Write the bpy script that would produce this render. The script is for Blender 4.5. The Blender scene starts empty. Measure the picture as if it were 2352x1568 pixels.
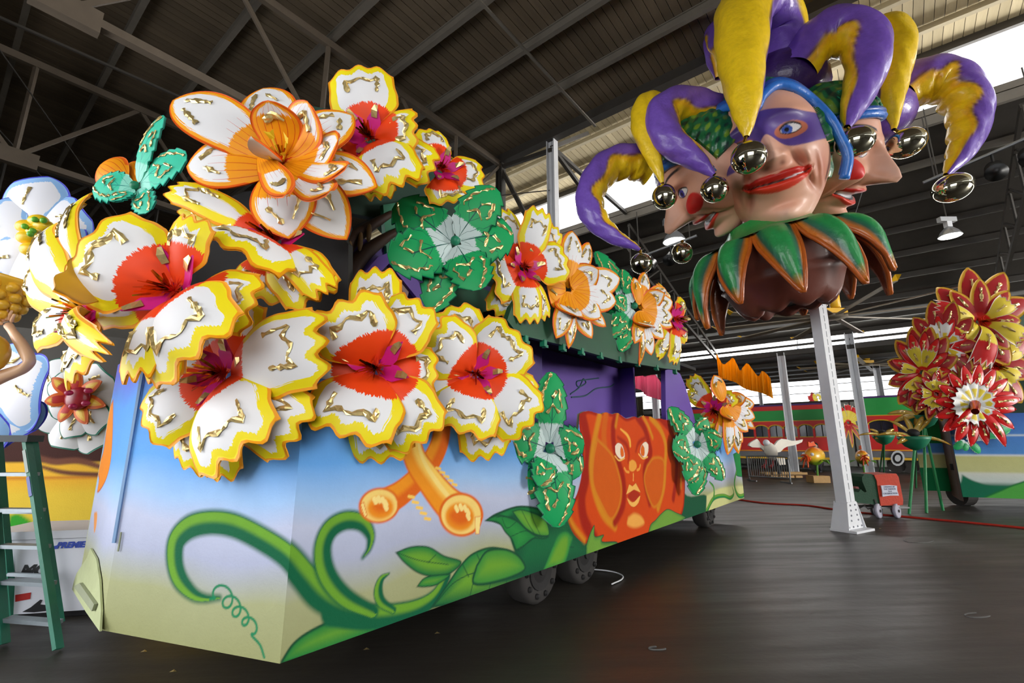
import bpy, math, random
import numpy as np
from mathutils import Vector, Matrix

random.seed(7); RNG = np.random.default_rng(7)
SC = bpy.context.scene
COL = SC.collection
# ------------------------------------------------------------------ camera
EYE = 1.6; PITCH = math.radians(12.2); FPX = 1080.0
cam_d = bpy.data.cameras.new('camera'); cam = bpy.data.objects.new('camera', cam_d); COL.objects.link(cam)
cam.location = (0, 0, EYE); cam.rotation_euler = (math.pi/2 + PITCH, 0, 0)
cam_d.sensor_width = 36.0; cam_d.lens = FPX/2352*36.0; cam_d.clip_start = 0.05; cam_d.clip_end = 500
SC.camera = cam
# ------------------------------------------------------------------ world, lights, exposure
SC.view_settings.view_transform = 'Standard'; SC.view_settings.look = 'None'
SC.view_settings.gamma = 1.0; SC.view_settings.use_curve_mapping = False
SC.view_settings.exposure = 0.0
cy = SC.cycles
cy.max_bounces = 5; cy.diffuse_bounces = 3; cy.glossy_bounces = 3; cy.transmission_bounces = 2; cy.transparent_max_bounces = 4
cy.caustics_reflective = False; cy.caustics_refractive = False; cy.sample_clamp_indirect = 6.0
cy.use_adaptive_sampling = True; cy.adaptive_threshold = 0.09; cy.adaptive_min_samples = 16; cy.use_light_tree = False
world = bpy.data.worlds.new('overcast_sky'); SC.world = world; world.use_nodes = True
wb = world.node_tree.nodes['Background']; wb.inputs[0].default_value = (0.93, 0.96, 1.0, 1); wb.inputs[1].default_value = 3.2

SA, CA = math.sin(math.radians(38.7)), math.cos(math.radians(38.7))
def W(s, c, z=0.0):
    """hall coordinates (s along the float, c across it) to world"""
    return Vector((s*SA + c*CA, s*CA - c*SA, z))

def area_light(name, loc, target, sx, sy, power, color=(1, 1, 1)):
    d = bpy.data.lights.new(name, 'AREA'); d.shape = 'RECTANGLE'; d.size = sx; d.size_y = sy
    d.energy = power; d.color = color
    o = bpy.data.objects.new(name, d); COL.objects.link(o); o.location = loc
    o.rotation_euler = (Vector(target) - Vector(loc)).to_track_quat('-Z', 'Y').to_euler()
    return o
# daylight through the big doorways behind and to the left of the camera
area_light('doorway_daylight', W(-5.9, -9.0, 3.2), W(2.0, -3.6, 2.2), 9.0, 5.6, 780, (0.97, 0.98, 1.0))
area_light('rear_door_daylight', W(-6.5, 6.0, 4.5), W(8.0, 0.0, 4.5), 10.0, 6.0, 560, (1.0, 0.98, 0.95))
area_light('side_fill_light', W(20.0, 28.5, 3.2), W(31.0, -2.0, 1.5), 14.0, 5.6, 8000, (1.0, 0.97, 0.92))  # added fill for railcars and floor, from a made-up doorway out of view

area_light('clerestory_daylight', W(19.6, -8.0, 12.3), W(14.5, -8.0, 13.9), 60.0, 1.6, 2600, (1.0, 0.98, 0.93))
area_light('far_clerestory_daylight', W(30.3, -6.0, 7.0), W(24.0, -6.0, 3.0), 70.0, 0.8, 4200, (1.0, 0.98, 0.94))

# ------------------------------------------------------------------ pixel helpers (2352 x 1568 frame)
CP, SP = math.cos(PITCH), math.sin(PITCH)
def ray(x, y):
    u = x - 1176.0; v = 784.0 - y
    return Vector((u, FPX*CP - v*SP, v*CP + FPX*SP))
def atY(x, y, Y):
    d = ray(x, y); t = Y/d.y
    return Vector((d.x*t, Y, EYE + d.z*t))
def scaleY(x, y, Y):
    return Y/ray(x, y).y
def on_plane(x, y, p, n):
    d = ray(x, y); o = Vector((0, 0, EYE)); n = Vector(n)
    t = (Vector(p) - o).dot(n)/d.dot(n)
    return o + d*t
def on_z(x, y, z):
    d = ray(x, y); t = (z - EYE)/d.z
    return Vector((d.x*t, d.y*t, z))

# ------------------------------------------------------------------ colours and materials
def lin(c):
    return tuple((x/12.92 if x <= 0.04045 else ((x + 0.055)/1.055)**2.4) for x in c)
def rgb(r, g, b):
    return lin((r/255, g/255, b/255))
def hexc(h):
    return rgb(int(h[0:2], 16), int(h[2:4], 16), int(h[4:6], 16))
MATS = {}
def newmat(name):
    m = bpy.data.materials.new(name); m.use_nodes = True
    nt = m.node_tree; b = nt.nodes['Principled BSDF']
    MATS[name] = m
    return m, nt, b
def nd(nt, typ, **kw):
    n = nt.nodes.new(typ)
    for k, v in kw.items(): setattr(n, k, v)
    return n
def sock(nt, i, v):
    if isinstance(v, bpy.types.NodeSocket): nt.links.new(v, i)
    else: i.default_value = v
def M(nt, op, a, b=0.0, c=None):
    n = nd(nt, 'ShaderNodeMath', operation=op); sock(nt, n.inputs[0], a); sock(nt, n.inputs[1], b)
    if c is not None: sock(nt, n.inputs[2], c)
    return n.outputs[0]
def mixc(nt, f, a, b):
    n = nd(nt, 'ShaderNodeMix', data_type='RGBA'); sock(nt, n.inputs[0], f)
    for i, v in ((6, a), (7, b)):
        if not isinstance(v, bpy.types.NodeSocket): v = (*v[:3], 1)
        sock(nt, n.inputs[i], v)
    return n.outputs[2]
def noise(nt, vec, scale, detail=3.0, rough=0.55):
    n = nd(nt, 'ShaderNodeTexNoise'); n.inputs['Scale'].default_value = scale
    n.inputs['Detail'].default_value = detail; n.inputs['Roughness'].default_value = rough
    if vec is not None: nt.links.new(vec, n.inputs['Vector'])
    return n.outputs[0]
def texco(nt, kind='Object', scale=None):
    t = nd(nt, 'ShaderNodeTexCoord').outputs[kind]
    if scale:
        m = nd(nt, 'ShaderNodeMapping'); m.inputs['Scale'].default_value = scale; nt.links.new(t, m.inputs[0]); return m.outputs[0]
    return t
def bump(nt, b, h, dist=0.01, strength=0.5):
    n = nd(nt, 'ShaderNodeBump'); n.inputs['Distance'].default_value = dist; n.inputs['Strength'].default_value = strength
    nt.links.new(h, n.inputs['Height']); nt.links.new(n.outputs[0], b.inputs['Normal'])
def paint(name, col, rough=0.5, var=0.15, nscale=6.0, metal=0.0, bmp=0.0, bscale=30.0, col2=None, spec=0.5, coat=0.0):
    m, nt, b = newmat(name)
    co = texco(nt)
    n = noise(nt, co, nscale)
    c2 = col2 if col2 else tuple(x*(1 - var) for x in col)
    c1 = col if col2 else tuple(min(1, x*(1 + var*0.6)) for x in col)
    nt.links.new(mixc(nt, n, c2, c1), b.inputs['Base Color'])
    b.inputs['Roughness'].default_value = rough; b.inputs['Metallic'].default_value = metal
    b.inputs['Specular IOR Level'].default_value = spec; b.inputs['Coat Weight'].default_value = coat
    if bmp: bump(nt, b, noise(nt, co, bscale, 4), bmp, 0.6)
    return m
def vcol(name, rough=0.5, bmp=0.0, bscale=25.0, coat=0.0, spec=0.5, var=0.0, sub=0.0):
    """surface whose paint is carried by the mesh's colour attribute"""
    m, nt, b = newmat(name)
    a = nd(nt, 'ShaderNodeAttribute', attribute_name='col')
    c = a.outputs['Color']
    if var:
        n = noise(nt, texco(nt), 9.0, 4)
        f = M(nt, 'MULTIPLY_ADD', n, var*2, 1 - var)
        mm = nd(nt, 'ShaderNodeMix', data_type='RGBA', blend_type='MULTIPLY'); mm.inputs[0].default_value = 1
        nt.links.new(c, mm.inputs[6]); cc = nd(nt, 'ShaderNodeCombineColor')
        for i in range(3): nt.links.new(f, cc.inputs[i])
        nt.links.new(cc.outputs[0], mm.inputs[7]); c = mm.outputs[2]
    nt.links.new(c, b.inputs['Base Color'])
    b.inputs['Roughness'].default_value = rough; b.inputs['Coat Weight'].default_value = coat
    b.inputs['Specular IOR Level'].default_value = spec
    if bmp: bump(nt, b, noise(nt, texco(nt), bscale, 4), bmp, 0.7)
    return m
def cloth(name, col, tr=0.55):
    m, nt, b = newmat(name); b.inputs['Base Color'].default_value = (*col, 1); b.inputs['Roughness'].default_value = 0.8
    t = nd(nt, 'ShaderNodeBsdfTranslucent'); t.inputs[0].default_value = (*col, 1); x = nd(nt, 'ShaderNodeMixShader'); x.inputs[0].default_value = tr
    nt.links.new(b.outputs[0], x.inputs[1]); nt.links.new(t.outputs[0], x.inputs[2]); nt.links.new(x.outputs[0], nt.nodes['Material Output'].inputs[0]); return m
def emit(name, col, strength):
    m, nt, b = newmat(name)
    b.inputs['Base Color'].default_value = (*col, 1); b.inputs['Emission Color'].default_value = (*col, 1)
    b.inputs['Emission Strength'].default_value = strength
    return m

# ------------------------------------------------------------------ mesh helpers
ORG = {}
def mk(name, V, F, mat, parent=None, col=None, smooth=True, midx=None, attrs=None):
    V = np.asarray(V, dtype=np.float64).reshape(-1, 3)
    if parent is not None: V = V - np.array(ORG[parent.name])
    me = bpy.data.meshes.new(name)
    if isinstance(F, np.ndarray):
        n, k = F.shape
        me.vertices.add(len(V)); me.vertices.foreach_set('co', V.ravel())
        me.loops.add(n*k); me.loops.foreach_set('vertex_index', F.astype(np.int32).ravel())
        me.polygons.add(n); me.polygons.foreach_set('loop_start', np.arange(0, n*k, k, dtype=np.int32))
        me.update(calc_edges=True)
    else:
        me.from_pydata(V.tolist(), [], F)
    for m in (mat if isinstance(mat, (list, tuple)) else [mat]): me.materials.append(m)
    if midx is not None: me.polygons.foreach_set('material_index', np.asarray(midx, dtype=np.int32))
    me.polygons.foreach_set('use_smooth', [bool(smooth)]*len(me.polygons))
    if col is not None:
        a = me.color_attributes.new('col', 'FLOAT_COLOR', 'POINT')
        c = np.ones((len(V), 4)); c[:, :np.shape(col)[1]] = col
        a.data.foreach_set('color', c.ravel())
    if attrs is not None:
        for k, arr in attrs.items():
            a = me.color_attributes.new(k, 'FLOAT_COLOR', 'POINT'); a.data.foreach_set('color', np.asarray(arr, dtype=np.float64).ravel())
    me.update()
    o = bpy.data.objects.new(name, me); COL.objects.link(o)
    if parent is not None: o.parent = parent; ORG[o.name] = ORG[parent.name]
    else: ORG[o.name] = (0, 0, 0)
    return o
def tag(o, label=None, cat=None, group=None, kind=None):
    if label: o['label'] = label
    if cat: o['category'] = cat
    if group: o['group'] = group
    if kind: o['kind'] = kind
    return o
def thing(name, loc, label, cat, group=None, kind=None):
    o = bpy.data.objects.new(name, None); COL.objects.link(o); o.location = loc; o.empty_display_size = 0.2
    ORG[o.name] = tuple(loc)
    return tag(o, label, cat, group, kind)
def copy_tree(o, dloc, label=None, parent=None):
    c = o.copy(); COL.objects.link(c)
    if parent is not None: c.parent = parent
    else: c.location = Vector(o.location) + Vector(dloc)
    if label: c['label'] = label
    ORG[c.name] = tuple(c.location)
    for ch in o.children: copy_tree(ch, (0, 0, 0), None, c)
    return c

class MB:
    """collects simple solids into one mesh"""
    def __init__(s): s.V = []; s.F = []; s.C = []
    def add(s, V, F, c=None):
        o = len(s.V); s.V += [tuple(v) for v in V]; s.F += [tuple(i + o for i in f) for f in F]
        s.C += [c or (1, 1, 1)]*len(V); return s
    def box(s, ctr, size, axes=None, c=None):
        x, y, z = [k/2 for k in size]; ax = axes or (Vector((1, 0, 0)), Vector((0, 1, 0)), Vector((0, 0, 1)))
        P = [Vector(ctr) + ax[0]*(i*x) + ax[1]*(j*y) + ax[2]*(k*z) for i, j, k in ((-1,-1,-1),(1,-1,-1),(1,1,-1),(-1,1,-1),(-1,-1,1),(1,-1,1),(1,1,1),(-1,1,1))]
        return s.add(P, [(0,3,2,1),(4,5,6,7),(0,1,5,4),(1,2,6,5),(2,3,7,6),(3,0,4,7)], c)
    def bar(s, a, b, w, h=None, up=(0, 0, 1), c=None):
        a = Vector(a); b = Vector(b); d = (b - a); L = d.length; d.normalize(); u = Vector(up)
        if abs(d.dot(u)) > 0.98: u = Vector((1, 0, 0))
        r = d.cross(u).normalized(); u = r.cross(d).normalized()
        return s.box((a + b)/2, (L, w, h or w), (d, r, u), c)
    def tube(s, pts, rad, n=8, c=None, cap=True):
        pts = [Vector(p) for p in pts]; R = rad if isinstance(rad, (list, tuple)) else [rad]*len(pts)
        V = []; F = []; prev = None
        for i, p in enumerate(pts):
            d = (pts[min(i + 1, len(pts) - 1)] - pts[max(i - 1, 0)]).normalized()
            if prev is None: prev = d.orthogonal().normalized()
            r = (prev - d*prev.dot(d)).normalized(); prev = r; q = d.cross(r)
            V += [p + (r*math.cos(2*math.pi*k/n) + q*math.sin(2*math.pi*k/n))*R[i] for k in range(n)]
        for i in range(len(pts) - 1):
            F += [(i*n + k, i*n + (k + 1) % n, (i + 1)*n + (k + 1) % n, (i + 1)*n + k) for k in range(n)]
        if cap: F += [tuple(range(n))[::-1], tuple((len(pts) - 1)*n + k for k in range(n))]
        return s.add(V, F, c)
    def lathe(s, prof, ctr, n=20, axis=(0, 0, 1), c=None):
        ax = Vector(axis).normalized(); r = ax.orthogonal().normalized(); q = ax.cross(r); V = []; F = []
        for (rr, h) in prof:
            V += [Vector(ctr) + ax*h + (r*math.cos(2*math.pi*k/n) + q*math.sin(2*math.pi*k/n))*rr for k in range(n)]
        for i in range(len(prof) - 1):
            F += [(i*n + k, i*n + (k + 1) % n, (i + 1)*n + (k + 1) % n, (i + 1)*n + k) for k in range(n)]
        F += [tuple(range(n))[::-1], tuple((len(prof) - 1)*n + k for k in range(n))]
        return s.add(V, F, c)
    def prism(s, poly, depth, c=None):
        """closed 3-D polygon extruded by a vector"""
        n = len(poly); d = Vector(depth); P = [Vector(p) for p in poly]
        V = P + [p + d for p in P]
        return s.add(V, [tuple(range(n)), tuple(range(2*n - 1, n - 1, -1))] + [(i, i + n, (i + 1) % n + n, (i + 1) % n) for i in range(n)], c)
    def ball(s, ctr, r, n=12, c=None, ax=None):
        r = (r, r, r) if not isinstance(r, (tuple, list)) else r
        ax = ax or (Vector((1,0,0)), Vector((0,1,0)), Vector((0,0,1)))
        V = []; F = []; m = n//2 + 1
        for i in range(m + 1):
            t = math.pi*i/m
            for k in range(n):
                p = 2*math.pi*k/n
                V.append(Vector(ctr) + ax[0]*(r[0]*math.sin(t)*math.cos(p)) + ax[1]*(r[1]*math.sin(t)*math.sin(p)) + ax[2]*(r[2]*math.cos(t)))
        for i in range(m):
            F += [(i*n + k, (i + 1)*n + k, (i + 1)*n + (k + 1) % n, i*n + (k + 1) % n) for k in range(n)]
        return s.add(V, F, c)
    def build(s, name, mat, parent=None, smooth=False, col=False):
        return mk(name, s.V, s.F, mat, parent, col=np.array(s.C) if col else None, smooth=smooth)
def catmull(P, k=8):
    P = [np.asarray(p, float) for p in P]; Q = [2*P[0] - P[1]] + P + [2*P[-1] - P[-2]]; out = []
    for i in range(1, len(Q) - 2):
        for j in range(k):
            t = j/k; a, b, c, d = Q[i - 1], Q[i], Q[i + 1], Q[i + 2]
            out.append(0.5*((2*b) + (-a + c)*t + (2*a - 5*b + 4*c - d)*t*t + (-a + 3*b - 3*c + d)*t**3))
    out.append(P[-1]); return np.array(out)
def sstep(a, b, x):
    t = np.clip((np.asarray(x, float) - a)/(b - a), 0, 1); return t*t*(3 - 2*t)
def gridfaces(nu, nv, wrap=False):
    """quads of an nv x nu grid of vertices (row major), optionally wrapped along u"""
    i = np.arange(nv - 1)[:, None]; k = np.arange(nu if wrap else nu - 1)[None, :]
    k2 = (k + 1) % nu
    return np.stack([i*nu + k, i*nu + k2, (i + 1)*nu + k2, (i + 1)*nu + k], -1).reshape(-1, 4)
def text_mesh(body, size, parent, mat, frame, name='lettering', shear=0.0, bold=0.0, align='CENTER'):
    """flat lettering lying in the frame (origin, right, up)"""
    cu = bpy.data.curves.new(name, 'FONT'); cu.body = body; cu.size = size; cu.shear = shear; cu.offset = bold
    cu.align_x = align; cu.align_y = 'CENTER'; cu.extrude = 0.001
    t = bpy.data.objects.new('tmp', cu); COL.objects.link(t)
    dg = bpy.context.evaluated_depsgraph_get(); me = bpy.data.meshes.new_from_object(t.evaluated_get(dg))
    V = np.zeros(len(me.vertices)*3); me.vertices.foreach_get('co', V); V = V.reshape(-1, 3)
    F = [tuple(p.vertices) for p in me.polygons]
    bpy.data.objects.remove(t); bpy.data.curves.remove(cu); bpy.data.meshes.remove(me)
    o, r, u = [np.array(k) for k in frame]; nrm = np.cross(r, u)
    P = o + V[:, :1]*r + V[:, 1:2]*u + V[:, 2:3]*nrm
    return mk(name, P, F, mat, parent, smooth=False)
# ================================================================== the hall
def floor_mat():
    m, nt, b = newmat('floor_asphalt')
    co = texco(nt)
    rot = nd(nt, 'ShaderNodeMapping'); rot.inputs['Rotation'].default_value = (0, 0, math.radians(-4)); nt.links.new(co, rot.inputs[0])
    st = nd(nt, 'ShaderNodeMapping'); st.inputs['Scale'].default_value = (0.35, 3.0, 1); nt.links.new(rot.outputs[0], st.inputs[0])
    streak = noise(nt, st.outputs[0], 1.1, 5, 0.6)
    blot = noise(nt, co, 0.22, 3)
    fine = noise(nt, co, 14, 4)
    c = mixc(nt, M(nt, 'SMOOTHSTEP', blot, 0.4, 0.7) if False else blot, rgb(30, 29, 28), rgb(84, 76, 64))
    c = mixc(nt, M(nt, 'MULTIPLY', streak, 0.7), c, rgb(44, 42, 41))
    c = mixc(nt, M(nt, 'MULTIPLY', fine, 0.35), c, rgb(34, 32, 31))
    nt.links.new(c, b.inputs['Base Color'])
    r = M(nt, 'MULTIPLY_ADD', streak, 0.45, 0.24); nt.links.new(r, b.inputs['Roughness'])
    b.inputs['Specular IOR Level'].default_value = 0.45
    bump(nt, b, M(nt, 'ADD', M(nt, 'MULTIPLY', streak, 0.7), M(nt, 'MULTIPLY', fine, 0.25)), 0.02, 0.35)
    return m
MFLOOR = floor_mat()
def wood_mat(name, c1, c2, rough=0.8):
    m, nt, b = newmat(name)
    oi = nd(nt, 'ShaderNodeObjectInfo')
    st = texco(nt, 'Object', (1.2, 9, 9))
    g = noise(nt, st, 1.0, 5, 0.65); g2 = noise(nt, texco(nt, 'Object'), 0.35, 2)
    c = mixc(nt, g, c1, c2)
    c = mixc(nt, M(nt, 'MULTIPLY', oi.outputs['Random'], 0.55), c, tuple(x*0.55 for x in c1))
    c = mixc(nt, M(nt, 'MULTIPLY', g2, 0.3), c, tuple(x*1.2 for x in c2))
    nt.links.new(c, b.inputs['Base Color']); b.inputs['Roughness'].default_value = rough
    return m
MPLANK = wood_mat('old_roof_boards', rgb(92, 80, 66), rgb(128, 112, 90))
MPLANK2 = wood_mat('lit_roof_boards', rgb(176, 158, 122), rgb(214, 200, 164))  # lit copy of the roof boards, window light put into the colour
MSTEEL = paint('grey_roof_steel', rgb(120, 114, 104), 0.6, 0.25, 3)
MLITST = paint('lit_roof_beam', rgb(178, 164, 132), 0.7, 0.2, 3)  # roof steel tinted tan for the daylight on the monitor beams
MDSTEEL = paint('dark_roof_steel', rgb(66, 62, 57), 0.6, 0.25, 3)
MWHITE_ST = paint('white_painted_steel', rgb(226, 228, 232), 0.45, 0.08, 5, bmp=0.003, bscale=40)
MROOFTOP = paint('roof_covering', rgb(190, 188, 182), 0.9, 0.1, 1)
MWALL = paint('concrete_wall', rgb(120, 116, 110), 0.85, 0.2, 1)

mk('floor', [W(-40, -80), W(60, -80), W(60, 60), W(-40, 60)], [(3, 2, 1, 0)], MFLOOR)['kind'] = 'structure'

AV = Vector((SA, CA, 0)); CV = Vector((CA, -SA, 0)); ZV = Vector((0, 0, 1))
def roof_slab(name, s0, z0, s1, z1, c0, c1, mat, th=0.18):
    d = W(s1, 0, z1) - W(s0, 0, z0); L = d.length; d.normalize(); up = CV.cross(d).normalized()
    if up.z < 0: up = -up
    ctr = (W(s0, (c0 + c1)/2, z0) + W(s1, (c0 + c1)/2, z1))/2 + up*(th/2)
    o = MB().box(ctr, (L, abs(c1 - c0), th), (d, CV, up)).build(name, mat)
    o['kind'] = 'structure'; return o, d, up, L
def planks(parent, s0, z0, s1, z1, c0, c1, wid, mat):
    d = W(s1, 0, z1) - W(s0, 0, z0); L = d.length; d.normalize(); up = CV.cross(d).normalized()
    if up.z < 0: up = -up
    rm = Matrix((d, CV, up)).transposed()
    n = int((c1 - c0)/wid); me = None
    for i in range(n):
        c = c0 + (i + 0.5)*wid
        if me is None:
            m = MB().box((0, 0, 0), (L, wid - 0.016, 0.03)); ob = m.build('plank', mat); me = ob.data
        else:
            ob = bpy.data.objects.new('plank', me); COL.objects.link(ob)
        ob.parent = parent
        ob.matrix_world = Matrix.Translation((W(s0, c, z0) + W(s1, c, z1))/2 - up*(0.02 + 0.006*random.random())) @ rm.to_4x4()
RZ0, RZ1 = 12.35, 12.15
ceil1, *_ = roof_slab('ceiling', -7, RZ0, 12.0, RZ1, -60, 26, MROOFTOP)
planks(ceil1, -6.9, RZ0, 12.0, RZ1, -34, 10, 0.22, MPLANK)
ceil2, *_ = roof_slab('ceiling_monitor', 12.0, 14.0, 18.3, 13.75, -60, 26, MROOFTOP)
planks(ceil2, 12.0, 14.0, 18.2, 13.75, -34, 12, 0.24, MPLANK2)
ceil3, *_ = roof_slab('ceiling_aisle', 18.0, 11.45, 30.2, 7.45, -60, 40, MDSTEEL)
ceil4, *_ = roof_slab('ceiling_far', 30.0, 6.55, 42.4, 6.35, -60, 60, MDSTEEL)

# purlins under the roofs run across the hall
def struct(name, mb, mat): o = mb.build(name, mat); o['kind'] = 'structure'; return o
for i, s in enumerate((0.0, 1.75, 3.45, 5.15, 6.85, 8.55, 10.3)):
    z = RZ0 + (RZ1 - RZ0)*(s + 7)/19 - 0.05
    m = MB(); m.bar(W(s, -50, z - 0.17), W(s, 24, z - 0.17), 0.05, 0.24); m.bar(W(s, -50, z - 0.29), W(s, 24, z - 0.29), 0.13, 0.025); m.bar(W(s, -50, z - 0.05), W(s, 24, z - 0.05), 0.13, 0.025)
    struct('trim_purlin', m, MSTEEL)
m = MB(); m.bar(W(12.0, -50, 11.95), W(12.0, 24, 11.95), 0.12, 0.42); m.bar(W(12.0, -50, 11.75), W(12.0, 24, 11.75), 0.3, 0.04)
struct('trim_edge_beam', m, MDSTEEL)
for s in (13.6, 15.2, 16.8):
    z = 14.0 - 0.25*(s - 12)/6.3 - 0.05
    m = MB(); m.bar(W(s, -50, z - 0.12), W(s, 24, z - 0.12), 0.06, 0.2); m.bar(W(s, -50, z - 0.22), W(s, 24, z - 0.22), 0.16, 0.03)
    struct('trim_monitor_purlin', m, MLITST)
m = MB(); m.bar(W(18.1, -50, 13.62), W(18.1, 24, 13.62), 0.14, 0.3); struct('trim_window_head', m, MDSTEEL)
m = MB(); m.bar(W(18.0, -50, 11.55), W(18.0, 30, 11.55), 0.3, 0.22); m.bar(W(17.9, -50, 11.25), W(17.9, 30, 11.25), 0.14, 0.3); struct('trim_window_sill', m, MSTEEL)
# wall strip above the near roof on its outer edge stays open: daylight reaches the boards coloured as lit
for i, s in enumerate(np.linspace(19.6, 28.8, 7)):
    z = 11.45 - 4.0*(s - 18)/12.2 - 0.2
    struct('trim_aisle_purlin', MB().bar(W(s, -50, z), W(s, 34, z), 0.1, 0.24), MSTEEL if i == 0 else MDSTEEL)
m = MB(); m.bar(W(30.05, -50, 7.36), W(30.05, 50, 7.36), 0.14, 0.24); m.bar(W(30.05, -50, 6.96), W(30.05, 50, 6.96), 0.08, 0.12); m.bar(W(30.05, -50, 6.55), W(30.05, 50, 6.55), 0.2, 0.22)
struct('trim_far_clerestory', m, MDSTEEL)
for s in np.linspace(32, 41, 5):
    struct('trim_far_purlin', MB().bar(W(s, -50, 6.25), W(s, 50, 6.25), 0.1, 0.2), MDSTEEL)
# trusses along the hall's length
def truss(c, s0, s1, ztop, zbot, mat, n=7, w=0.13):
    t = MB(); t.bar(W(s0, c, ztop), W(s1, c, ztop), w, 0.2); t.bar(W(s0, c, zbot), W(s1, c, zbot), w + 0.05, 0.16)
    ss = np.linspace(s0, s1, n)
    for i in range(n):
        if i % 2: t.bar(W(ss[i], c, zbot), W(ss[i], c, ztop), 0.08, 0.1, up=(1, 0, 0))
        if i < n - 1:
            a, b = (zbot, ztop) if i % 2 else (ztop, zbot)
            t.bar(W(ss[i], c, a), W(ss[i + 1], c, b), 0.06, 0.1)
    for i in range(1, n, 2):
        t.box(W(ss[i], c, zbot), (0.9, 0.2, 0.42), (AV, CV, ZV))
    return struct('trim_truss', t, mat)
MTRUSS = paint('brown_truss_steel', rgb(112, 100, 86), 0.6, 0.25, 3)
truss(-10.15, -6.5, 12.0, 11.72, 8.9, MTRUSS, 9)
truss(-17.0, -6.5, 12.0, 11.72, 8.9, MTRUSS, 9)
truss(-24.0, -6.5, 12.0, 11.72, 8.9, MDSTEEL, 9)
for c in (-14, -20.5): # smaller braces
    struct('trim_tie_rod', MB().bar(W(-5, c, 10.4), W(11.5, c + 3, 9.3), 0.05), MDSTEEL)
for (sa, ca, sb, cb, z1, z2) in ((2, -30, 12, -8, 10.6, 9.9), (-2, -12, 8, -30, 10.9, 9.2), (-4, -9, 4, -26, 9.7, 9.9)):
    struct('trim_cable', MB().tube([W(sa, ca, z1), W(sb, cb, z2)], 0.018, 6), MDSTEEL)
for c in (-6.2, -1.0, 3.6): # hanger bars below the near roof
    struct('trim_tie_bar', MB().bar(W(6.0, c, 11.62), W(12.0, c, 11.5), 0.07, 0.05), MSTEEL)
# columns
def column(name, s, c, z1, w=0.3, mat=None, z0=0.0, brace=True):
    mat = mat or MWHITE_ST; t = MB()
    for k in (-1, 1):
        t.box(W(s, c, (z0 + z1)/2) + CV*(k*w*0.27), (0.035, w*0.46, z1 - z0), (AV, CV, ZV))
        t.box(W(s, c, (z0 + z1)/2) + CV*(k*w*0.5), (w*0.9, 0.03, z1 - z0), (AV, CV, ZV))
    t.box(W(s, c, (z0 + z1)/2) + AV*0.03, (0.02, w*0.9, z1 - z0), (AV, CV, ZV))
    o = struct(name, t, mat); return o
column('trim_column', 12.05, -7.9, 11.8, 0.28)
column('trim_post', 12.0, -10.15, 11.8, 0.26, MDSTEEL)  # dark steel carries the backlit shade of this post
for c in (-22.0, -15.0): column('trim_column', 12.05, c, 11.8, 0.38)
for c in (-12, -4.5): column('trim_column', 30.0, c, 6.6, 0.34)
for c in (-21, 5.5, 14, 22): column('trim_column', 30.0, c, 6.6, 0.34)
column('trim_column', 30.0, -1.25, 7.3, 0.36); column('trim_post', 36.5, -0.4, 6.4, 0.34)
for c in (-8, -16, 8, 16): column('trim_post', 41.6, c, 6.4, 0.22)
b = MB()
for (s1_, c1_, z1_, s2_, c2_, z2_) in ((12.0, -10.15, 11.6, 12.0, -8.5, 8.3), (12.05, -7.9, 11.5, 14.6, -7.9, 13.5), (12.05, -7.9, 11.5, 17.8, -7.9, 9.6), (12.05, -7.9, 11.4, 12.0, -10.15, 11.6), (14.4, -7.9, 11.2, 14.4, -7.9, 10.3), (12.05, -7.9, 11.5, 17.8, -7.9, 11.4)):
    b.bar(W(s1_, c1_, z1_), W(s2_, c2_, z2_), 0.12, 0.14)
struct('trim_brace', b, MDSTEEL)
for c in (-30, -7.9, 4.0, 12): # frames carrying the aisle roof
    t = MB(); t.bar(W(18, c, 10.9), W(30, c, 6.9), 0.1, 0.18); t.bar(W(18, c, 9.3), W(30, c, 6.5), 0.1, 0.16)
    for k in range(8):
        s = 18 + k*1.7; za = 10.9 - 4*(s - 18)/12; zb = 9.3 - 2.8*(s - 18)/12; s2 = s + 1.6; zc = 10.9 - 4*(s2 - 18)/12
        t.bar(W(s, c, zb), W(s2, c, zc), 0.06); t.bar(W(s, c, zb), W(s, c, za), 0.06)
    struct('trim_aisle_truss', t, MDSTEEL)
# far wall: ribbed sheet below an open strip
def ribbed():
    m, nt, b = newmat('ribbed_wall_sheet'); co = texco(nt)
    n = noise(nt, co, 0.8, 4); nt.links.new(mixc(nt, n, rgb(124, 128, 124), rgb(164, 168, 162)), b.inputs['Base Color'])
    b.inputs['Roughness'].default_value = 0.6; return m
MRIB = ribbed()
t = MB()
for k in range(200):
    c = -50 + k*0.55; t.box(W(42.0, c, 2.3), (0.05, 0.3, 4.6), (AV, CV, ZV))
t.box(W(42.08, 5, 2.3), (0.05, 110, 4.6), (AV, CV, ZV))
far = struct('wall_far', t, MRIB)
for z in (4.6, 4.1, 3.5): struct('trim_girt', MB().bar(W(41.85, -50, z), W(41.85, 60, z), 0.1, 0.16), MDSTEEL)
for z in (5.3, 5.9): struct('trim_window_bar', MB().bar(W(42, -50, z), W(42, 60, z), 0.05, 0.05), MSTEEL)
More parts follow.
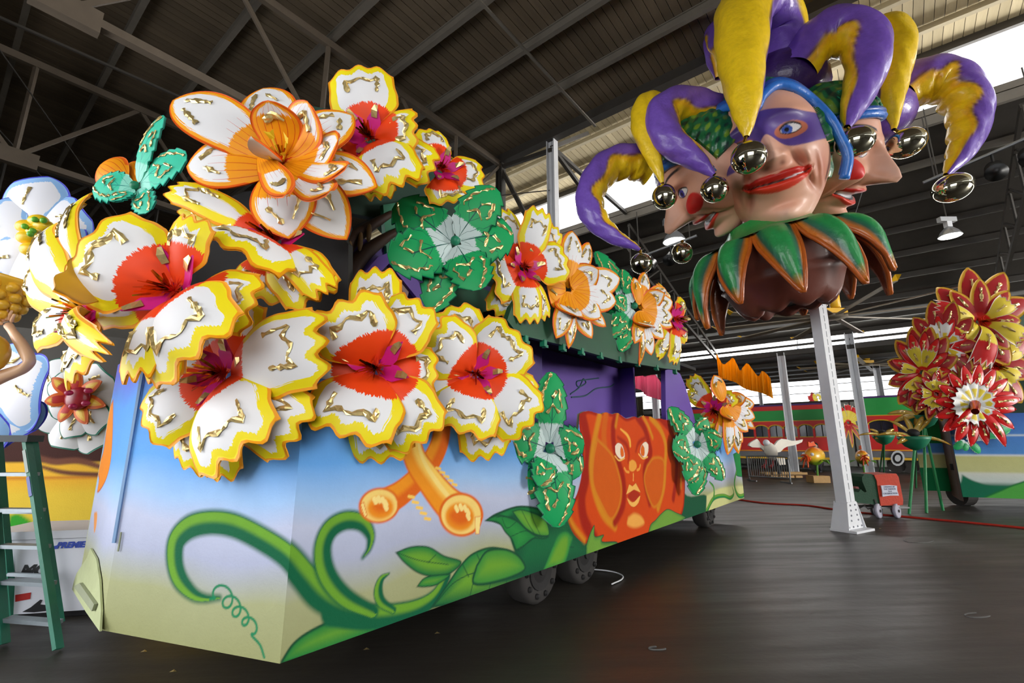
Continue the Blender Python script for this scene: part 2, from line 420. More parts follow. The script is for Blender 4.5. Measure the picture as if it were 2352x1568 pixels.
# enclosing walls (left end, right end, behind the camera with two wide doorways)
struct('wall_left', MB().box(W(17, -46, 6), (52, 0.3, 12), (AV, CV, ZV)), MWALL)
t = MB(); t.box(W(2.75, 30, 6), (20.5, 0.3, 12), (AV, CV, ZV)); t.box(W(20, 30, 9), (14, 0.3, 6), (AV, CV, ZV)); t.box(W(35.2, 30, 6), (16.5, 0.3, 12), (AV, CV, ZV)); struct('wall_right', t, MWALL)  # right wall has an added opening where the side fill enters
t = MB(); t.box(W(-7, -30, 6.1), (0.3, 32, 12.2), (AV, CV, ZV)); t.box(W(-7, -9, 9.3), (0.3, 10.2, 5.8), (AV, CV, ZV)); t.box(W(-7, -1.5, 6.1), (0.3, 5.2, 12.2), (AV, CV, ZV))
t.box(W(-7, 6.5, 10), (0.3, 11, 4.4), (AV, CV, ZV)); t.box(W(-7, 21, 6.1), (0.3, 18, 12.2), (AV, CV, ZV))
struct('wall_rear', t, MWALL)
# ================================================================== the flower float: body and painted panels
ZB = 0.42
CS = -2.80                                   # side panel plane
NC = W(1.46, CS)                             # near corner
CD = Vector((-0.946, 0.324, 0)); CN = Vector((-0.324, -0.946, 0))   # corner panel direction and outward normal
NL = NC + CD*1.46                            # left corner
FD = Vector((-0.73, 0.68, 0)).normalized(); FN = Vector((-0.68, -0.73, 0)).normalized()
FL = NL + FD*1.32
S_END = 11.7

class Mural:
    def __init__(s, org, du, nrm, us, zs):
        s.org = Vector(org); s.du = Vector(du); s.n = Vector(nrm); s.nu, s.nz = len(us), len(zs); s.sg = 1.0 if Vector(du).x > 0 else -1.0
        U, Z = np.meshgrid(us, zs); s.U = U.ravel(); s.Z = Z.ravel(); s.col = np.zeros((len(s.U), 3)) + 0.5
    def uz(s, x, y):
        p = on_plane(x, y, s.org, s.n); d = p - s.org
        return (d.dot(s.du), p.z)
    def sc(s, x, y):
        p = on_plane(x, y, s.org, s.n); return (p.y)/ray(x, y).y
    def pts(s, P): return np.array([s.uz(*p) for p in P])
    def blend(s, idx, a, c):
        a = np.asarray(a)[:, None]; s.col[idx] = s.col[idx]*(1 - a) + np.asarray(c)*a
    def box(s, Q, pad):
        lo = Q.min(0) - pad; hi = Q.max(0) + pad
        return np.nonzero((s.U > lo[0]) & (s.U < hi[0]) & (s.Z > lo[1]) & (s.Z < hi[1]))[0]
    def sdf(s, Q, idx):
        x = s.U[idx]; z = s.Z[idx]; d2 = np.full(len(idx), 1e9); ins = np.zeros(len(idx), bool); n = len(Q)
        for i in range(n):
            ax, az = Q[i]; bx, bz = Q[(i + 1) % n]; ex, ez = bx - ax, bz - az; L = ex*ex + ez*ez + 1e-12
            t = np.clip(((x - ax)*ex + (z - az)*ez)/L, 0, 1)
            d2 = np.minimum(d2, (x - ax - t*ex)**2 + (z - az - t*ez)**2)
            cr = (az > z) != (bz > z)
            with np.errstate(divide='ignore', invalid='ignore'):
                xi = ax + (z - az)/(bz - az if bz != az else 1e-9)*ex
            ins ^= cr & (x < xi)
        return np.where(ins, np.sqrt(d2), -np.sqrt(d2))
    def fill(s, P, c, soft=0.006, edge=None, ew=0.03, core=None, cw=0.1, smooth=True, down=None):
        """painted patch: c body, edge colour along the rim, core colour deep inside, down = colour towards its lower side"""
        Q = s.pts(P)
        if smooth: Q = catmull(list(Q) + [Q[0]], 5)[:-1]
        idx = s.box(Q, 0.05)
        if not len(idx): return
        d = s.sdf(Q, idx); a = sstep(-soft, soft, d); k = np.tile(np.asarray(c), (len(idx), 1))
        if down is not None:
            z = s.Z[idx]; f = sstep(0.15, 0.85, (Q[:, 1].max() - z)/(np.ptp(Q[:, 1]) + 1e-6))[:, None]; k = k*(1 - f) + np.asarray(down)*f
        if core is not None: f = sstep(0, cw, d)[:, None]; k = k*(1 - f) + np.asarray(core)*f
        if edge is not None: f = (1 - sstep(ew*0.3, ew, d))[:, None]; k = k*(1 - f) + np.asarray(edge)*f
        s.col[idx] = s.col[idx]*(1 - a[:, None]) + k*a[:, None]
    def line(s, P, w, c, soft=0.004, k=6, halo=0.0):
        """painted stroke, w in photo pixels (number or list); c may be three colours across the width"""
        P2 = [(*s.uz(*p), s.sc(*p)) for p in P]
        ws = w if isinstance(w, (list, tuple)) else [w]*len(P)
        A = catmull([(p[0], p[1], p[2]*ww/2) for p, ww in zip(P2, ws)], k)
        idx = s.box(A[:, :2], A[:, 2].max() + soft + halo + 0.01)
        if not len(idx): return
        x = s.U[idx]; z = s.Z[idx]; best = np.full(len(idx), 1e9); side = np.zeros(len(idx)); bw = np.zeros(len(idx))
        for i in range(len(A) - 1):
            ax, az, aw = A[i]; bx, bz, bww = A[i + 1]; ex, ez = bx - ax, bz - az; L = ex*ex + ez*ez + 1e-12
            t = np.clip(((x - ax)*ex + (z - az)*ez)/L, 0, 1); px = x - ax - t*ex; pz = z - az - t*ez
            r = np.maximum(aw + t*(bww - aw), 1e-4); d = np.sqrt(px*px + pz*pz); m = d - r < best
            best = np.where(m, d - r, best); bw = np.where(m, r, bw)
            side = np.where(m, s.sg*np.sign(ex*pz - ez*px)*d/r, side)
        if halo:
            a = (1 - sstep(0, halo, best))*0.75; s.blend(idx, a, c[0] if isinstance(c[0], (tuple, list)) else c)
        a = 1 - sstep(-soft, soft, best)
        if isinstance(c[0], (tuple, list)):
            f = np.clip(side*0.5 + 0.5, 0, 1); lo, mid, hi = [np.asarray(q) for q in c]
            g1 = sstep(0.36, 0.66, f)[:, None]
            k_ = mid*(1 - g1) + hi*g1
            e = (1 - sstep(0, 0.2, 1 - np.abs(side)))[:, None]; k_ = k_*(1 - e) + lo*e
        else: k_ = np.tile(np.asarray(c), (len(idx), 1))
        s.col[idx] = s.col[idx]*(1 - a[:, None]) + k_*a[:, None]
    def build(s, name, parent, mat, thick=0.03):
        V = np.array(s.org)[None, :]*np.array([1, 1, 0]) + s.U[:, None]*np.array(s.du) + s.Z[:, None]*np.array((0, 0, 1.0))
        F = gridfaces(s.nu, s.nz)
        if s.du.cross(Vector((0, 0, 1))).dot(s.n) < 0: F = F[:, ::-1]
        if getattr(s, 'hide', None) is not None: F = F[~s.hide[F].any(1)]
        if getattr(s, 'hide', None) is not None:
            n0 = len(V); cream = np.tile(np.array(rgb(150, 150, 120)), (n0, 1))
            return mk(name, np.vstack([V, V - np.array(s.n)*thick]), np.vstack([F, F[:, ::-1] + n0]), mat, parent, col=np.vstack([s.col, cream]), smooth=False)
        n0 = len(V); i = [0, s.nu - 1, n0 - 1, n0 - s.nu]; off = -np.array(s.n)*thick
        V2 = np.vstack([V, V[i] + off])
        corner = [n0, n0 + 1, n0 + 2, n0 + 3]
        F2 = np.vstack([F, np.array([[corner[0], corner[1], corner[2], corner[3]], [i[0], i[1], corner[1], corner[0]], [i[1], i[2], corner[2], corner[1]], [i[2], i[3], corner[3], corner[2]], [i[3], i[0], corner[0], corner[3]]])])
        return mk(name, V2, F2, mat, parent, col=np.vstack([s.col, s.col[i]]), smooth=False)
C_ = lambda x, y: (160 + x/2.138, 950 + y/2.138)     # crop of the lower front
D_ = lambda x, y: (1100 + x/3.135, 800 + y/3.135)    # crop of the pumpkin side
def CC(*a): return [C_(a[i], a[i + 1]) for i in range(0, len(a), 2)]
def DD(*a): return [D_(a[i], a[i + 1]) for i in range(0, len(a), 2)]

GD, GM, GL = rgb(14, 96, 62), rgb(34, 128, 60), rgb(108, 162, 48)
GX = rgb(20, 74, 48)
def sky(mu):
    z = mu.Z; n = np.sin(mu.U*3.1)*0.03 + np.sin(mu.U*7.7 + z*5)*0.015
    zz = z + n
    st = [(0.35, rgb(152, 154, 104)), (0.70, rgb(168, 171, 128)), (0.93, rgb(176, 182, 206)), (1.12, rgb(190, 197, 222)), (1.28, rgb(160, 196, 238)), (1.5, rgb(104, 168, 236)), (1.9, rgb(96, 160, 234)), (2.2, rgb(110, 110, 214))]  # painted sky; lower stops also darkened for shade low on the panels
    for k in range(3): mu.col[:, k] = np.interp(zz, [a for a, _ in st], [b[k] for _, b in st])
def vines(mu):
    g3r = (GD, GD, GL); g3 = (GD, GL, GD)
    # big leaf along the lower edge
    mu.fill(CC(1035, 1215, 1100, 1120, 1200, 1050, 1330, 1000, 1480, 1005, 1600, 1000, 1580, 1040, 1300, 1150, 1060, 1230), GM, edge=GX, ew=0.025, core=GL, cw=0.12, down=GM)
    # stem under everything
    mu.line(CC(1300, 965, 1450, 995, 1600, 985, 1720, 950, 1800, 890, 1850, 800), [60, 50, 45, 38, 30, 22], g3r, halo=0.02)
    # main curl
    mu.line(CC(735, 903, 660, 905, 600, 880, 540, 810, 515, 720, 525, 620, 590, 555, 690, 532, 800, 545, 920, 600, 1060, 690, 1150, 795, 1235, 890, 1340, 955, 1460, 990),
            [5, 14, 26, 40, 46, 50, 50, 48, 48, 48, 50, 54, 56, 46, 26], g3r, halo=0.03)
    mu.line(CC(1440, 705, 1470, 660, 1477, 595, 1435, 535, 1360, 522, 1285, 560, 1245, 640, 1247, 740, 1290, 835, 1370, 915, 1490, 975), [2, 10, 20, 32, 38, 42, 40, 40, 38, 34, 24], g3, halo=0.025)
    mu.line(CC(1568, 784, 1530, 812, 1515, 870, 1532, 925, 1590, 965), [2, 14, 22, 20, 12], g3, halo=0.012)
    # spiral tendril
    P = []
    for i in range(66):
        t = i/65; cx, cy = 735 + 175*t, 868 + 190*t; r = 40 - 17*t; a = t*4*2*math.pi + 2.2
        P.append(C_(cx + r*math.cos(a)*0.95, cy + r*math.sin(a)*1.15))
    P = [C_(690, 908)] + P + CC(895, 1090, 935, 1135, 955, 1195)
    mu.line(P, 4.2, rgb(22, 128, 84), k=3, halo=0.006)
    # leaves to the right
    def veins(L, w=2.2):
        for l in L: mu.line(l, w, GX, soft=0.004)
    mu.fill(CC(2038, 525, 2100, 485, 2220, 450, 2352, 480, 2420, 560, 2400, 740, 2260, 760, 2190, 680, 2150, 580, 2085, 520), rgb(28, 122, 62), edge=GX, ew=0.03, core=rgb(40, 140, 66), cw=0.15)
    veins((CC(2060, 522, 2160, 560, 2260, 600, 2352, 600), CC(2120, 545, 2200, 520, 2330, 510), CC(2170, 600, 2260, 640, 2330, 700)))
    mu.fill(CC(1770, 955, 1850, 840, 1920, 740, 1985, 680, 2080, 652, 2180, 680, 2240, 740, 2260, 830, 2100, 890, 1900, 935), rgb(34, 128, 62), edge=GX, ew=0.025, core=GL, cw=0.16, down=rgb(24, 100, 56))
    veins((CC(1790, 940, 1900, 820, 2050, 770, 2230, 800), CC(1960, 800, 1930, 740), CC(2040, 775, 2000, 690), CC(2120, 770, 2090, 680), CC(1990, 790, 1960, 920), CC(2080, 775, 2050, 900), CC(2150, 780, 2140, 880)))
    mu.fill(CC(1598, 680, 1680, 650, 1765, 652, 1840, 695, 1925, 725, 1870, 785, 1790, 800, 1715, 785, 1645, 735), GM, edge=GX, ew=0.016, core=GL, cw=0.08, down=rgb(24, 110, 58))
    veins((CC(1610, 682, 1720, 720, 1860, 740), CC(1760, 730, 1800, 690)), 1.8)
    mu.fill(CC(1702, 850, 1740, 805, 1800, 790, 1870, 790, 1805, 840, 1745, 852), GM, edge=GX, ew=0.014, core=GL, cw=0.06)
    # crossed orange trumpets
    OD, OM, OY = rgb(226, 104, 22), rgb(242, 150, 30), rgb(252, 206, 96)
    mu.line(CC(1835, 20, 1815, 150, 1750, 270, 1640, 380, 1540, 440), [50, 52, 54, 58, 64], (OD, OM, OD), halo=0.012)
    mu.line(CC(1670, 20, 1690, 200, 1770, 330, 1860, 440, 1940, 500), [54, 60, 66, 74, 84], (OD, OM, OY), halo=0.012)
    mu.line(CC(1700, 60, 1730, 210, 1800, 330, 1880, 430), [6, 9, 12, 10], rgb(253, 222, 130))
    for (cx, cy, rx, ry, ang) in ((1520, 450, 100, 86, -0.2), (1922, 495, 108, 106, 0.5)):
        E = lambda r: [C_(cx + r*rx*math.cos(t)*math.cos(ang) - r*ry*math.sin(t)*math.sin(ang), cy + r*rx*math.cos(t)*math.sin(ang) + r*ry*math.sin(t)*math.cos(ang)) for t in np.linspace(0, 2*math.pi, 14)[:-1]]
        mu.fill(E(1.02), OD, soft=0.01); mu.fill(E(0.9), rgb(250, 214, 120), soft=0.008); mu.fill([(x + (3 if cx < 1700 else -3), y + 5) for x, y in E(0.66)], OM, soft=0.02, core=OD, cw=0.08)
        for k in range(5):
            a = -2.2 + k*0.62; q = 0.34
            px, py = cx + q*rx*math.cos(a), cy + q*ry*math.sin(a)
            mu.line([C_(px - 4, py - 8), C_(px + 4, py + 8)], 11, rgb(253, 224, 140))
    mu.fill(CC(1425, 440, 1445, 432, 1462, 500, 1446, 510), rgb(253, 226, 140), edge=OD, ew=0.008, smooth=False)
    mu.fill(CC(1990, 505, 2022, 500, 2012, 590, 1992, 592), rgb(253, 226, 140), edge=OD, ew=0.008, smooth=False)
    for k in range(5):
        mu.line([C_(1665 + k*20, 405 + k*27), C_(1690 + k*20, 410 + k*27)], 7, OY); mu.line([C_(1800 + k*20, 265 + k*20), C_(1820 + k*20, 270 + k*20)], 6, OY)
def pumpkin(mu):
    DG = rgb(18, 84, 54)
    mu.fill(DD(170, 1240, 260, 1180, 420, 1180, 520, 1220, 640, 1150, 720, 1330, 900, 1440, 1020, 1440, 900, 1490, 400, 1640, 0, 1700, 0, 1560, 250, 1480), DG, soft=0.03, core=rgb(24, 104, 60), cw=0.25)
    E_ = lambda *a: [(1080 + a[i]/5.88, 1180 + a[i + 1]/5.88) for i in range(0, len(a), 2)]
    mu.fill(E_(190, 95, 300, 30, 420, 10, 620, 80, 760, 200, 900, 290, 1060, 300, 1000, 340, 850, 340, 700, 460, 620, 490, 560, 350, 470, 250, 380, 130), rgb(34, 126, 60), edge=GX, ew=0.02, core=rgb(46, 142, 64), cw=0.1)
    mu.fill(E_(560, -40, 720, -60, 1000, 60, 1070, 270, 980, 300, 850, 265, 720, 170), rgb(70, 146, 56), edge=GX, ew=0.015, core=rgb(104, 160, 52), cw=0.06)
    for v in (E_(350, 40, 560, 50, 760, 200, 900, 290), E_(430, 60, 500, 190, 640, 90), E_(540, 310, 720, 230, 800, 240), E_(640, 470, 780, 390, 880, 310), E_(700, -40, 780, 120, 870, 270), E_(820, -20, 860, 100, 950, 290)): mu.line(v, 1.6, GX, soft=0.004)
    mu.fill(E_(940, 870, 1080, 560, 1180, 300, 1280, 250, 1380, 310, 1340, 450, 1220, 620, 1080, 760), rgb(40, 128, 62), soft=0.02, core=rgb(112, 160, 52), cw=0.09)
    mu.line(E_(1130, 430, 1260, 440, 1400, 450), 1.8, GX, soft=0.005)
    mu.fill(DD(-20, 1560, 60, 1450, 200, 1440, 300, 1500, 330, 1600, 150, 1680, -40, 1700), rgb(60, 140, 58), edge=GX, ew=0.03, core=GL, cw=0.15)
    mu.fill(DD(470, 1590, 540, 1420, 600, 1330, 650, 1340, 650, 1440, 600, 1560), rgb(56, 146, 62), soft=0.02, core=GL, cw=0.08)
    mu.fill(DD(1400, 900, 1500, 1060, 1640, 1060, 1660, 1230, 1500, 1270, 1360, 1320, 1300, 1300), DG, soft=0.02)
    mu.fill(DD(1640, 1060, 1760, 1000, 1960, 1000, 1960, 1130, 1700, 1220, 1640, 1240), rgb(206, 206, 140), soft=0.03)
    G2 = rgb(30, 132, 64)
    mu.fill(DD(1830, 760, 1930, 720, 1940, 900, 1860, 920, 1850, 860), G2, edge=DG, ew=0.03)
    mu.line(DD(1640, 1170, 1690, 1080, 1760, 1060, 1810, 1075, 1835, 1045, 1825, 1000), [10, 9, 8, 8, 5, 2], (DG, G2, GL), halo=0.01)
    mu.line(DD(1855, 880, 1840, 980, 1870, 1060, 1920, 1040, 1930, 930), [6, 8, 9, 8, 5], (DG, G2, GL), halo=0.01)
    mu.line(DD(1650, 1150, 1690, 1070, 1690, 1000, 1660, 960), [6, 8, 8, 4], (DG, G2, GL))
    OR, OD, OY, OB = rgb(214, 72, 8), rgb(164, 30, 6), rgb(216, 138, 24), rgb(212, 98, 14)
    body = DD(722, 470, 790, 446, 850, 462, 910, 456, 960, 470, 1000, 460, 1060, 502, 1120, 486, 1180, 480, 1240, 490, 1300, 502, 1350, 512, 1405, 520, 1440, 620, 1472, 760, 1482, 900, 1482, 1050, 1462, 1190, 1380, 1300, 1250, 1365, 1000, 1445, 900, 1432, 760, 1400, 680, 1330, 640, 1220, 655, 1130, 705, 1050, 740, 900, 742, 700, 722, 560)
    mu.fill(body, OR, soft=0.008, edge=OD, ew=0.06, core=OR, cw=0.2)
    lobes = [(DD(740, 470, 770, 600, 790, 760, 770, 930, 740, 1080, 760, 1240, 830, 1370), OD, 34), (DD(870, 480, 840, 620, 815, 760, 810, 900, 840, 1060, 900, 1200, 980, 1280), OY, 20), (DD(915, 470, 900, 600, 905, 700), OB, 24),
             (DD(990, 480, 968, 560, 972, 690, 1000, 800, 1040, 950, 1040, 1120, 980, 1250), OD, 22), (DD(1140, 495, 1190, 570, 1225, 680, 1235, 760, 1195, 860, 1200, 980, 1230, 1110), OD, 20),
             (DD(1235, 495, 1310, 590, 1345, 700, 1340, 850, 1330, 1000, 1290, 1150), OY, 16), (DD(1310, 505, 1390, 610, 1420, 760, 1420, 930, 1400, 1080), OD, 18), (DD(1370, 520, 1430, 660, 1455, 820, 1455, 1000), OY, 8), (DD(650, 1215, 690, 1290, 760, 1380), OY, 12), (DD(1000, 470, 985, 560), OY, 9), (DD(1180, 485, 1220, 560, 1250, 640), OY, 10)]
    for P, c, w in lobes: mu.line(P, w, c, soft=0.035)
    mu.fill(DD(850, 640, 960, 760, 1010, 900, 1030, 1020, 1010, 1150, 950, 1240, 880, 1130, 820, 980, 820, 800), rgb(212, 92, 14), soft=0.03, edge=rgb(214, 130, 26), ew=0.05)
    mu.fill(DD(1210, 840, 1260, 780, 1330, 800, 1335, 950, 1310, 1090, 1260, 1150, 1210, 1050, 1188, 930), rgb(212, 92, 14), soft=0.03, edge=rgb(214, 130, 26), ew=0.05)
    RD = rgb(172, 40, 12); CR = rgb(248, 226, 200)
    mu.line(DD(1020, 580, 1065, 620, 1085, 660, 1090, 700), [4, 8, 10, 8], rgb(246, 178, 70), soft=0.012)
    mu.line(DD(1000, 640, 1060, 690, 1080, 760, 1075, 820), [8, 12, 10, 5], RD, soft=0.03)
    mu.line(DD(1200, 640, 1150, 680, 1130, 740), [8, 10, 6], RD, soft=0.03)
    for E, I in ((DD(978, 700, 1000, 676, 1030, 690, 1048, 740, 1050, 785, 1020, 800, 985, 760), DD(1024, 700, 1040, 730, 1044, 770, 1026, 780, 1018, 740)),
                 (DD(1222, 690, 1200, 668, 1172, 690, 1158, 740, 1170, 775, 1200, 790, 1220, 745), DD(1176, 690, 1164, 730, 1170, 768, 1190, 770, 1192, 720))):
        mu.fill(E, CR, edge=RD, ew=0.012); mu.fill(I, rgb(226, 104, 24), edge=RD, ew=0.008)
    mu.line(DD(980, 775, 1010, 806, 1048, 790), 4, rgb(244, 186, 90)); mu.line(DD(1150, 760, 1180, 792, 1215, 780), 4, rgb(244, 186, 90))
    mu.fill(DD(1080, 810, 1105, 794, 1132, 815, 1138, 860, 1110, 892, 1080, 875), rgb(242, 166, 66), edge=rgb(214, 84, 24), ew=0.02)
    mu.line(DD(1048, 862, 1062, 885, 1080, 890), 6, rgb(240, 156, 60)); mu.line(DD(1162, 840, 1155, 866, 1140, 875), 6, rgb(240, 156, 60))
    mu.line(DD(1112, 900, 1112, 950), [3, 4], rgb(244, 186, 90))
    mu.fill(DD(1058, 1055, 1082, 975, 1105, 990, 1130, 966, 1168, 1040, 1118, 1018), rgb(246, 184, 90), edge=RD, ew=0.006, smooth=False)
    mu.fill(DD(1070, 1060, 1112, 1020, 1158, 1048, 1140, 1088, 1110, 1100, 1085, 1085), rgb(176, 44, 16))
    mu.fill(DD(1062, 1068, 1110, 1105, 1160, 1058, 1150, 1110, 1118, 1142, 1084, 1125), rgb(246, 184, 90), edge=RD, ew=0.006)
    mu.fill(DD(1075, 1215, 1120, 1186, 1170, 1210, 1190, 1260, 1130, 1290, 1070, 1270), rgb(242, 170, 76), soft=0.03)
    for P in (DD(770, 1420, 800, 1330, 832, 1270, 836, 1350, 900, 1340, 888, 1388, 990, 1390, 1005, 1440, 900, 1480, 780, 1500), DD(1210, 1365, 1235, 1270, 1270, 1235, 1310, 1190, 1360, 1155, 1420, 1180, 1490, 1215, 1440, 1260, 1380, 1300, 1300, 1340)):
        mu.fill(P, rgb(96, 152, 60), edge=rgb(14, 66, 44), ew=0.016, core=rgb(112, 160, 60), cw=0.06, down=rgb(24, 104, 58))

MMURAL = vcol('airbrushed_canvas', 0.7, 0.004, 60, var=0.05, spec=0.15)
FLOAT = thing('parade_float', W(6.0, -4.3, 0), 'long flower-covered parade float with painted vines, orange trumpets and pumpkin', 'parade float')
mu = Mural(NC, CD, CN, np.linspace(0, 1.46, 220), np.linspace(ZB, 2.35, 290))
sky(mu); vines(mu); mu.build('corner_panel', FLOAT, MMURAL)
us = np.concatenate([np.linspace(0, 4.0, 520)[:-1], np.linspace(4.0, S_END - 1.46, 520)])
mu = Mural(NC, AV, CV, us, np.linspace(ZB, 2.0, 210))
sky(mu); f = sstep(1.8, 3.6, mu.U); mu.col *= (1 - 0.0*f)[:, None]
vines(mu); pumpkin(mu)
tp = mu.pts([(1225, 1030), (1300, 1030), (1326, 1020)] + DD(722, 470, 755, 452, 790, 446, 850, 462, 880, 470, 910, 456, 960, 470, 1000, 460, 1060, 502, 1120, 486, 1150, 500, 1180, 480, 1240, 490, 1270, 505, 1300, 502, 1350, 512, 1405, 520, 1440, 620) + [(1600, 1000), (1700, 1000)])
mu.hide = (mu.Z > np.interp(mu.U, tp[:, 0], tp[:, 1])) & (mu.U > tp[0, 0])
mu.build('side_panel', FLOAT, MMURAL)
# narrow front panel with the orange painting at its edge
mu = Mural(NL, FD, FN, np.linspace(0, 1.3, 90), np.linspace(ZB + 0.0, 2.3, 160))
sky(mu); P5 = lambda *a: [(a[i]/1.99, 780 + a[i + 1]/1.99) for i in range(0, len(a), 2)]
mu.fill(P5(518, 270, 500, 320, 485, 420, 470, 520, 445, 590, 452, 640, 445, 700, 480, 650, 505, 560, 515, 430), rgb(238, 140, 34), edge=rgb(190, 70, 16), ew=0.02)
mu.fill(P5(430, 790, 444, 790, 440, 850, 430, 880), rgb(226, 150, 80), soft=0.01); mu.build('front_panel', FLOAT, MMURAL)
MCREAM = paint('bare_cream_card', rgb(180, 188, 140), 0.7, 0.15, 8, bmp=0.01, bscale=12)
MPURP = paint('purple_panel_paint', rgb(108, 76, 172), 0.6, 0.15, 2.0)
MGREENP = paint('green_panel_paint', rgb(12, 80, 50), 0.55, 0.25, 4.0)  # green darkened to hold the shadow on the canopy edge
MTEALP = paint('teal_panel_paint', rgb(24, 128, 92), 0.5, 0.25, 4.0)
MDARK = paint('dark_underside', rgb(28, 26, 26), 0.8, 0.3, 3)
MRUB = paint('tyre_rubber', rgb(52, 49, 47), 0.8, 0.25, 9)
MBROWN = paint('painted_bark', rgb(70, 44, 30), 0.6, 0.5, 3, col2=rgb(40, 24, 18))
MOCHRE = paint('bark_highlight', rgb(112, 84, 46), 0.6, 0.2, 5)
# far side, rear, deck and underside
t = MB(); t.prism([FL + Vector((0, 0, ZB)), W(S_END, -6.0, ZB), W(S_END, -6.0, 2.0), FL + Vector((0, 0, 2.0))], CV*0.04); t.build('far_side_panel', MCREAM, FLOAT)
MB().prism([W(S_END, -6.0, ZB), W(S_END, CS - 0.03, ZB), W(S_END, CS - 0.03, 2.0), W(S_END, -6.0, 2.0)], -AV*0.04).build('rear_panel', MCREAM, FLOAT)
deck = [NC + Vector((0, 0, 1.1)), NL + Vector((0, 0, 1.1)), FL + Vector((0, 0, 1.1)), W(S_END, -5.9, 1.1), W(S_END, CS - 0.05, 1.1)]
deck = [p + (W(5, -4.4, 1.1) - p).normalized()*0.08 for p in deck]
MB().prism(deck, (0, 0, 0.08)).build('deck', MDARK, FLOAT)
t = MB()
for c in (-3.7, -5.0): t.bar(W(2.2, c, 0.72), W(11.2, c, 0.72), 0.14, 0.2)
for s in np.linspace(2.4, 11, 6): t.bar(W(s, -3.1, 0.86), W(s, -5.6, 0.86), 0.1, 0.1)
t.build('chassis', MDARK, FLOAT)
# wheels
for (s, c) in ((4.25, -3.16), (5.15, -3.16), (9.95, -3.16), (4.25, -5.4), (5.15, -5.4), (9.95, -5.4)):
    w = MB(); ctr = W(s, c, 0.33); w.lathe([(0.18, -0.13), (0.29, -0.135), (0.325, -0.09), (0.33, 0.0), (0.325, 0.09), (0.29, 0.135), (0.18, 0.13)], ctr, 28, CV)
    o = w.build('wheel', MRUB, FLOAT, smooth=True)
    h = MB(); h.lathe([(0.2, 0.118), (0.19, 0.145), (0.12, 0.13), (0.05, 0.15), (0.045, 0.17)], ctr, 20, CV)
    for k in range(10):
        a = k*math.pi/5; h.ball(ctr + CV*0.14 + AV*(0.245*math.cos(a)) + ZV*(0.245*math.sin(a)), 0.03, 6)
    h.build('rim', MDARK, o)
# torn corner of card at the lower left
t = MB(); q = [on_plane(x, y, FL - CV*0.02 if False else NL, FN) for x, y in ((237, 1448), (205, 1404), (172, 1352), (176, 1334), (182, 1316), (206, 1280), (214, 1258), (228, 1282), (236, 1330), (240, 1400))]
t.prism([p + FN*0.006 for p in q], FN*0.012); t.build('torn_card', MCREAM, FLOAT)
t = MB(); q = [on_plane(x, y, NL, FN) + FN*0.02 for x, y in ((184, 1344), (198, 1336), (234, 1384), (228, 1400))]; t.prism(q, FN*0.02); t.build('torn_flap', paint('grey_card_core', rgb(150, 156, 128), 0.8), FLOAT)
# vertical batten on the panel joint
MB().bar(NL + CN*0.012 + Vector((0, 0, 0.95)), NL + CN*0.012 + Vector((0, 0, 2.3)), 0.012, 0.02).build('joint_batten', paint('blue_batten', rgb(128, 164, 206), 0.5), FLOAT)
MB().bar(NL + CD*-0.05 + CN*0.01 + Vector((0, 0, 0.9)), NL + CD*-0.05 + CN*0.01 + Vector((0, 0, 1.02)), 0.008, 0.008).build('staple', MATS['grey_card_core'], FLOAT)

# superstructure: purple rooms, green canopy edge, dark tower that carries the flowers
def wallbox(name, s0, s1, c, z0, z1, mat, th=0.06): return MB().box(W((s0 + s1)/2, c, (z0 + z1)/2), (s1 - s0, th, z1 - z0), (AV, CV, ZV)).build(name, mat, FLOAT)
wallbox('room_wall', 3.9, 8.25, -4.0, 1.18, 3.0, MPURP)
MB().box(W(8.25, -3.83, 2.1), (0.06, 0.3, 1.8), (AV, CV, ZV)).build('room_end_wall', MPURP, FLOAT)
MB().box(W(6.6, -4.0, 3.02), (5.6, 2.2, 0.06), (AV, CV, ZV)).build('canopy_ceiling', MDARK, FLOAT)
# painted tendril on the room wall
MPT = paint('painted_tendril', rgb(44, 84, 96), 0.6)
pl = (W(4, -3.965), CV)
def onw(x, y): return on_plane(x, y, *pl)
P = [onw(x, y) for x, y in ((1310, 905), (1330, 890), (1340, 870), (1345, 880), (1328, 888), (1325, 876), (1345, 872), (1375, 868))]
MB().tube(catmull(P, 6), 0.012, 6).build('painted_curl', MPT, FLOAT)
P = [onw(x, y) for x, y in ((1312, 912), (1345, 908), (1370, 892), (1400, 888), (1410, 882))]
MB().tube(catmull(P, 6), 0.012, 6).build('painted_curl', MPT, FLOAT)
# canopy edge with small pegs
fas = [on_plane(x, y, W(4, CS + 0.02), CV) for x, y in ((1165, 735), (1190, 768), (1300, 794), (1420, 828), (1520, 845), (1562, 850), (1562, 810), (1480, 775), (1400, 720), (1300, 690), (1190, 660))]
MB().prism(fas, -CV*0.06).build('canopy_edge', MGREENP, FLOAT)
for k in range(9):
    f = k/8; x = 1205 + 345*f; y = 775 + 74*f
    p = on_plane(x, y + 4, W(4, CS), CV); MB().box(p, (0.05, 0.06, 0.07), (AV, CV, ZV)).box(p + AV*0.03 - ZV*0.03, (0.05, 0.05, 0.03), (AV, CV, ZV)).build('peg', MTEALP, FLOAT)
# rounded purple end post
q = [on_plane(x, y, W(9, CS - 0.25), CV) for x, y in ((1530, 985), (1528, 850), (1545, 846), (1562, 858), (1572, 880), (1590, 940), (1606, 1000))]
MB().prism(q, -CV*0.08).build('end_post', MPURP, FLOAT)
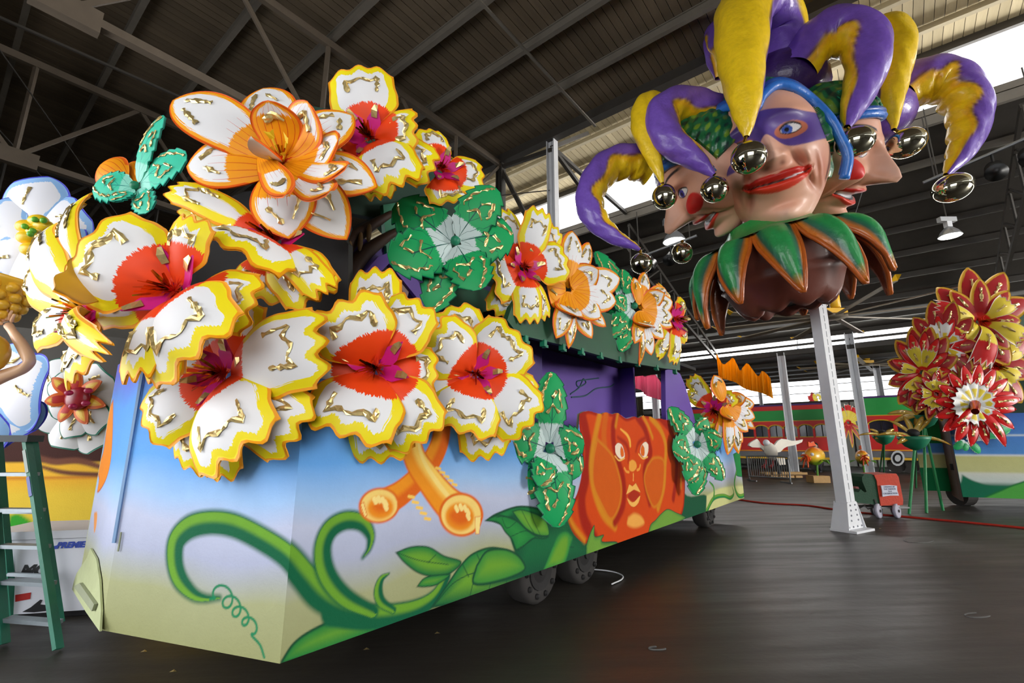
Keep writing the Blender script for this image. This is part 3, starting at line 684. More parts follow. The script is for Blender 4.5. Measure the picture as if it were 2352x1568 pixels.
# pumpkin top as a cut-out board
q = [on_plane(x, y, W(6, CS + 0.004), CV) for x, y in DD(735, 560, 722, 470, 790, 446, 850, 462, 910, 456, 960, 470, 1000, 460, 1060, 502, 1120, 486, 1180, 480, 1240, 490, 1300, 502, 1350, 512, 1405, 520, 1425, 600)]
q = [p for p in q]
# tower behind the flower heads
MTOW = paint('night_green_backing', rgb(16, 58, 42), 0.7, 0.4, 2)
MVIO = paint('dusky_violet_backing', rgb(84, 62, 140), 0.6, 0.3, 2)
tw = MB()
base = [W(2.1, -3.5), W(5.0, -3.5), W(5.0, -5.4), W(2.6, -5.6)]
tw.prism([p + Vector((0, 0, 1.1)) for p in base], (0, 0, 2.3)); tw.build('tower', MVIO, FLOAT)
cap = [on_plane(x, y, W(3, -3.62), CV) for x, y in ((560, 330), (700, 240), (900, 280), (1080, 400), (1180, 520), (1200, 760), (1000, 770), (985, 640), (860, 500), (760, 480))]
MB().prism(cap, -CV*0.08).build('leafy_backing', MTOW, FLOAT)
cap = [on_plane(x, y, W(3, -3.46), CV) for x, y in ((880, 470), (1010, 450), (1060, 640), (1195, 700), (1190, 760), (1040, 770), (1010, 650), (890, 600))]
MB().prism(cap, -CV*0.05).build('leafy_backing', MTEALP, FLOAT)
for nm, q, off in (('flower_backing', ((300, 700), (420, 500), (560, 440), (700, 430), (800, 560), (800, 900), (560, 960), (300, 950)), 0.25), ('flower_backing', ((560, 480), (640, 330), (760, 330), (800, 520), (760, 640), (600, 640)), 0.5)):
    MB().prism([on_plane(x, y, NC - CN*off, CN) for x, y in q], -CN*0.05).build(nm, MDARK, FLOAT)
# painted tree on the tower
def twp(x, y): return on_plane(x, y, W(3, -3.45), CV)
br = MB()
for P, R in ((((770, 700), (775, 620), (800, 560), (850, 520), (900, 490)), (0.1, 0.09, 0.07, 0.05, 0.03)), (((765, 700), (760, 620), (752, 560), (740, 510)), (0.1, 0.08, 0.06, 0.04)), (((785, 660), (830, 590), (880, 550), (930, 520)), (0.09, 0.07, 0.05, 0.02)), (((755, 690), (735, 600), (715, 540)), (0.07, 0.05, 0.03))):
    br.tube(catmull([twp(*p) for p in P], 5), list(np.interp(np.linspace(0, 1, 5*(len(P) - 1) + 1), np.linspace(0, 1, len(P)), R)), 8)
br.build('tree_relief', MBROWN, FLOAT, smooth=True)
hl = MB()
for (x, y) in ((772, 640), (790, 580), (815, 560), (760, 600), (835, 540), (745, 570), (778, 610)):
    hl.ball(twp(x, y) + CV*0.08, (0.025, 0.03, 0.09), 8)
hl.build('bark_streaks', MOCHRE, FLOAT, smooth=True)
MBLACK = paint('window_black', rgb(16, 14, 18), 0.7)
MB().prism([twp(x, y) + CV*0.03 for x, y in ((850, 625), (872, 600), (900, 610), (895, 640), (880, 660))], CV*0.02).build('dark_window', MBLACK, FLOAT)
MB().prism([twp(x, y) + CV*0.03 for x, y in ((898, 612), (922, 614), (936, 650), (925, 690), (905, 650))], CV*0.03).build('beige_jamb', paint('beige_jamb', rgb(150, 122, 118), 0.6), FLOAT)
MB().prism([twp(x, y) + CV*0.05 for x, y in ((770, 690), (855, 595), (880, 585), (905, 598), (985, 700), (970, 720), (880, 610), (790, 700))], CV*0.04).build('violet_gable', MPURP, FLOAT)
# ================================================================== foam flowers
def petal_mat(name, outline, fringe, body, core, core_r=0.42, fw=0.10, ow=0.022, jag=0.06, streak=None, freq=40, vein=None, rough=0.5, tipc=None, tip_r=0.75):
    m, nt, b = newmat(name)
    a = nd(nt, 'ShaderNodeAttribute', attribute_name='pt')
    sp = nd(nt, 'ShaderNodeSeparateColor'); nt.links.new(a.outputs['Color'], sp.inputs[0])
    e, r, u = sp.outputs[0], sp.outputs[1], sp.outputs[2]
    seed = a.outputs['Alpha']
    cv = nd(nt, 'ShaderNodeCombineXYZ'); nt.links.new(M(nt, 'MULTIPLY', u, freq), cv.inputs[0]); nt.links.new(M(nt, 'MULTIPLY', r, 3.0), cv.inputs[1]); nt.links.new(M(nt, 'MULTIPLY', seed, 37.0), cv.inputs[2])
    j = M(nt, 'SUBTRACT', noise(nt, cv.outputs[0], 2.2, 2), 0.5)
    j2 = M(nt, 'SUBTRACT', noise(nt, cv.outputs[0], 0.9, 3), 0.5)
    col = body
    fr = M(nt, 'LESS_THAN', M(nt, 'MULTIPLY_ADD', j, jag, M(nt, 'MULTIPLY_ADD', j2, jag, e)), fw)
    col = mixc(nt, fr, col, fringe)
    if vein is not None:
        # painted veins: ribs along and across the leaf
        w = nd(nt, 'ShaderNodeMath', operation='PINGPONG'); sock(nt, w.inputs[0], M(nt, 'ADD', M(nt, 'MULTIPLY', r, 3.6), M(nt, 'MULTIPLY', M(nt, 'ABSOLUTE', M(nt, 'SUBTRACT', u, 0.5)), -3.2))); w.inputs[1].default_value = 0.5
        l1 = M(nt, 'LESS_THAN', w.outputs[0], 0.022); l2 = M(nt, 'LESS_THAN', M(nt, 'ABSOLUTE', M(nt, 'SUBTRACT', u, 0.5)), 0.013)
        near = M(nt, 'LESS_THAN', r, 0.62)
    if core is not None:
        k = M(nt, 'LESS_THAN', M(nt, 'MULTIPLY_ADD', j, 0.10, M(nt, 'MULTIPLY_ADD', j2, 0.05, r)), core_r)
        col = mixc(nt, k, col, core)
    if vein is not None:
        col = mixc(nt, M(nt, 'MULTIPLY', M(nt, 'MAXIMUM', l1, l2), near), col, vein)
    if streak is not None:
        w = nd(nt, 'ShaderNodeMath', operation='PINGPONG'); sock(nt, w.inputs[0], M(nt, 'MULTIPLY', u, 7.0)); w.inputs[1].default_value = 0.5
        th = M(nt, 'MULTIPLY_ADD', r, -0.09, 0.075)
        ln = M(nt, 'LESS_THAN', w.outputs[0], th); cut = M(nt, 'LESS_THAN', M(nt, 'MULTIPLY_ADD', j2, 0.5, r), 0.66)
        col = mixc(nt, M(nt, 'MULTIPLY', ln, cut), col, streak)
    if tipc is not None:
        col = mixc(nt, M(nt, 'GREATER_THAN', M(nt, 'MULTIPLY_ADD', j, 0.10, M(nt, 'MULTIPLY_ADD', j2, 0.08, r)), tip_r), col, tipc)
    if outline is not None:
        col = mixc(nt, M(nt, 'LESS_THAN', e, ow), col, outline)
    nt.links.new(col, b.inputs['Base Color']) if isinstance(col, bpy.types.NodeSocket) else None
    b.inputs['Roughness'].default_value = rough; b.inputs['Specular IOR Level'].default_value = 0.3
    bump(nt, b, noise(nt, texco(nt), 7, 2), 0.01, 0.25)
    return m
WHT = rgb(238, 238, 240)
PM = {
 'hib': petal_mat('yellow_edged_petal', rgb(244, 160, 22), rgb(246, 226, 26), WHT, rgb(246, 72, 18), 0.43, 0.105, 0.026),
 'lily': petal_mat('orange_edged_petal', rgb(236, 96, 18), rgb(250, 168, 24), WHT, rgb(252, 164, 12), 0.56, 0.06, 0.02, streak=rgb(214, 66, 14)),
 'cup': petal_mat('orange_cup_petal', rgb(236, 104, 18), rgb(250, 172, 30), WHT, rgb(246, 158, 10), 0.47, 0.06, 0.028, streak=rgb(214, 66, 14)),
 'leaf': petal_mat('painted_leaf', rgb(10, 92, 70), rgb(26, 162, 92), rgb(28, 168, 96), rgb(206, 224, 222), 0.25, 0.05, 0.014, vein=rgb(12, 84, 76), freq=30),
 'teal': petal_mat('painted_teal_leaf', rgb(20, 140, 120), rgb(72, 214, 178), rgb(66, 208, 172), rgb(150, 226, 206), 0.25, 0.05, 0.014, vein=rgb(24, 140, 130)),
 'blue': petal_mat('blue_edged_petal', rgb(66, 70, 210), rgb(150, 196, 246), rgb(240, 242, 250), None, 0, 0.13, 0.026),
 'wgreen': petal_mat('green_edged_white_petal', rgb(22, 116, 92), rgb(232, 232, 232), rgb(236, 236, 236), None, 0, 0.03, 0.026),
 'ystar': petal_mat('yellow_star_petal', rgb(226, 104, 26), rgb(238, 176, 40), rgb(244, 206, 60), rgb(196, 40, 32), 0.34, 0.08, 0.05),
 'ryel': petal_mat('red_tipped_yellow_petal', rgb(236, 222, 210), rgb(228, 204, 60), rgb(228, 204, 60), rgb(214, 40, 24), 0.17, 0.02, 0.014, tipc=rgb(204, 26, 28), tip_r=0.68),
 'red': petal_mat('red_foil_petal', rgb(150, 14, 18), rgb(206, 26, 26), rgb(212, 30, 28), None, 0, 0.05, 0.02, rough=0.25),
 'dred': petal_mat('dark_red_petal', rgb(206, 158, 40), rgb(206, 158, 40), rgb(170, 26, 30), rgb(200, 32, 26), 0.2, 0.05, 0.01, rough=0.4),
 'bell': petal_mat('white_rimmed_yellow_petal', rgb(240, 240, 238), rgb(240, 240, 238), rgb(232, 206, 48), rgb(240, 240, 236), 0.2, 0.05, 0.02, tipc=rgb(240, 240, 236), tip_r=0.42),
 'gold': petal_mat('golden_spike_petal', rgb(150, 112, 40), rgb(196, 160, 60), rgb(202, 178, 110), None, 0, 0.05, 0.02, rough=0.3),
}
MBACK = paint('ochre_foam_back', rgb(206, 152, 30), 0.6, 0.2, 3)
MBACKG = paint('green_foam_back', rgb(16, 112, 78), 0.6, 0.2, 3)
MBACKR = paint('red_foam_back', rgb(150, 22, 24), 0.5, 0.2, 3)
MBACKW = paint('pale_foam_back', rgb(212, 202, 190), 0.6, 0.2, 3)
BACKS = {'lily': MBACKW, 'cup': MBACKW, 'leaf': MBACKG, 'teal': MBACKG, 'red': MBACKR, 'ryel': MBACKR, 'dred': MBACKR, 'blue': MATS['blue_edged_petal'], 'gold': MBACK}
def foil_mat(name, col, rough=0.22, metal=1.0):
    m, nt, b = newmat(name); n = noise(nt, texco(nt), 40, 3)
    nt.links.new(mixc(nt, n, tuple(x*0.6 for x in col), col), b.inputs['Base Color'])
    b.inputs['Metallic'].default_value = metal; b.inputs['Roughness'].default_value = rough; return m
MFOIL = foil_mat('gold_foil', rgb(250, 222, 150), 0.3, 0.7); MTIN = foil_mat('gold_tinsel', rgb(226, 178, 70), 0.18); MRFOIL = foil_mat('red_foil', rgb(214, 60, 40), 0.2)
MPINK = paint('magenta_foam', rgb(222, 34, 142), 0.45, 0.1, 5)
MFUZZ = paint('red_orange_fuzz', rgb(236, 62, 22), 0.7, 0.3, 20)
MYST = paint('yellow_stamen', rgb(236, 206, 40), 0.5, 0.1, 6)

def shape(kind, u, v):
    """half-width fraction and length fraction of the outline"""
    if kind == 'hib':
        w = (0.30 + 0.70*sstep(0.0, 0.50, v))*(1 - 0.06*sstep(0.8, 1.0, v))*1.2
        e = 1 - 0.10*np.abs(u)**3 + 0.042*np.cos(u*math.pi*3.1 + 0.6*np.sin(u*2)) - 0.03
        w = w*(1 + 0.035*np.sin(v*14)*sstep(0.5, 0.75, v)); return w, e
    if kind in ('lily', 'cup'):
        w = np.clip(v, 0, 1)**0.62*np.clip(1 - v**2.7, 0, 1)**0.85*1.6 + 0.12*(1 - v); return w, 1 + 0*u
    if kind in ('leaf', 'teal'):
        saw = 1 - 0.2*((v*6.2) % 1.0)
        w = np.clip(v, 0, 1)**0.6*np.clip(1 - v, 0, 1)**0.52*2.25*saw + 0.04*(1 - v); return w, 1 + 0*u
    if kind in ('blue', 'wgreen'):
        w = (0.22 + 0.78*sstep(0, 0.6, v))*np.sqrt(np.clip(1 - np.clip((v - 0.55)/0.5, 0, 1)**2.4, 0.05, 1)); return w, 1 - 0.0*u
    if kind == 'ryel':
        w = 0.25 + 0.75*sstep(0, 0.8, v); e = 1 + 0.05*np.cos(u*math.pi*4); return w, e
    if kind == 'bell':
        w = 0.2 + 0.8*v; e = 1 + 0.07*np.cos(u*math.pi*2); return w, e
    w = np.clip(v, 0, 1)**0.5*np.clip(1 - v**1.8, 0, 1)**0.8*1.2 + 0.04; return w, 1 + 0*u

def petal(flower, kind, base, tip, n, hw, R, C, bulge=0.18, curl=0.25, seed=0.0, name='petal', res=(23, 24), foil=True, th=0.014, wdir=None, back=None, foilw=0.011):
    base = np.array(base, float); tip = np.array(tip, float); n = np.array(n, float); n /= np.linalg.norm(n)
    ax = tip - base; L = np.linalg.norm(ax)
    wd = np.cross(ax, n) if wdir is None else np.array(wdir, float); wd /= np.linalg.norm(wd) + 1e-9
    pn = np.cross(wd, ax); pn /= np.linalg.norm(pn) + 1e-9
    if pn.dot(n) < 0: pn = -pn
    ctl = (base + tip)/2 + pn*bulge*L*1.3
    def S(u, v):
        u = np.asarray(u, float); v = np.asarray(v, float)
        w, e = shape(kind, u, v); vv = v*e
        p = ((1 - vv)**2)[..., None]*base + (2*vv*(1 - vv))[..., None]*ctl + (vv**2)[..., None]*tip
        return p + (u*w*hw)[..., None]*wd - (curl*hw*(u*w)**2)[..., None]*pn
    nu, nv = res; v1 = np.linspace(0, 1, nv)
    if kind in ('blue', 'wgreen'): v1 = 1 - (1 - v1)**1.4
    U, V = np.meshgrid(np.linspace(-1, 1, nu), v1)
    P = S(U, V).reshape(-1, 3)
    Fq = gridfaces(nu, nv)
    w, e = shape(kind, U, V)
    ed = np.minimum((1 - np.abs(U))*np.maximum(w, 0.05)*hw, (1 - V)*e*L + 0.0)
    if kind in ('lily', 'cup', 'leaf', 'teal', 'red', 'gold', 'dred', 'ystar'): ed = (1 - np.abs(U))*np.maximum(w, 0.02)*hw*0.9
    ed = ed + np.where(V < 0.25, 1.0, 0)*R*0 + (1 - sstep(0.0, 0.3, V))*R*0.3
    rad = np.linalg.norm((P - np.array(C)).reshape(-1, 3), axis=1)/R
    if kind in ('leaf', 'teal'): rad = V.ravel()*0.95
    at = np.stack([(ed/R).ravel(), rad, (U*0.5 + 0.5).ravel(), np.full(U.size, seed)], 1)
    # shell normals
    dU = np.gradient(P.reshape(nv, nu, 3), axis=1); dV = np.gradient(P.reshape(nv, nu, 3), axis=0)
    N = np.cross(dU, dV); N /= np.linalg.norm(N, axis=2, keepdims=True) + 1e-12
    if np.sum(N*pn) < 0: N = -N; Fq_f = Fq[:, ::-1]
    else: Fq_f = Fq
    nn = len(P); B = P - N.reshape(-1, 3)*th
    rim = list(range(nu)) + [i*nu + nu - 1 for i in range(1, nv)] + [(nv - 1)*nu + k for k in range(nu - 2, -1, -1)] + [i*nu for i in range(nv - 2, 0, -1)]
    rq = np.array([[rim[i], rim[(i + 1) % len(rim)], rim[(i + 1) % len(rim)] + nn, rim[i] + nn] for i in range(len(rim))])
    F = np.vstack([Fq_f, Fq_f[:, ::-1] + nn, rq])
    mi = [0]*len(Fq) + [1]*len(Fq) + [0]*len(rq)
    o = mk(name, np.vstack([P, B]), F, [PM[kind], back or BACKS.get(kind, MBACK)], flower, midx=mi, attrs={'pt': np.vstack([at, at])})
    if foil:
        paths = []
        j = lambda a: a + RNG.uniform(-0.05, 0.05)
        if kind == 'hib': paths = [[(j(-.42), j(.56)), (j(-.5), j(.76)), (j(.0), j(.77)), (j(.5), j(.76)), (j(.42), j(.56))]]
        elif kind in ('lily', 'cup'): paths = [[(j(-.5), j(.55)), (j(-.35), j(.78))], [(j(.1), j(.82)), (j(.45), j(.62))]] if kind == 'lily' else [[(j(-.4), j(.6)), (j(0), j(.78)), (j(.4), j(.62))]]
        elif kind in ('leaf', 'teal'): paths = [[(-.7, j(.45)), (-.62, .7), (-.3, .92), (0, .97)], [(j(.62), j(.5)), (j(.5), .75)], [(j(-.4), .4), (0, .52), (j(.45), .42)], [(0, .62), (j(.3), .72)]]
        elif kind in ('blue', 'wgreen'): paths = [[(j(-.2), .5), (j(0), .66), (j(.1), .8)]]
        elif kind in ('red', 'dred', 'ryel', 'gold'): paths = [[(j(0), .4), (j(0), .75)]]
        fm = MB()
        for pa in paths:
            A = np.array(pa); seg = np.linalg.norm(np.diff(A, axis=0)*np.array([hw, L]), axis=1); tot = seg.sum()
            k = max(4, int(tot/(0.016*max(1, R/0.5)))); tt = np.linspace(0, tot, k); cs = np.concatenate([[0], np.cumsum(seg)])
            uu = np.interp(tt, cs, A[:, 0]); vv = np.interp(tt, cs, A[:, 1]); ctr = S(uu, vv)
            tg = np.gradient(ctr, axis=0); tg /= np.linalg.norm(tg, axis=1, keepdims=True) + 1e-9
            sd = np.cross(tg, pn); fw = foilw*max(0.6, R/0.5)*(0.72 if kind in ('leaf', 'teal') else 1.0)
            Vv = []
            for q in range(k):
                wj = fw*RNG.uniform(0.4, 1.8)
                for s in (-1, -0.3, 0.4, 1):
                    Vv.append(ctr[q] + sd[q]*wj*s + pn*(0.004 + (RNG.uniform(0.002, 0.5)*fw*2.2 if abs(s) < 0.9 else 0.002)))
            Ff = []
            for q in range(k - 1):
                for s in range(3): a = q*4 + s; Ff.append((a, a + 1, a + 5, a + 4))
            fm.add(Vv, Ff)
        if fm.V: fm.build('foil_strip', MFOIL, o)
    return o

def center_hib(fl, C, n, R, star=True):
    n = Vector(n).normalized(); r0 = n.orthogonal().normalized(); q0 = n.cross(r0)
    f = MB()
    for k in range(70):
        a = random.uniform(0, 2*math.pi); e = random.uniform(0.0, 1.2); d = (n*math.cos(e) + (r0*math.cos(a) + q0*math.sin(a))*math.sin(e))
        p = Vector(C) + n*0.02*R; s = d.orthogonal().normalized()*0.012*R; l = R*random.uniform(0.10, 0.20)
        s2 = d.cross(s)
        f.add([p + s, p - s*0.5 + s2*0.87, p - s*0.5 - s2*0.87, p + d*l], [(0, 1, 3), (1, 2, 3), (2, 0, 3)])
    f.build('fuzz', MFUZZ, fl)
    t = MB()
    for k in range(16):
        a = random.uniform(0, 2*math.pi); e = random.uniform(0.1, 0.7); d = (n*math.cos(e) + (r0*math.cos(a) + q0*math.sin(a))*math.sin(e)) + Vector((0, 0, -0.25))
        d.normalize(); s = d.orthogonal().normalized()*0.016*R; p = Vector(C) + n*0.06*R; l = R*random.uniform(0.2, 0.34)
        m1 = p + d*l*0.5 + s.cross(d)*random.uniform(-1, 1)
        t.add([p - s*0.5, p + s*0.5, m1 + s, m1 - s, p + d*l + s*0.6, p + d*l - s*0.6], [(0, 1, 2, 3), (3, 2, 4, 5)])
    t.build('tinsel', MTIN, fl)
    if star:
        off = random.uniform(0, 1)
        for k in range(6):
            a = 2*math.pi*(k + off)/6; d = (r0*math.cos(a) + q0*math.sin(a)); w = n.cross(d)*0.085*R
            b0 = Vector(C) + d*0.06*R - n*0.0; m1 = Vector(C) + d*0.2*R + n*0.10*R; tp = Vector(C) + d*0.36*R + n*0.20*R
            g = MB(); V = [b0 - w*0.9, b0 + w*0.9, m1 + w, m1 - w, tp]; B = [v - n*0.012 for v in V]
            g.add(V + B, [(0, 1, 2, 3), (3, 2, 4), (6, 5, 8, 7), (7, 8, 9), (0, 3, 8, 5), (1, 6, 7, 2), (3, 4, 9, 8), (2, 7, 9, 4), (0, 5, 6, 1)])
            o = g.build('star_petal', MPINK, fl)
            h = MB(); e0 = m1.lerp(tp, 0.1) + n*0.012; e1 = m1.lerp(tp, 0.85) + n*0.012; ww = w*0.42
            h.add([e0 - ww, e0 + ww, e0.lerp(e1, .5) + ww*1.2 + n*0.012, e0.lerp(e1, .5) - ww*0.8 + n*0.004, e1 + ww*0.6, e1 - ww*0.6], [(0, 1, 2, 3), (3, 2, 4, 5)])
            h.build('foil_strip', MFOIL, o)
def center_lily(fl, C, n, R):
    n = Vector(n).normalized(); r0 = n.orthogonal().normalized(); q0 = n.cross(r0)
    f = MB()
    for k in range(60):
        a = random.uniform(0, 2*math.pi); e = random.uniform(0.2, 1.3); d = (n*math.cos(e) + (r0*math.cos(a) + q0*math.sin(a))*math.sin(e))
        p = Vector(C); s = d.orthogonal().normalized()*0.012*R; l = R*random.uniform(0.08, 0.17); s2 = d.cross(s)
        f.add([p + s, p - s*0.5 + s2*0.87, p - s*0.5 - s2*0.87, p + d*l], [(0, 1, 3), (1, 2, 3), (2, 0, 3)])
    f.build('fuzz', MFUZZ, fl)
    for k in range(5):
        a = 2*math.pi*k/5 + 0.5; d = (r0*math.cos(a) + q0*math.sin(a)); w = n.cross(d)*0.05*R
        g = MB(); g.tube([Vector(C), Vector(C) + d*0.08*R + n*0.12*R, Vector(C) + d*0.13*R + n*0.2*R], 0.012*R, 6)
        tpt = Vector(C) + d*0.13*R + n*0.2*R
        g.add([tpt - w*0.5, tpt + w*0.5, tpt + w + n*0.09*R + d*0.03*R, tpt + n*0.06*R + d*0.03*R, tpt - w + n*0.09*R + d*0.03*R], [(0, 1, 2, 3), (0, 3, 4)])
        g.build('stamen', MYST, fl)
    t = MB()
    for k in range(10):
        a = random.uniform(0, 2*math.pi); d = (n + (r0*math.cos(a) + q0*math.sin(a))*0.6).normalized(); s = d.orthogonal().normalized()*0.012*R
        t.add([Vector(C) - s, Vector(C) + s, Vector(C) + d*R*0.18 + s, Vector(C) + d*R*0.18 - s], [(0, 1, 2, 3)])
    t.build('tinsel', MTIN, fl)

def cam_n(r, t, u): return Vector((r, -t, u)).normalized()      # right, towards the viewer, up
def flower(name, label, kind, cx, cy, Y, n, petals, R=None, center='hib', group=None, star=True, foil=True, th=0.014, res=(23, 24), cat='flower', bulge=0.2, curl=0.3, wmul=1.0):
    """petals: (tip x, tip y, width px, lift in R, [bulge], [kind], [base x, base y])"""
    C = atY(cx, cy, Y); sc = scaleY(cx, cy, Y)
    if R is None: R = max(math.hypot(p[0] - cx, p[1] - cy) for p in petals)*sc*1.0
    fl = thing(name, C, label, cat, group)
    n = Vector(n).normalized()
    for i, p in enumerate(petals):
        lift = p[3] if len(p) > 3 and p[3] is not None else 0.15
        bg = p[4] if len(p) > 4 and p[4] is not None else bulge
        kd = p[5] if len(p) > 5 and p[5] else kind
        tip = on_plane(p[0], p[1], C + n*lift*R, n)
        if len(p) > 6: base = on_plane(p[6], p[7], C + n*0.05*R, n)
        else: base = C + (tip - C).normalized()*0.07*R + n*(-0.07*R if lift < 0 else 0.0)
        cl = p[8] if len(p) > 8 else curl
        petal(fl, kd, base, tip, n, p[2]*sc*0.5*wmul, R, C, bg, cl, seed=(i*0.37 + cx*0.013) % 1.0, foil=foil, th=th, res=res,
              name='leaf_blade' if kd in ('leaf', 'teal') else 'petal')
    if center == 'hib': center_hib(fl, C, n, R, star)
    elif center == 'lily': center_lily(fl, C, n, R)
    elif center == 'bud': MB().ball(C + n*0.03*R, 0.07*R, 10).build('bud', MTEALP, fl, smooth=True)
    return fl
X2 = lambda x, y: (x/3.136, 400 + y/3.136)
X3 = lambda x, y: (380 + x/2.851, 130 + y/2.851)
X4 = lambda x, y: (300 + x/2.476, 580 + y/2.476)
X6 = lambda x, y: (850 + x/2.94, 400 + y/2.94)
def T(f, s, L):
    """petal list from crop coordinates: (x, y, width, lift, ...)"""
    return [(*f(p[0], p[1]), p[2]/s, *p[3:6], *(f(p[6], p[7]) if len(p) > 6 else ()), *p[8:9]) for p in L]
G1 = 'flowers on the float'
flower('scalloped_flower', 'large yellow-edged white flower at the far left front of the float, pointing left', 'hib', *X2(700, 1010), 2.9, cam_n(-.45, .85, .1), T(X2, 3.136, [
    (360, 420, 330, .05), (640, 160, 230, -.1), (300, 720, 330, -.1), (250, 1130, 330, .1), (520, 1500, 300, .15), (770, 1290, 150, .5)]), R=0.62, group=G1)
flower('scalloped_flower', 'yellow-edged flower with magenta star centre, its top-left petal folded open to the ochre back', 'hib', *X2(1270, 850), 2.55, cam_n(-.15, .98, .1), T(X2, 3.136, [
    (570, 480, 610, .35, .25), (1390, 290, 330, .2), (1420, 1320, 600, .35, .25), (960, 1490, 260, .35), (1850, 930, 420, -.1), (1140, 1520, 300, -.1), (700, 900, 420, -.15)]), R=0.66, group=G1)
petal(bpy.data.objects['scalloped_flower.001'], 'hib', atY(285, 665, 2.6), atY(160, 600, 2.42), (0.3, 0.85, -0.35), 0.19, 0.66, atY(400, 670, 2.6), -0.12, 0.5, foil=False)
flower('scalloped_flower', 'yellow-edged flower with a bent box-like petal just under the big orange flower', 'hib', *X3(720, 1215), 2.95, cam_n(.1, .95, .25), T(X3, 2.851, [
    (20, 850, 190, .1), (110, 960, 200, -.1), (380, 1250, 560, .5, .35), (1060, 1550, 200, .2), (1010, 1600, 330, .0), (560, 1600, 330, -.1)]), R=0.62, group=G1)
flower('scalloped_flower', 'lowest yellow-edged flower on the front corner, petals hanging over the blue panel', 'hib', *X4(540, 690), 2.85, cam_n(-.2, .97, .05), T(X4, 2.476, [
    (1120, 500, 400, .2, .25), (600, 1180, 440, .35, .28), (60, 980, 350, .1), (960, 1060, 360, .05), (300, 1230, 330, -.2), (490, 1300, 260, -.25), (560, 300, 380, -.1), (250, 450, 300, -.2)]), R=0.6, group=G1)
flower('scalloped_flower', 'middle yellow-edged flower above the orange painted trumpets', 'hib', *X4(1400, 660), 3.05, cam_n(.1, .97, .0), T(X4, 2.476, [
    (1390, 80, 270, -.15), (1640, 260, 300, .0), (950, 700, 440, -.05), (1180, 270, 380, .4, .3), (1190, 1050, 420, .4, .3), (1680, 1080, 330, .0), (1425, 1200, 330, -.2), (1750, 700, 300, -.2)]), R=0.66, group=G1)
flower('scalloped_flower', 'smaller yellow-edged flower nearest the green leaf cluster on the side panel', 'hib', *X4(1960, 690), 3.75, cam_n(.2, .95, .0), T(X4, 2.476, [
    (1810, 300, 300, -.15), (1555, 720, 350, .1), (1700, 440, 290, .4, .3), (2210, 450, 340, .1), (2290, 980, 310, .1), (1870, 1030, 340, .3, .25), (2035, 1180, 260, -.2), (2310, 830, 220, -.2)]), R=0.6, group=G1)
flower('scalloped_flower', 'topmost yellow-edged flower with one petal standing straight up', 'hib', *X3(1340, 540), 3.35, cam_n(.1, .97, .0), T(X3, 2.851, [
    (1262, 55, 370, .1), (1650, 450, 280, .25), (1770, 740, 280, -.1), (1410, 940, 190, -.1), (1120, 700, 300, -.1), (1552, 850, 320, .35, .28)]), R=0.66, group=G1)
flower('scalloped_flower', 'half-hidden yellow-edged flower behind the topmost flower, right beside the green leaves', 'hib', *X3(1800, 740), 3.75, cam_n(.45, .85, .1), T(X3, 2.851, [
    (1730, 470, 200, .0), (1880, 660, 160, -.1), (2090, 780, 240, .1), (1890, 960, 260, .0)]), R=0.55, group=G1)
flower('scalloped_flower', 'yellow-edged flower at the near end of the green canopy edge', 'hib', *X6(1030, 630), 4.55, cam_n(.45, .88, .0), T(X6, 2.94, [
    (880, 230, 190, -.05), (850, 960, 200, -.1), (1180, 990, 160, -.1), (1270, 360, 170, -.1), (810, 680, 330, .15), (1080, 1010, 190, .1), (1340, 570, 260, .15), (1165, 230, 190, .3)]), R=0.6, group=G1)
flower('scalloped_flower', 'yellow-edged flower at the far end of the green canopy edge', 'hib', *X6(2050, 980), 7.5, cam_n(.6, .8, .0), T(X6, 2.94, [
    (1935, 740, 90, .0), (2140, 1130, 90, .0), (2050, 1285, 110, .0), (2120, 850, 100, .0), (1930, 1240, 100, -.1)]), R=0.75, group=G1, res=(11, 14))
flower('scalloped_flower', 'yellow-edged flower at the tail of the float beside the purple end post', 'hib', *D_(1690, 440), 9.5, cam_n(-.35, .93, .0), [
    (*D_(1520, 195), 34, .1), (*D_(1500, 300), 32, .1), (*D_(1640, 560), 26, .3), (*D_(1720, 600), 34, .1), (*D_(1850, 330), 34, -.1)], R=0.8, group=G1, res=(11, 14))
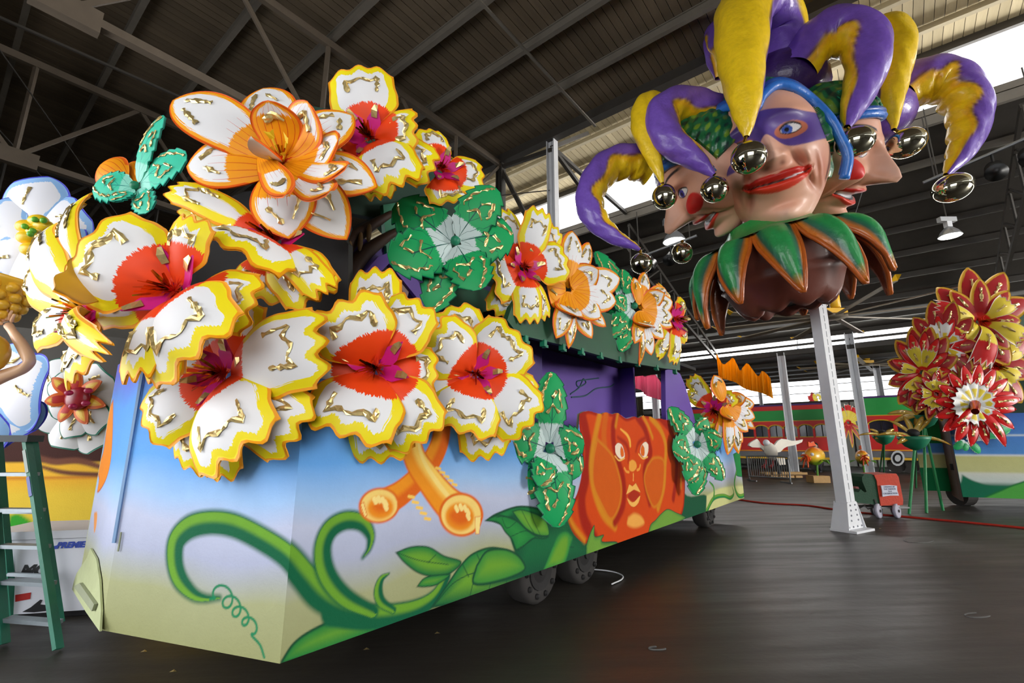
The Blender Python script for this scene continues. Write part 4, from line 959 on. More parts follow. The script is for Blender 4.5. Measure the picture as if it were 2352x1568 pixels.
# orange flowers
G2 = 'orange-edged flowers on the float'
flower('cupped_flower', 'huge orange-edged flower with an upright inner cup, at the top of the float', 'lily', *X3(770, 690), 2.95, cam_n(.05, .97, .12), T(X3, 2.851, [
    (640, 205, 420, -.15), (45, 285, 400, -.05), (135, 720, 430, -.05), (1190, 1200, 370, -.05), (810, 1195, 420, .02), (1390, 855, 360, -.05), (1230, 380, 380, -.1),
    (670, 285, 330, .5, -.1, 'cup'), (930, 290, 360, .45, -.1, 'cup'), (1135, 540, 350, .42, -.1, 'cup'), (560, 520, 150, .6, -.1, 'cup'), (790, 905, 190, .8, -.05, 'cup', 620, 640), (1080, 880, 240, .7, -.1, 'cup'), (1195, 705, 200, .75, -.1, 'cup')]), R=0.66, center='lily', group=G2, curl=0.12)
flower('cupped_flower', 'orange-edged flower on the canopy edge, cup turned to the right, nearer one', 'lily', *X6(1340, 775), 5.0, cam_n(.55, .83, .0), T(X6, 2.94, [
    (1365, 380, 170, -.05), (1480, 460, 110, -.15), (1190, 740, 230, .05), (1255, 1110, 130, .0), (1340, 1180, 90, -.1), (1400, 560, 150, -.1),
    (1545, 640, 170, .25, -.1, 'cup'), (1400, 960, 190, .3, -.1, 'cup'), (1690, 700, 180, .05, .1, 'cup'), (1665, 860, 180, .05, .1, 'cup'), (1560, 970, 160, .1, .1, 'cup'), (1595, 1030, 110, -.1, .1, 'cup'), (1500, 1110, 130, -.1, .1, 'cup')]), R=0.6, center=None, group=G2, res=(11, 16), wmul=1.3)
flower('cupped_flower', 'orange-edged flower on the canopy edge, cup turned to the right, farther one', 'lily', *X6(1822, 905), 6.35, cam_n(.55, .83, .0), T(X6, 2.94, [
    (1780, 695, 90, .0), (1855, 660, 100, -.1), (1785, 1145, 90, .0), (1815, 1295, 50, -.1), (2000, 780, 120, -.05),
    (1990, 800, 110, .25, -.1, 'cup'), (1905, 1030, 150, .3, -.1, 'cup'), (2045, 860, 130, .05, .1, 'cup'), (2045, 965, 120, .05, .1, 'cup'), (1985, 1110, 120, .05, .1, 'cup'), (2045, 1030, 90, .0, .1, 'cup'), (1900, 1225, 120, .0, .1, 'cup')]), R=0.65, center=None, group=G2, res=(11, 16), wmul=1.35)
flower('cupped_flower', 'orange-edged flower at the very tail of the float, in front of the red railway car', 'lily', *D_(1765, 400), 9.4, cam_n(.4, .9, .0), [
    (*D_(1690, 190), 38, .0), (*D_(1790, 770), 30, .0), (*D_(1870, 760), 30, -.1), (*D_(1690, 720), 22, -.1),
    (*D_(1925, 350), 30, .2, -.1, 'cup'), (*D_(1840, 520), 34, .35, -.1, 'cup'), (*D_(1985, 400), 30, .0, .1, 'cup'), (*D_(1990, 500), 34, .05, .1, 'cup'), (*D_(1940, 600), 34, .05, .1, 'cup'), (*D_(1990, 580), 24, -.1, .1, 'cup'), (*D_(1900, 680), 30, -.05, .1, 'cup')], R=0.85, center=None, group=G2, res=(11, 16), wmul=1.3)
# leaf clusters
G3 = 'green leaf clusters on the float'
def leaves(label, cx, cy, Y, n, L, R, kind='leaf', name='leaf_cluster', wm=1.15):
    return flower(name, label, kind, cx, cy, Y, n, L, R=R, center='bud', group=G3, cat='leaves', bulge=0.12, curl=0.15, res=(13, 40), wmul=wm)
leaves('large green leaf cluster with gold foil, above the canopy beside the topmost flowers', *X6(575, 455), 3.75, cam_n(.15, .97, .05), T(X6, 2.94, [
    (175, 190, 330, -.1), (410, 930, 230, -.1), (130, 600, 340, .1), (970, 410, 320, .05), (745, 780, 280, .2), (850, 90, 270, .2)]), 0.62)
leaves('green leaf cluster with gold foil on the side panel, left of the painted pumpkin', *D_(505, 720), 4.75, cam_n(.35, .93, .0), [
    (*D_(520, 165), 74, .0), (*D_(120, 1105), 105, -.05), (*D_(745, 890), 74, -.05), (*D_(575, 1290), 88, .05), (*D_(215, 620), 88, .15), (*D_(755, 650), 74, .15), (*D_(440, 1000), 60, .2)], 0.72)
leaves('green leaf cluster with gold foil on the side panel, right of the painted pumpkin', *D_(1565, 690), 7.7, cam_n(.3, .95, .0), [
    (*D_(1365, 425), 46, .0), (*D_(1560, 1060), 52, .0), (*D_(1640, 500), 40, -.05), (*D_(1765, 945), 42, .05), (*D_(1395, 740), 60, .1), (*D_(1745, 640), 50, .15), (*D_(1500, 960), 46, .1)], 0.85)
leaves('green leaf cluster wedged between the two orange flowers on the canopy edge', *X6(1780, 890), 6.3, cam_n(.3, .95, .0), T(X6, 2.94, [
    (1690, 1200, 130, .0), (1490, 1130, 150, -.1), (1640, 860, 120, .1), (1700, 640, 100, .0), (1520, 520, 130, -.1), (1590, 1100, 130, .05)]), 0.7)
leaves('bright teal leaf cluster crusted with gold foil at the upper left of the float', *X2(985, 90), 3.3, cam_n(-.2, .9, .1), [
    (376, 264, 46, .25), (430, 356, 84, .1), (214, 430, 76, .1), (342, 486, 56, .0), (255, 462, 50, .2)], 0.5, 'teal', 'teal_leaf_cluster')
flower('orange_petal_flower', 'plain orange flower half hidden behind the teal leaves', 'cup', 300, 420, 3.55, cam_n(-.1, .95, .1), [(230, 378, 90, .0), (345, 385, 90, .0), (300, 372, 60, -.1)], R=0.9, center=None, cat='flower', foil=False)
# ================================================================== the three-faced jester on its column
MPAPER = vcol('painted_papier_mache', 0.38, 0.03, 6, coat=0.25, var=0.22)
MSKIN = vcol('painted_skin', 0.48, 0.004, 8, coat=0.06, var=0.05)
MBELL = foil_mat('gold_mirror_ball', rgb(222, 218, 194), 0.04)
JE = thing('jester_head', atY(1800, 690, 8.6), 'giant three-faced jester head with purple and yellow horned cap, mounted on a column', 'sculpture')
PU, PUd, YE, OR_, GRN = rgb(122, 86, 190), rgb(58, 30, 96), rgb(255, 214, 30), rgb(236, 140, 18), rgb(22, 104, 62)

def head(pos, fwd, up, size, mode, prof=1.0):
    """one face: skin mesh + hood mesh + trim. Local frame: x right, y forward, z up; chin at z=-1."""
    f = Vector(fwd).normalized(); u = Vector(up); u = (u - f*u.dot(f)).normalized(); r = f.cross(u)
    nu, nv = 260, 240
    t1 = np.linspace(-1, 1, nu); az = math.pi*(0.55*t1 + 0.45*t1**3)
    el = np.linspace(-math.pi/2 + 0.02, math.pi/2 - 0.02, nv)
    A, E = np.meshgrid(az, el)
    dx, dy, dz = np.sin(A)*np.cos(E), np.cos(A)*np.cos(E), np.sin(E)
    x = dx*0.74; y = dy*0.82; z = dz*1.0
    # jaw narrows, cheeks stay full
    nar = (1 - 0.14*sstep(-0.35, -1.0, z)) if mode == 'front' else (1 - 0.30*sstep(-0.35, -1.0, z)); x = x*nar
    fr = sstep(0.0, 0.35, dy)
    g = lambda cx, cz, sx, sz: np.exp(-((x - cx)/sx)**2 - ((z - cz)/sz)**2)
    ax = np.abs(x); ga = lambda cx, cz, sx, sz: np.exp(-((ax - cx)/sx)**2 - ((z - cz)/sz)**2)
    D = np.zeros_like(x)
    D += 0.07*ga(0.30, 0.30, 0.24, 0.09)                                   # brows
    D -= 0.15*ga(0.30, 0.12, 0.19, 0.13)                                   # sockets
    D += 0.085*ga(0.30, 0.11, 0.115, 0.075)                                # eyeballs
    np_ = 0.44*prof
    ridge = np.interp(z, [-0.36, -0.31, -0.25, -0.17, -0.06, 0.08, 0.2, 0.28, 0.38], [0, 0.45, 0.95, 1.0, 0.80, 0.46, 0.22, 0.10, 0.0])
    D += np_*ridge*np.exp(-(x/np.interp(z, [-0.3, -0.15, 0.1, 0.3], [0.135, 0.12, 0.085, 0.10]))**2)
    D += 0.11*ga(0.125, -0.22, 0.06, 0.065)                                # nostril wings
    D += 0.14*ga(0.44, -0.18, 0.20, 0.17)                                  # cheeks
    D -= 0.09*np.exp(-((ax - (0.26 + 0.32*(-0.25 - z)))/0.05)**2)*sstep(-0.72, -0.5, z)*sstep(-0.16, -0.3, z)  # smile folds
    D += 0.05*np.exp(-((ax - (0.36 + 0.32*(-0.25 - z)))/0.06)**2)*sstep(-0.8, -0.5, z)*sstep(-0.1, -0.3, z)
    ml = (-0.47 if mode == 'front' else -0.53) + 0.42*x**2 + (0.05*x if mode == 'front' else 0)             # mouth line with smile
    mw = 0.40
    inm = sstep(mw + 0.05, mw - 0.05, ax)
    op = (0.012 if mode == 'front' else 0.055)*np.clip(1 - (ax/mw)**2, 0, 1)**0.7
    th = (0.085 if mode == 'front' else 0.08)*np.clip(1 - (ax/mw)**2, 0, 1)**0.6 + 0.004
    bow = 1 - 0.25*np.exp(-(x/0.05)**2)
    du_ = z - (ml + op); dl_ = (ml - op) - z
    D += 0.11*inm*np.exp(-((du_ - th*0.5)/(th*0.75 + 0.01))**2)*np.clip(1 - (ax/mw)**2, 0, 1)**0.4
    D += 0.12*inm*np.exp(-((dl_ - th*0.6)/(th*0.8 + 0.01))**2)*np.clip(1 - (ax/mw)**2, 0, 1)**0.4
    D -= 0.08*inm*np.exp(-((z - ml)/(op + 0.02))**2)
    D -= 0.05*g(0, -0.70, 0.2, 0.05)
    D += (0.20 if mode == 'front' else 0.3)*g(0, -0.88, 0.24, 0.16)         # chin
    D += 0.05*np.exp(-((ax - 0.52)/0.06)**2 - ((z + 0.45)/0.2)**2) - 0.05*np.exp(-((ax - 0.45)/0.04)**2 - ((z + 0.5)/0.16)**2)
    y = y + D*fr
    z0_ = z
    # ---- paint
    col = np.zeros((nv, nu, 3)); sk, sk2, sk3 = np.array(rgb(236, 176, 148)), np.array(rgb(200, 116, 86)), np.array(rgb(248, 206, 186))
    col[:] = sk
    def mixin(m, c): col[:] = col*(1 - m[..., None]) + np.array(c)*m[..., None]
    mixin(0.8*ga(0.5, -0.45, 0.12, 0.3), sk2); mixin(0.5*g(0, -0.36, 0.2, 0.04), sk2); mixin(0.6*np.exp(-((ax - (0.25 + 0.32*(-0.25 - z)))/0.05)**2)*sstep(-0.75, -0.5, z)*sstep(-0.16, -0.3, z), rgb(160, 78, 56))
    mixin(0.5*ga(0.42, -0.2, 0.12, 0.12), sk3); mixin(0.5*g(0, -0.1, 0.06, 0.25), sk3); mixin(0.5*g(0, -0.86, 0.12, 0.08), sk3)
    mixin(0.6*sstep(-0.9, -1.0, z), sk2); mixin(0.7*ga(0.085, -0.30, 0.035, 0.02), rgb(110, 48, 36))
    if mode == 'front':
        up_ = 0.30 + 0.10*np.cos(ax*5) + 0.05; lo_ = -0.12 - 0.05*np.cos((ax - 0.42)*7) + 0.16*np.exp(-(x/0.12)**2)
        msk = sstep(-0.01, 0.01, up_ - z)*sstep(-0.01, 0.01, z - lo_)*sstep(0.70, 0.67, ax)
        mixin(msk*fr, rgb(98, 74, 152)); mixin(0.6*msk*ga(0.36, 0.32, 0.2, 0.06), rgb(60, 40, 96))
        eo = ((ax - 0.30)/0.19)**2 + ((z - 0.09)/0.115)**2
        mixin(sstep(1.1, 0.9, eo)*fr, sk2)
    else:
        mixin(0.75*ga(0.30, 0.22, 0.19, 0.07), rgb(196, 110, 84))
        bw = np.abs(z - (0.36 + 0.10*np.cos((ax - 0.34)*4.5)))
        mixin(sstep(0.028, 0.012, bw)*sstep(0.12, 0.16, ax)*sstep(0.56, 0.46, ax)*fr, rgb(40, 26, 30))
        mixin(sstep(1.05, 0.95, ((ax - 0.46)/0.125)**2 + ((z + 0.13)/0.15)**2)*fr, rgb(232, 44, 40))
    et = 0.11 + 0.062*np.clip(1 - ((ax - 0.30)/0.125)**2, 0, 1); eb = 0.10 - 0.05*np.clip(1 - ((ax - 0.30)/0.125)**2, 0, 1)
    ins = sstep(0.13, 0.12, np.abs(ax - 0.30))*fr
    mixin(sstep(-0.03, -0.008, et + 0.012 - z)*sstep(-0.022, -0.008, z - eb)*ins, rgb(24, 16, 22))
    wh = sstep(-0.006, 0.004, et - z)*sstep(-0.006, 0.004, z - eb)*sstep(0.122, 0.11, np.abs(ax - 0.30))*fr
    mixin(wh, rgb(232, 228, 226))
    gx = 0.30*np.sign(x) + (0.045 if mode == 'front' else 0.02)
    ir = ((x - gx)/0.062)**2 + ((z - 0.108)/0.066)**2
    mixin(wh*sstep(1.08, 0.92, ir), rgb(66, 96, 186) if mode == 'front' else rgb(70, 60, 150)); mixin(wh*sstep(0.22, 0.16, ir), rgb(12, 12, 24))
    # lips and teeth
    lim = sstep(mw + 0.01, mw - 0.01, ax)*fr
    mixin(sstep(-0.006, 0.006, du_)*sstep(0.006, -0.006, du_ - th*bow)*lim, rgb(206, 40, 30))
    mixin(sstep(-0.006, 0.006, dl_)*sstep(0.006, -0.006, dl_ - th*1.15)*lim, rgb(226, 58, 34))
    mixin(sstep(op + 0.004, op - 0.004, np.abs(z - ml))*lim, rgb(40, 10, 12))
    mixin(sstep(op*0.9, op*0.6, np.abs(z - ml - op*0.2))*sstep(mw*0.8, mw*0.7, ax)*lim*(sstep(-0.05, -0.1, x) if mode == 'front' else 1), rgb(236, 236, 240))
    # ---- hood: everything outside the face opening
    ph = np.arctan2(z - 0.05, x)
    topz = np.where(ax < 0.5, 0.56 + 0.16*np.exp(-((ax - 0.28)/0.17)**2) - (0.06*np.exp(-(ax/0.09)**2) if mode == 'front' else -0.04), 0.60)
    if mode != 'front': topz = 0.56 + 0.05*np.cos(ax*3)
    out = (z > topz) | (ax > 0.665) & (z > -0.15) | (dy < 0.12) & (z > -0.25) | (dy < -0.1) & (z > -0.5)
    if mode != 'front': out = (z > topz) | ((dy < 0.08) & (z > 0.12))
    hood = out.ravel()
    lump = 0.075 + 0.02*np.sin(x*17 + z*11)*np.sin(z*19 - y*13) + 0.012*np.sin(x*41 + y*37 + z*29)
    k = np.where(out, 1 + lump, 1.0)
    if mode == 'front': z = np.where(z < -0.5, -0.5 + (z + 0.5)*1.14, z)
    P = (x*k)[..., None]*np.array(r) + (y*k)[..., None]*np.array(f) + (z*k)[..., None]*np.array(u)
    P = np.array(pos) + P.reshape(-1, 3)*size
    hc = np.array(rgb(18, 96, 58))*(0.5 + 0.8*RNG.random((nv, nu, 1))**0) ; ys = np.sin(x*23 + z*17)*np.sin(z*21 - x*9 + y*15)
    hcol = np.tile(np.array(rgb(20, 104, 62)), (nv, nu, 1)); m = sstep(0.45, 0.7, ys)[..., None]; hcol = hcol*(1 - m) + np.array(rgb(112, 150, 42))*m
    m = sstep(-0.5, -0.8, ys)[..., None]; hcol = hcol*(1 - m) + np.array(rgb(8, 52, 44))*m
    F = gridfaces(nu, nv); hf = hood[F].sum(1) >= 2
    def sub(Fs, name, mat, cl):
        ids, inv = np.unique(Fs, return_inverse=True)
        return mk(name, P[ids], inv.reshape(-1, 4)[:, ::-1], mat, JE, col=cl.reshape(-1, 3)[ids])
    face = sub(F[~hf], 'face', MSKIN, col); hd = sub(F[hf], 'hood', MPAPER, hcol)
    # ---- blue trim rolled along the opening
    def surf(px, pz, lift=1.05):
        yy = 0.82*math.sqrt(max(0.0, 1 - (px/0.74)**2 - pz**2)) if abs(px) < 0.66 else 0.24
        return Vector(pos) + (r*px + f*yy + u*pz)*size*lift
    if mode == 'front':
        path = [(-0.70, -0.62), (-0.80, -0.38), (-0.78, -0.1), (-0.74, 0.15), (-0.64, 0.45), (-0.48, 0.62), (-0.30, 0.70), (-0.12, 0.60), (0.0, 0.47), (0.12, 0.60), (0.30, 0.71), (0.48, 0.63), (0.64, 0.45), (0.74, 0.2), (0.77, -0.1)]
    else:
        path = [(-0.70, 0.0), (-0.66, 0.3), (-0.5, 0.52), (-0.25, 0.60), (0, 0.61), (0.25, 0.60), (0.5, 0.52), (0.66, 0.3), (0.70, 0.0)]
    pts = catmull([surf(*p) for p in path], 6)
    t = MB()
    for k_, (rad, off) in enumerate(((0.062, 0.0), (0.05, 0.06))):
        t.tube([Vector(p) + (Vector(p) - Vector(pos)).normalized()*0.0 + (u*off + f*(-off*0.4))*size for p in pts], rad*size, 8, c=(rgb(48, 120, 214), rgb(34, 84, 170))[k_])
    t.build('blue_trim', MPAPER, hd, smooth=True, col=True)
    # raised squiggles on the hood
    sq = MB()
    for k_ in range(14):
        a0 = random.uniform(-0.6, 0.6); z0 = random.uniform(0.72, 0.86); pp = []
        for j in range(9):
            xx = a0 + 0.05*j*math.cos(k_) + 0.04*math.sin(j*1.9); zz = min(0.93, z0 + 0.04*math.sin(j*1.3 + k_))
            if xx*xx/0.55 + zz*zz < 0.98: pp.append(surf(xx, zz, 1.085))
        if len(pp) > 3: sq.tube(catmull(pp, 3), 0.013*size, 5)
    sq.build('cord_squiggles', paint('glossy_green_cord', rgb(24, 128, 92), 0.25) if 'glossy_green_cord' not in MATS else MATS['glossy_green_cord'], hd, smooth=True)
    return face
YJ = 8.3
sJ = scaleY(1780, 350, 7.6)
def loc(x, y, v):
    """direction given as (image right, towards the viewer, image up) where the prop hangs"""
    d = ray(x, y).normalized(); r = Vector((d.y, -d.x, 0)).normalized(); u = r.cross(d)
    return (r*v[0] - d*v[1] + u*v[2]).normalized()
def heads(x, y, Y, f, u, size, mode, prof): head(atY(x, y, Y), loc(x, y, f), loc(x, y, u), size, mode, prof)
heads(1756, 369, 8.2, (.06, .97, .22), (-.14, 0, 1), 1.40, 'front', 0.75)
heads(1642, 390, 8.45, (-.80, .28, -.58), (-.5, 0, .86), 1.18, 'left', 1.05)
heads(1876, 358, 8.95, (.86, .32, -.40), (.42, 0, .9), 1.3, 'right', 0.95)

def horn(pts, inner, outer, name='horn', waves=5, flip=1, thr=0.0, crease=0.0, amp=0.28, ref=None, tv=0.4):
    """pts: (x px, y px, Y, radius px)"""
    A = catmull([(*atY(p[0], p[1], p[2]), p[3]*scaleY(p[0], p[1], p[2])) for p in pts], 10)
    n = len(A); C = A[:, :3]; R = np.maximum(A[:, 3], 0.012); T_ = np.gradient(C, axis=0); T_ /= np.linalg.norm(T_, axis=1, keepdims=True)
    chord = C[[0, -1]].mean(0); nu = 40; V = np.zeros((n, nu, 3)); K = np.zeros((n, nu, 3)); th = np.arange(nu)/nu*2*math.pi
    ci, co = np.array(inner), np.array(outer)
    for i in range(n):
        o = (C[i] - chord); o = o/(np.linalg.norm(o) + 1e-9) - tv*np.array(ray(pts[0][0], pts[0][1]).normalized()); o = o - T_[i]*o.dot(T_[i]); o /= np.linalg.norm(o) + 1e-9; q = np.cross(T_[i], o); s = i/(n - 1)
        rr = R[i]*(1 + 0.03*np.sin(th*5 + i*0.7) + 0.02*np.sin(th*3 - i*0.31))
        d = np.cos(th); rr = rr*(1 - crease*0.5*(np.sin(i*0.75) > 0.2)*(d < -0.1)*np.clip(-d, 0, 1))
        V[i] = C[i] + (np.cos(th)[:, None]*o + np.sin(th)[:, None]*q)*rr[:, None]
        w = thr + amp*np.sin(s*waves*2*math.pi)*math.sin(math.pi*min(1, s*1.15)) ; m = sstep(-0.03, 0.03, d - w)[:, None]
        sh = 1 - 0.0*d
        base_i = ci*(1 - 0.5*sstep(0.15, -0.15, -d - 0.4)[:, None]*0) ; K[i] = base_i*(1 - m) + co*m
        e = np.exp(-((d - w)/0.07)**2)[:, None]*0.85; K[i] = K[i]*(1 - e) + np.array(rgb(92, 40, 50))*e
        e = (np.exp(-((d - w + 0.22)/0.14)**2)*0.5)[:, None]; K[i] = K[i]*(1 - e) + np.array(OR_ if (inner == YE) else ci)*e
    V = np.vstack([V.reshape(-1, 3), C[:1], C[-1:]]); K = np.vstack([K.reshape(-1, 3), K[0, :1], K[-1, :1]])
    F = gridfaces(nu, n, True); N0 = n*nu
    cap = [[N0, (k + 1) % nu, k, k] for k in range(0)]
    return mk(name, V, F[:, ::-1], MPAPER, JE, col=K)
def bell(x, y, Y, rx, ry, tilt=0.0, hang=None):
    s = scaleY(x, y, Y); c = atY(x, y, Y); rt = Vector((math.cos(tilt), 0, math.sin(tilt))); upv = Vector((-math.sin(tilt), 0, math.cos(tilt)))
    b = MB(); b.ball(c, (rx*s, (rx + ry)/2*s, ry*s), 36, ax=(rt, Vector((0, 1, 0)), upv)); o = b.build('bell', MBELL, JE, smooth=True)
    if hang:
        MB().tube([c + upv*ry*s*0.9, atY(*hang)], 0.03, 8).build('bell_loop', MTIN, o)
    return o
horn([(1800, 150, 8.9, 50), (1790, 60, 8.7, 55), (1745, -10, 8.2, 60), (1708, 30, 7.55, 61), (1703, 100, 7.25, 57), (1706, 170, 7.1, 47), (1711, 240, 7.0, 34), (1714, 290, 6.95, 17), (1714, 314, 6.95, 6)], PU, YE, amp=0.1, thr=-0.25, waves=3)
horn([(1830, 165, 8.3, 42), (1868, 105, 8.2, 48), (1925, 72, 8.0, 52), (1980, 92, 7.8, 52), (1992, 150, 7.7, 44), (1972, 215, 7.6, 34), (1955, 260, 7.55, 22), (1946, 292, 7.5, 7)], YE, PU, waves=3, thr=-0.05, amp=0.3, tv=0.6)
horn([(1985, 170, 9.0, 34), (2010, 95, 8.9, 36), (2045, 72, 8.7, 37), (2060, 110, 8.55, 38), (2054, 170, 8.45, 32), (2048, 230, 8.4, 24), (2052, 275, 8.35, 12), (2053, 298, 8.3, 5)], PU, YE, thr=-0.3, amp=0.08)
horn([(2065, 225, 9.0, 42), (2110, 190, 8.9, 50), (2165, 185, 8.8, 50), (2210, 218, 8.7, 48), (2226, 270, 8.65, 42), (2218, 320, 8.6, 34), (2196, 365, 8.55, 22), (2172, 402, 8.5, 6)], YE, PU, waves=4.5, thr=0.1, crease=0.35)
horn([(1680, 285, 8.2, 46), (1620, 255, 8.0, 42), (1560, 240, 7.85, 40), (1520, 265, 7.75, 40), (1532, 315, 7.65, 36), (1575, 350, 7.6, 30), (1615, 380, 7.55, 18), (1640, 402, 7.5, 6)], YE, PU, waves=3.2, thr=-0.05, tv=0.7)
horn([(1530, 290, 8.3, 26), (1510, 245, 8.2, 28), (1484, 245, 8.0, 28), (1478, 290, 7.9, 28), (1494, 340, 7.85, 22), (1512, 390, 7.8, 12), (1521, 420, 7.8, 4)], PU, YE, thr=-0.3, amp=0.08)
horn([(1490, 385, 8.6, 38), (1445, 372, 8.5, 40), (1395, 385, 8.4, 38), (1362, 425, 8.3, 34), (1356, 475, 8.25, 32), (1378, 515, 8.2, 26), (1415, 545, 8.15, 18), (1450, 562, 8.1, 10), (1470, 573, 8.1, 4)], YE, PU, waves=5, thr=0.12, crease=0.3)
# horns on the far side
horn([(1720, 190, 9.3, 45), (1690, 110, 9.6, 45), (1660, 80, 10.2, 40), (1650, 130, 10.5, 28), (1650, 180, 10.6, 8)], YE, PU)
bell(1720, 362, 6.95, 40, 37, 0.3, (1714, 312, 6.95)); bell(1965, 326, 7.5, 41, 33, 0.25, (1947, 292, 7.5)); bell(2081, 329, 8.3, 42, 33, 0.3, (2055, 298, 8.3)); bell(2188, 431, 8.5, 42, 32, 0.25, (2174, 402, 8.5))
bell(1641, 435, 7.5, 31, 30, 0.2, (1640, 404, 7.5)); bell(1526, 452, 7.8, 28, 29, 0, (1521, 420, 7.8)); bell(1473, 605, 8.1, 25, 24, 0, (1470, 574, 8.1)); bell(1567, 581, 8.9, 24, 24, 0, (1567, 552, 8.9))
# crown of the cap, neck
c = MB(); c.ball(atY(1795, 205, 8.9), (0.95, 0.9, 0.7), 24, c=PUd); c.ball(atY(1585, 400, 8.7), (0.7, 0.7, 0.55), 20, c=PU); c.ball(atY(2000, 270, 9.2), (0.85, 0.8, 0.6), 20, c=PU)
c.build('cap_crown', MPAPER, JE, smooth=True, col=True)
# ---- collar, bowl, neck around an axis tilted like the prop
AX0 = atY(1784, 602, 8.75); AXU = Vector((-0.18, -0.05, 1)).normalized(); AXR = Vector((1, 0, 0.22)); AXR = (AXR - AXU*AXR.dot(AXU)).normalized(); AXF = AXU.cross(AXR)
def jp(rad, ang, h): return AX0 + AXR*(rad*math.cos(ang)) + AXF*(rad*math.sin(ang)) + AXU*h
nk = MB(); V = []; F = []
prof = [(0.7, 0.8), (0.78, 0.68), (0.92, 0.55), (1.15, 0.42), (1.35, 0.36)]
for (rr, h) in prof: V += [jp(rr, 2*math.pi*k/36, h) for k in range(36)]
mk('neck_cloth', V, gridfaces(36, len(prof), True), MPAPER, JE, col=np.tile(np.array(rgb(34, 148, 70)), (len(V), 1)))
GC, GC2, RO, BR = np.array(rgb(40, 150, 78)), np.array(rgb(18, 96, 80)), np.array(rgb(206, 118, 30)), np.array(rgb(120, 62, 36))
NP = 11
for k in range(NP):
    a0 = 2*math.pi*(k + 0.32)/NP; hw = math.pi/NP*1.0; nu, nv = 15, 18; V = np.zeros((nv, nu, 3)); K = np.zeros((nv, nu, 3)); L = 1.30 + 0.18*math.sin(k*2.7)
    for i in range(nv):
        v = i/(nv - 1); wd = (1 - v**1.25)*0.97 + 0.03
        for j in range(nu):
            u_ = j/(nu - 1)*2 - 1; ang = a0 + hw*u_*wd + 0.10*v
            rad = 1.22 + 0.44*math.sin(min(1, v*1.6)*math.pi/2) + 0.02*v - 0.14*(u_**2)*math.sin(math.pi*min(1, v + 0.25)) + 0.06*(1 - u_**2)
            h = 0.42 - 0.02*abs(u_) + 0.10*math.sin(v*math.pi*0.9)*(1 - v) - L*v**1.35 - 0.20*(u_**2)*(1 - v)**0.5*sstep(0, 0.3, v)
            V[i, j] = jp(rad, ang, float(h))
            e = 1 - abs(u_); m = float(sstep(0.30, 0.18, e*(1 - v*0.0) + 0.0)); m = max(m, float(sstep(0.84, 0.92, v)))
            g_ = GC*(1 - float(sstep(0.62, 0.3, e))) + GC2*float(sstep(0.62, 0.3, e)); K[i, j] = g_*(1 - m) + RO*m
    P = V.reshape(-1, 3); KK = K.reshape(-1, 3); Fq = gridfaces(nu, nv)
    inn = np.array(AX0); d = P - inn; d -= (d @ np.array(AXU))[:, None]*np.array(AXU); d /= np.linalg.norm(d, axis=1, keepdims=True)
    B = P - d*0.06 - np.array(AXU)*0.02; nn = len(P)
    rim = list(range(nu)) + [i*nu + nu - 1 for i in range(1, nv)] + [(nv - 1)*nu + q for q in range(nu - 2, -1, -1)] + [i*nu for i in range(nv - 2, 0, -1)]
    rq = np.array([[rim[i], rim[(i + 1) % len(rim)], rim[(i + 1) % len(rim)] + nn, rim[i] + nn] for i in range(len(rim))])
    o = mk('collar_point', np.vstack([P, B]), np.vstack([Fq[:, ::-1], Fq + nn, rq]), MPAPER, JE, col=np.vstack([KK, np.tile(BR, (nn, 1))]))
    ed = [Vector(V[i, 0]) for i in range(0, nv)] + [Vector(V[i, nu - 1]) for i in range(nv - 1, -1, -1)]
    MB().tube(ed, 0.038, 7, c=rgb(190, 96, 30)).build('cord_edge', MPAPER, o, smooth=True, col=True)
prof = [(1.12, 0.30), (1.12, 0.05), (1.1, -0.25), (1.04, -0.32), (1.12, -0.38), (1.06, -0.48), (0.94, -0.72), (0.84, -0.86), (0.72, -0.92), (0.62, -0.88), (0.6, -0.6)]
V = []; na = 60
for (rr, h) in prof:
    for k in range(na):
        a = 2*math.pi*k/na; fold = 0.06*abs(math.sin(a*4.5)) if -1.2 < h < -0.4 else 0
        V.append(jp(rr - fold, a, h - (0.12*abs(math.sin(a*4.5)) if -1.2 < h < -0.7 else 0)))
mk('bowl', V, gridfaces(na, len(prof), True)[:, ::-1], MSKIN, JE, col=np.tile(np.array(rgb(112, 58, 44)), (len(V), 1)))
MB().lathe([(0.58, 0), (0.58, 0.3)], jp(0, 0, -0.85), 24, AXU).build('socket', MBLACK, JE)

# column that carries the jester
PC = on_z(1958, 1218, 0.0)
COLM = thing('steel_column', PC, 'white riveted steel column with flared base, standing under the jester head', 'column')
fx = Vector((PC.x, PC.y, 0)).normalized(); rx = Vector((fx.y, -fx.x, 0))
ang = math.radians(14); cf = Vector((math.sin(ang) + 0.35, -math.cos(ang), 0)).normalized(); cr = Vector((-cf.y, cf.x, 0))  # face normal, right
H = 4.95
for k in (-1, 1):
    t = MB(); t.box(PC + cr*(k*0.085) + ZV*(0.1 + H/2) + cf*0.03, (0.14, 0.03, H - 0.2), (cr, cf, ZV)); t.box(PC + cr*(k*0.152) + ZV*(0.1 + H/2) - cf*0.05, (0.02, 0.19, H - 0.2), (cr, cf, ZV))
    t.build('channel', MWHITE_ST, COLM)
MB().box(PC + ZV*(0.1 + H/2) + cf*0.0, (0.03, 0.025, H - 0.2), (cr, cf, ZV)).build('slot_back', MBLACK, COLM)
t = MB()
for k in range(26): t.box(PC + ZV*(0.72 + k*0.165) + cf*0.036, (0.04, 0.02, 0.045), (cr, cf, ZV))
t.build('stitch_plates', MWHITE_ST, COLM)
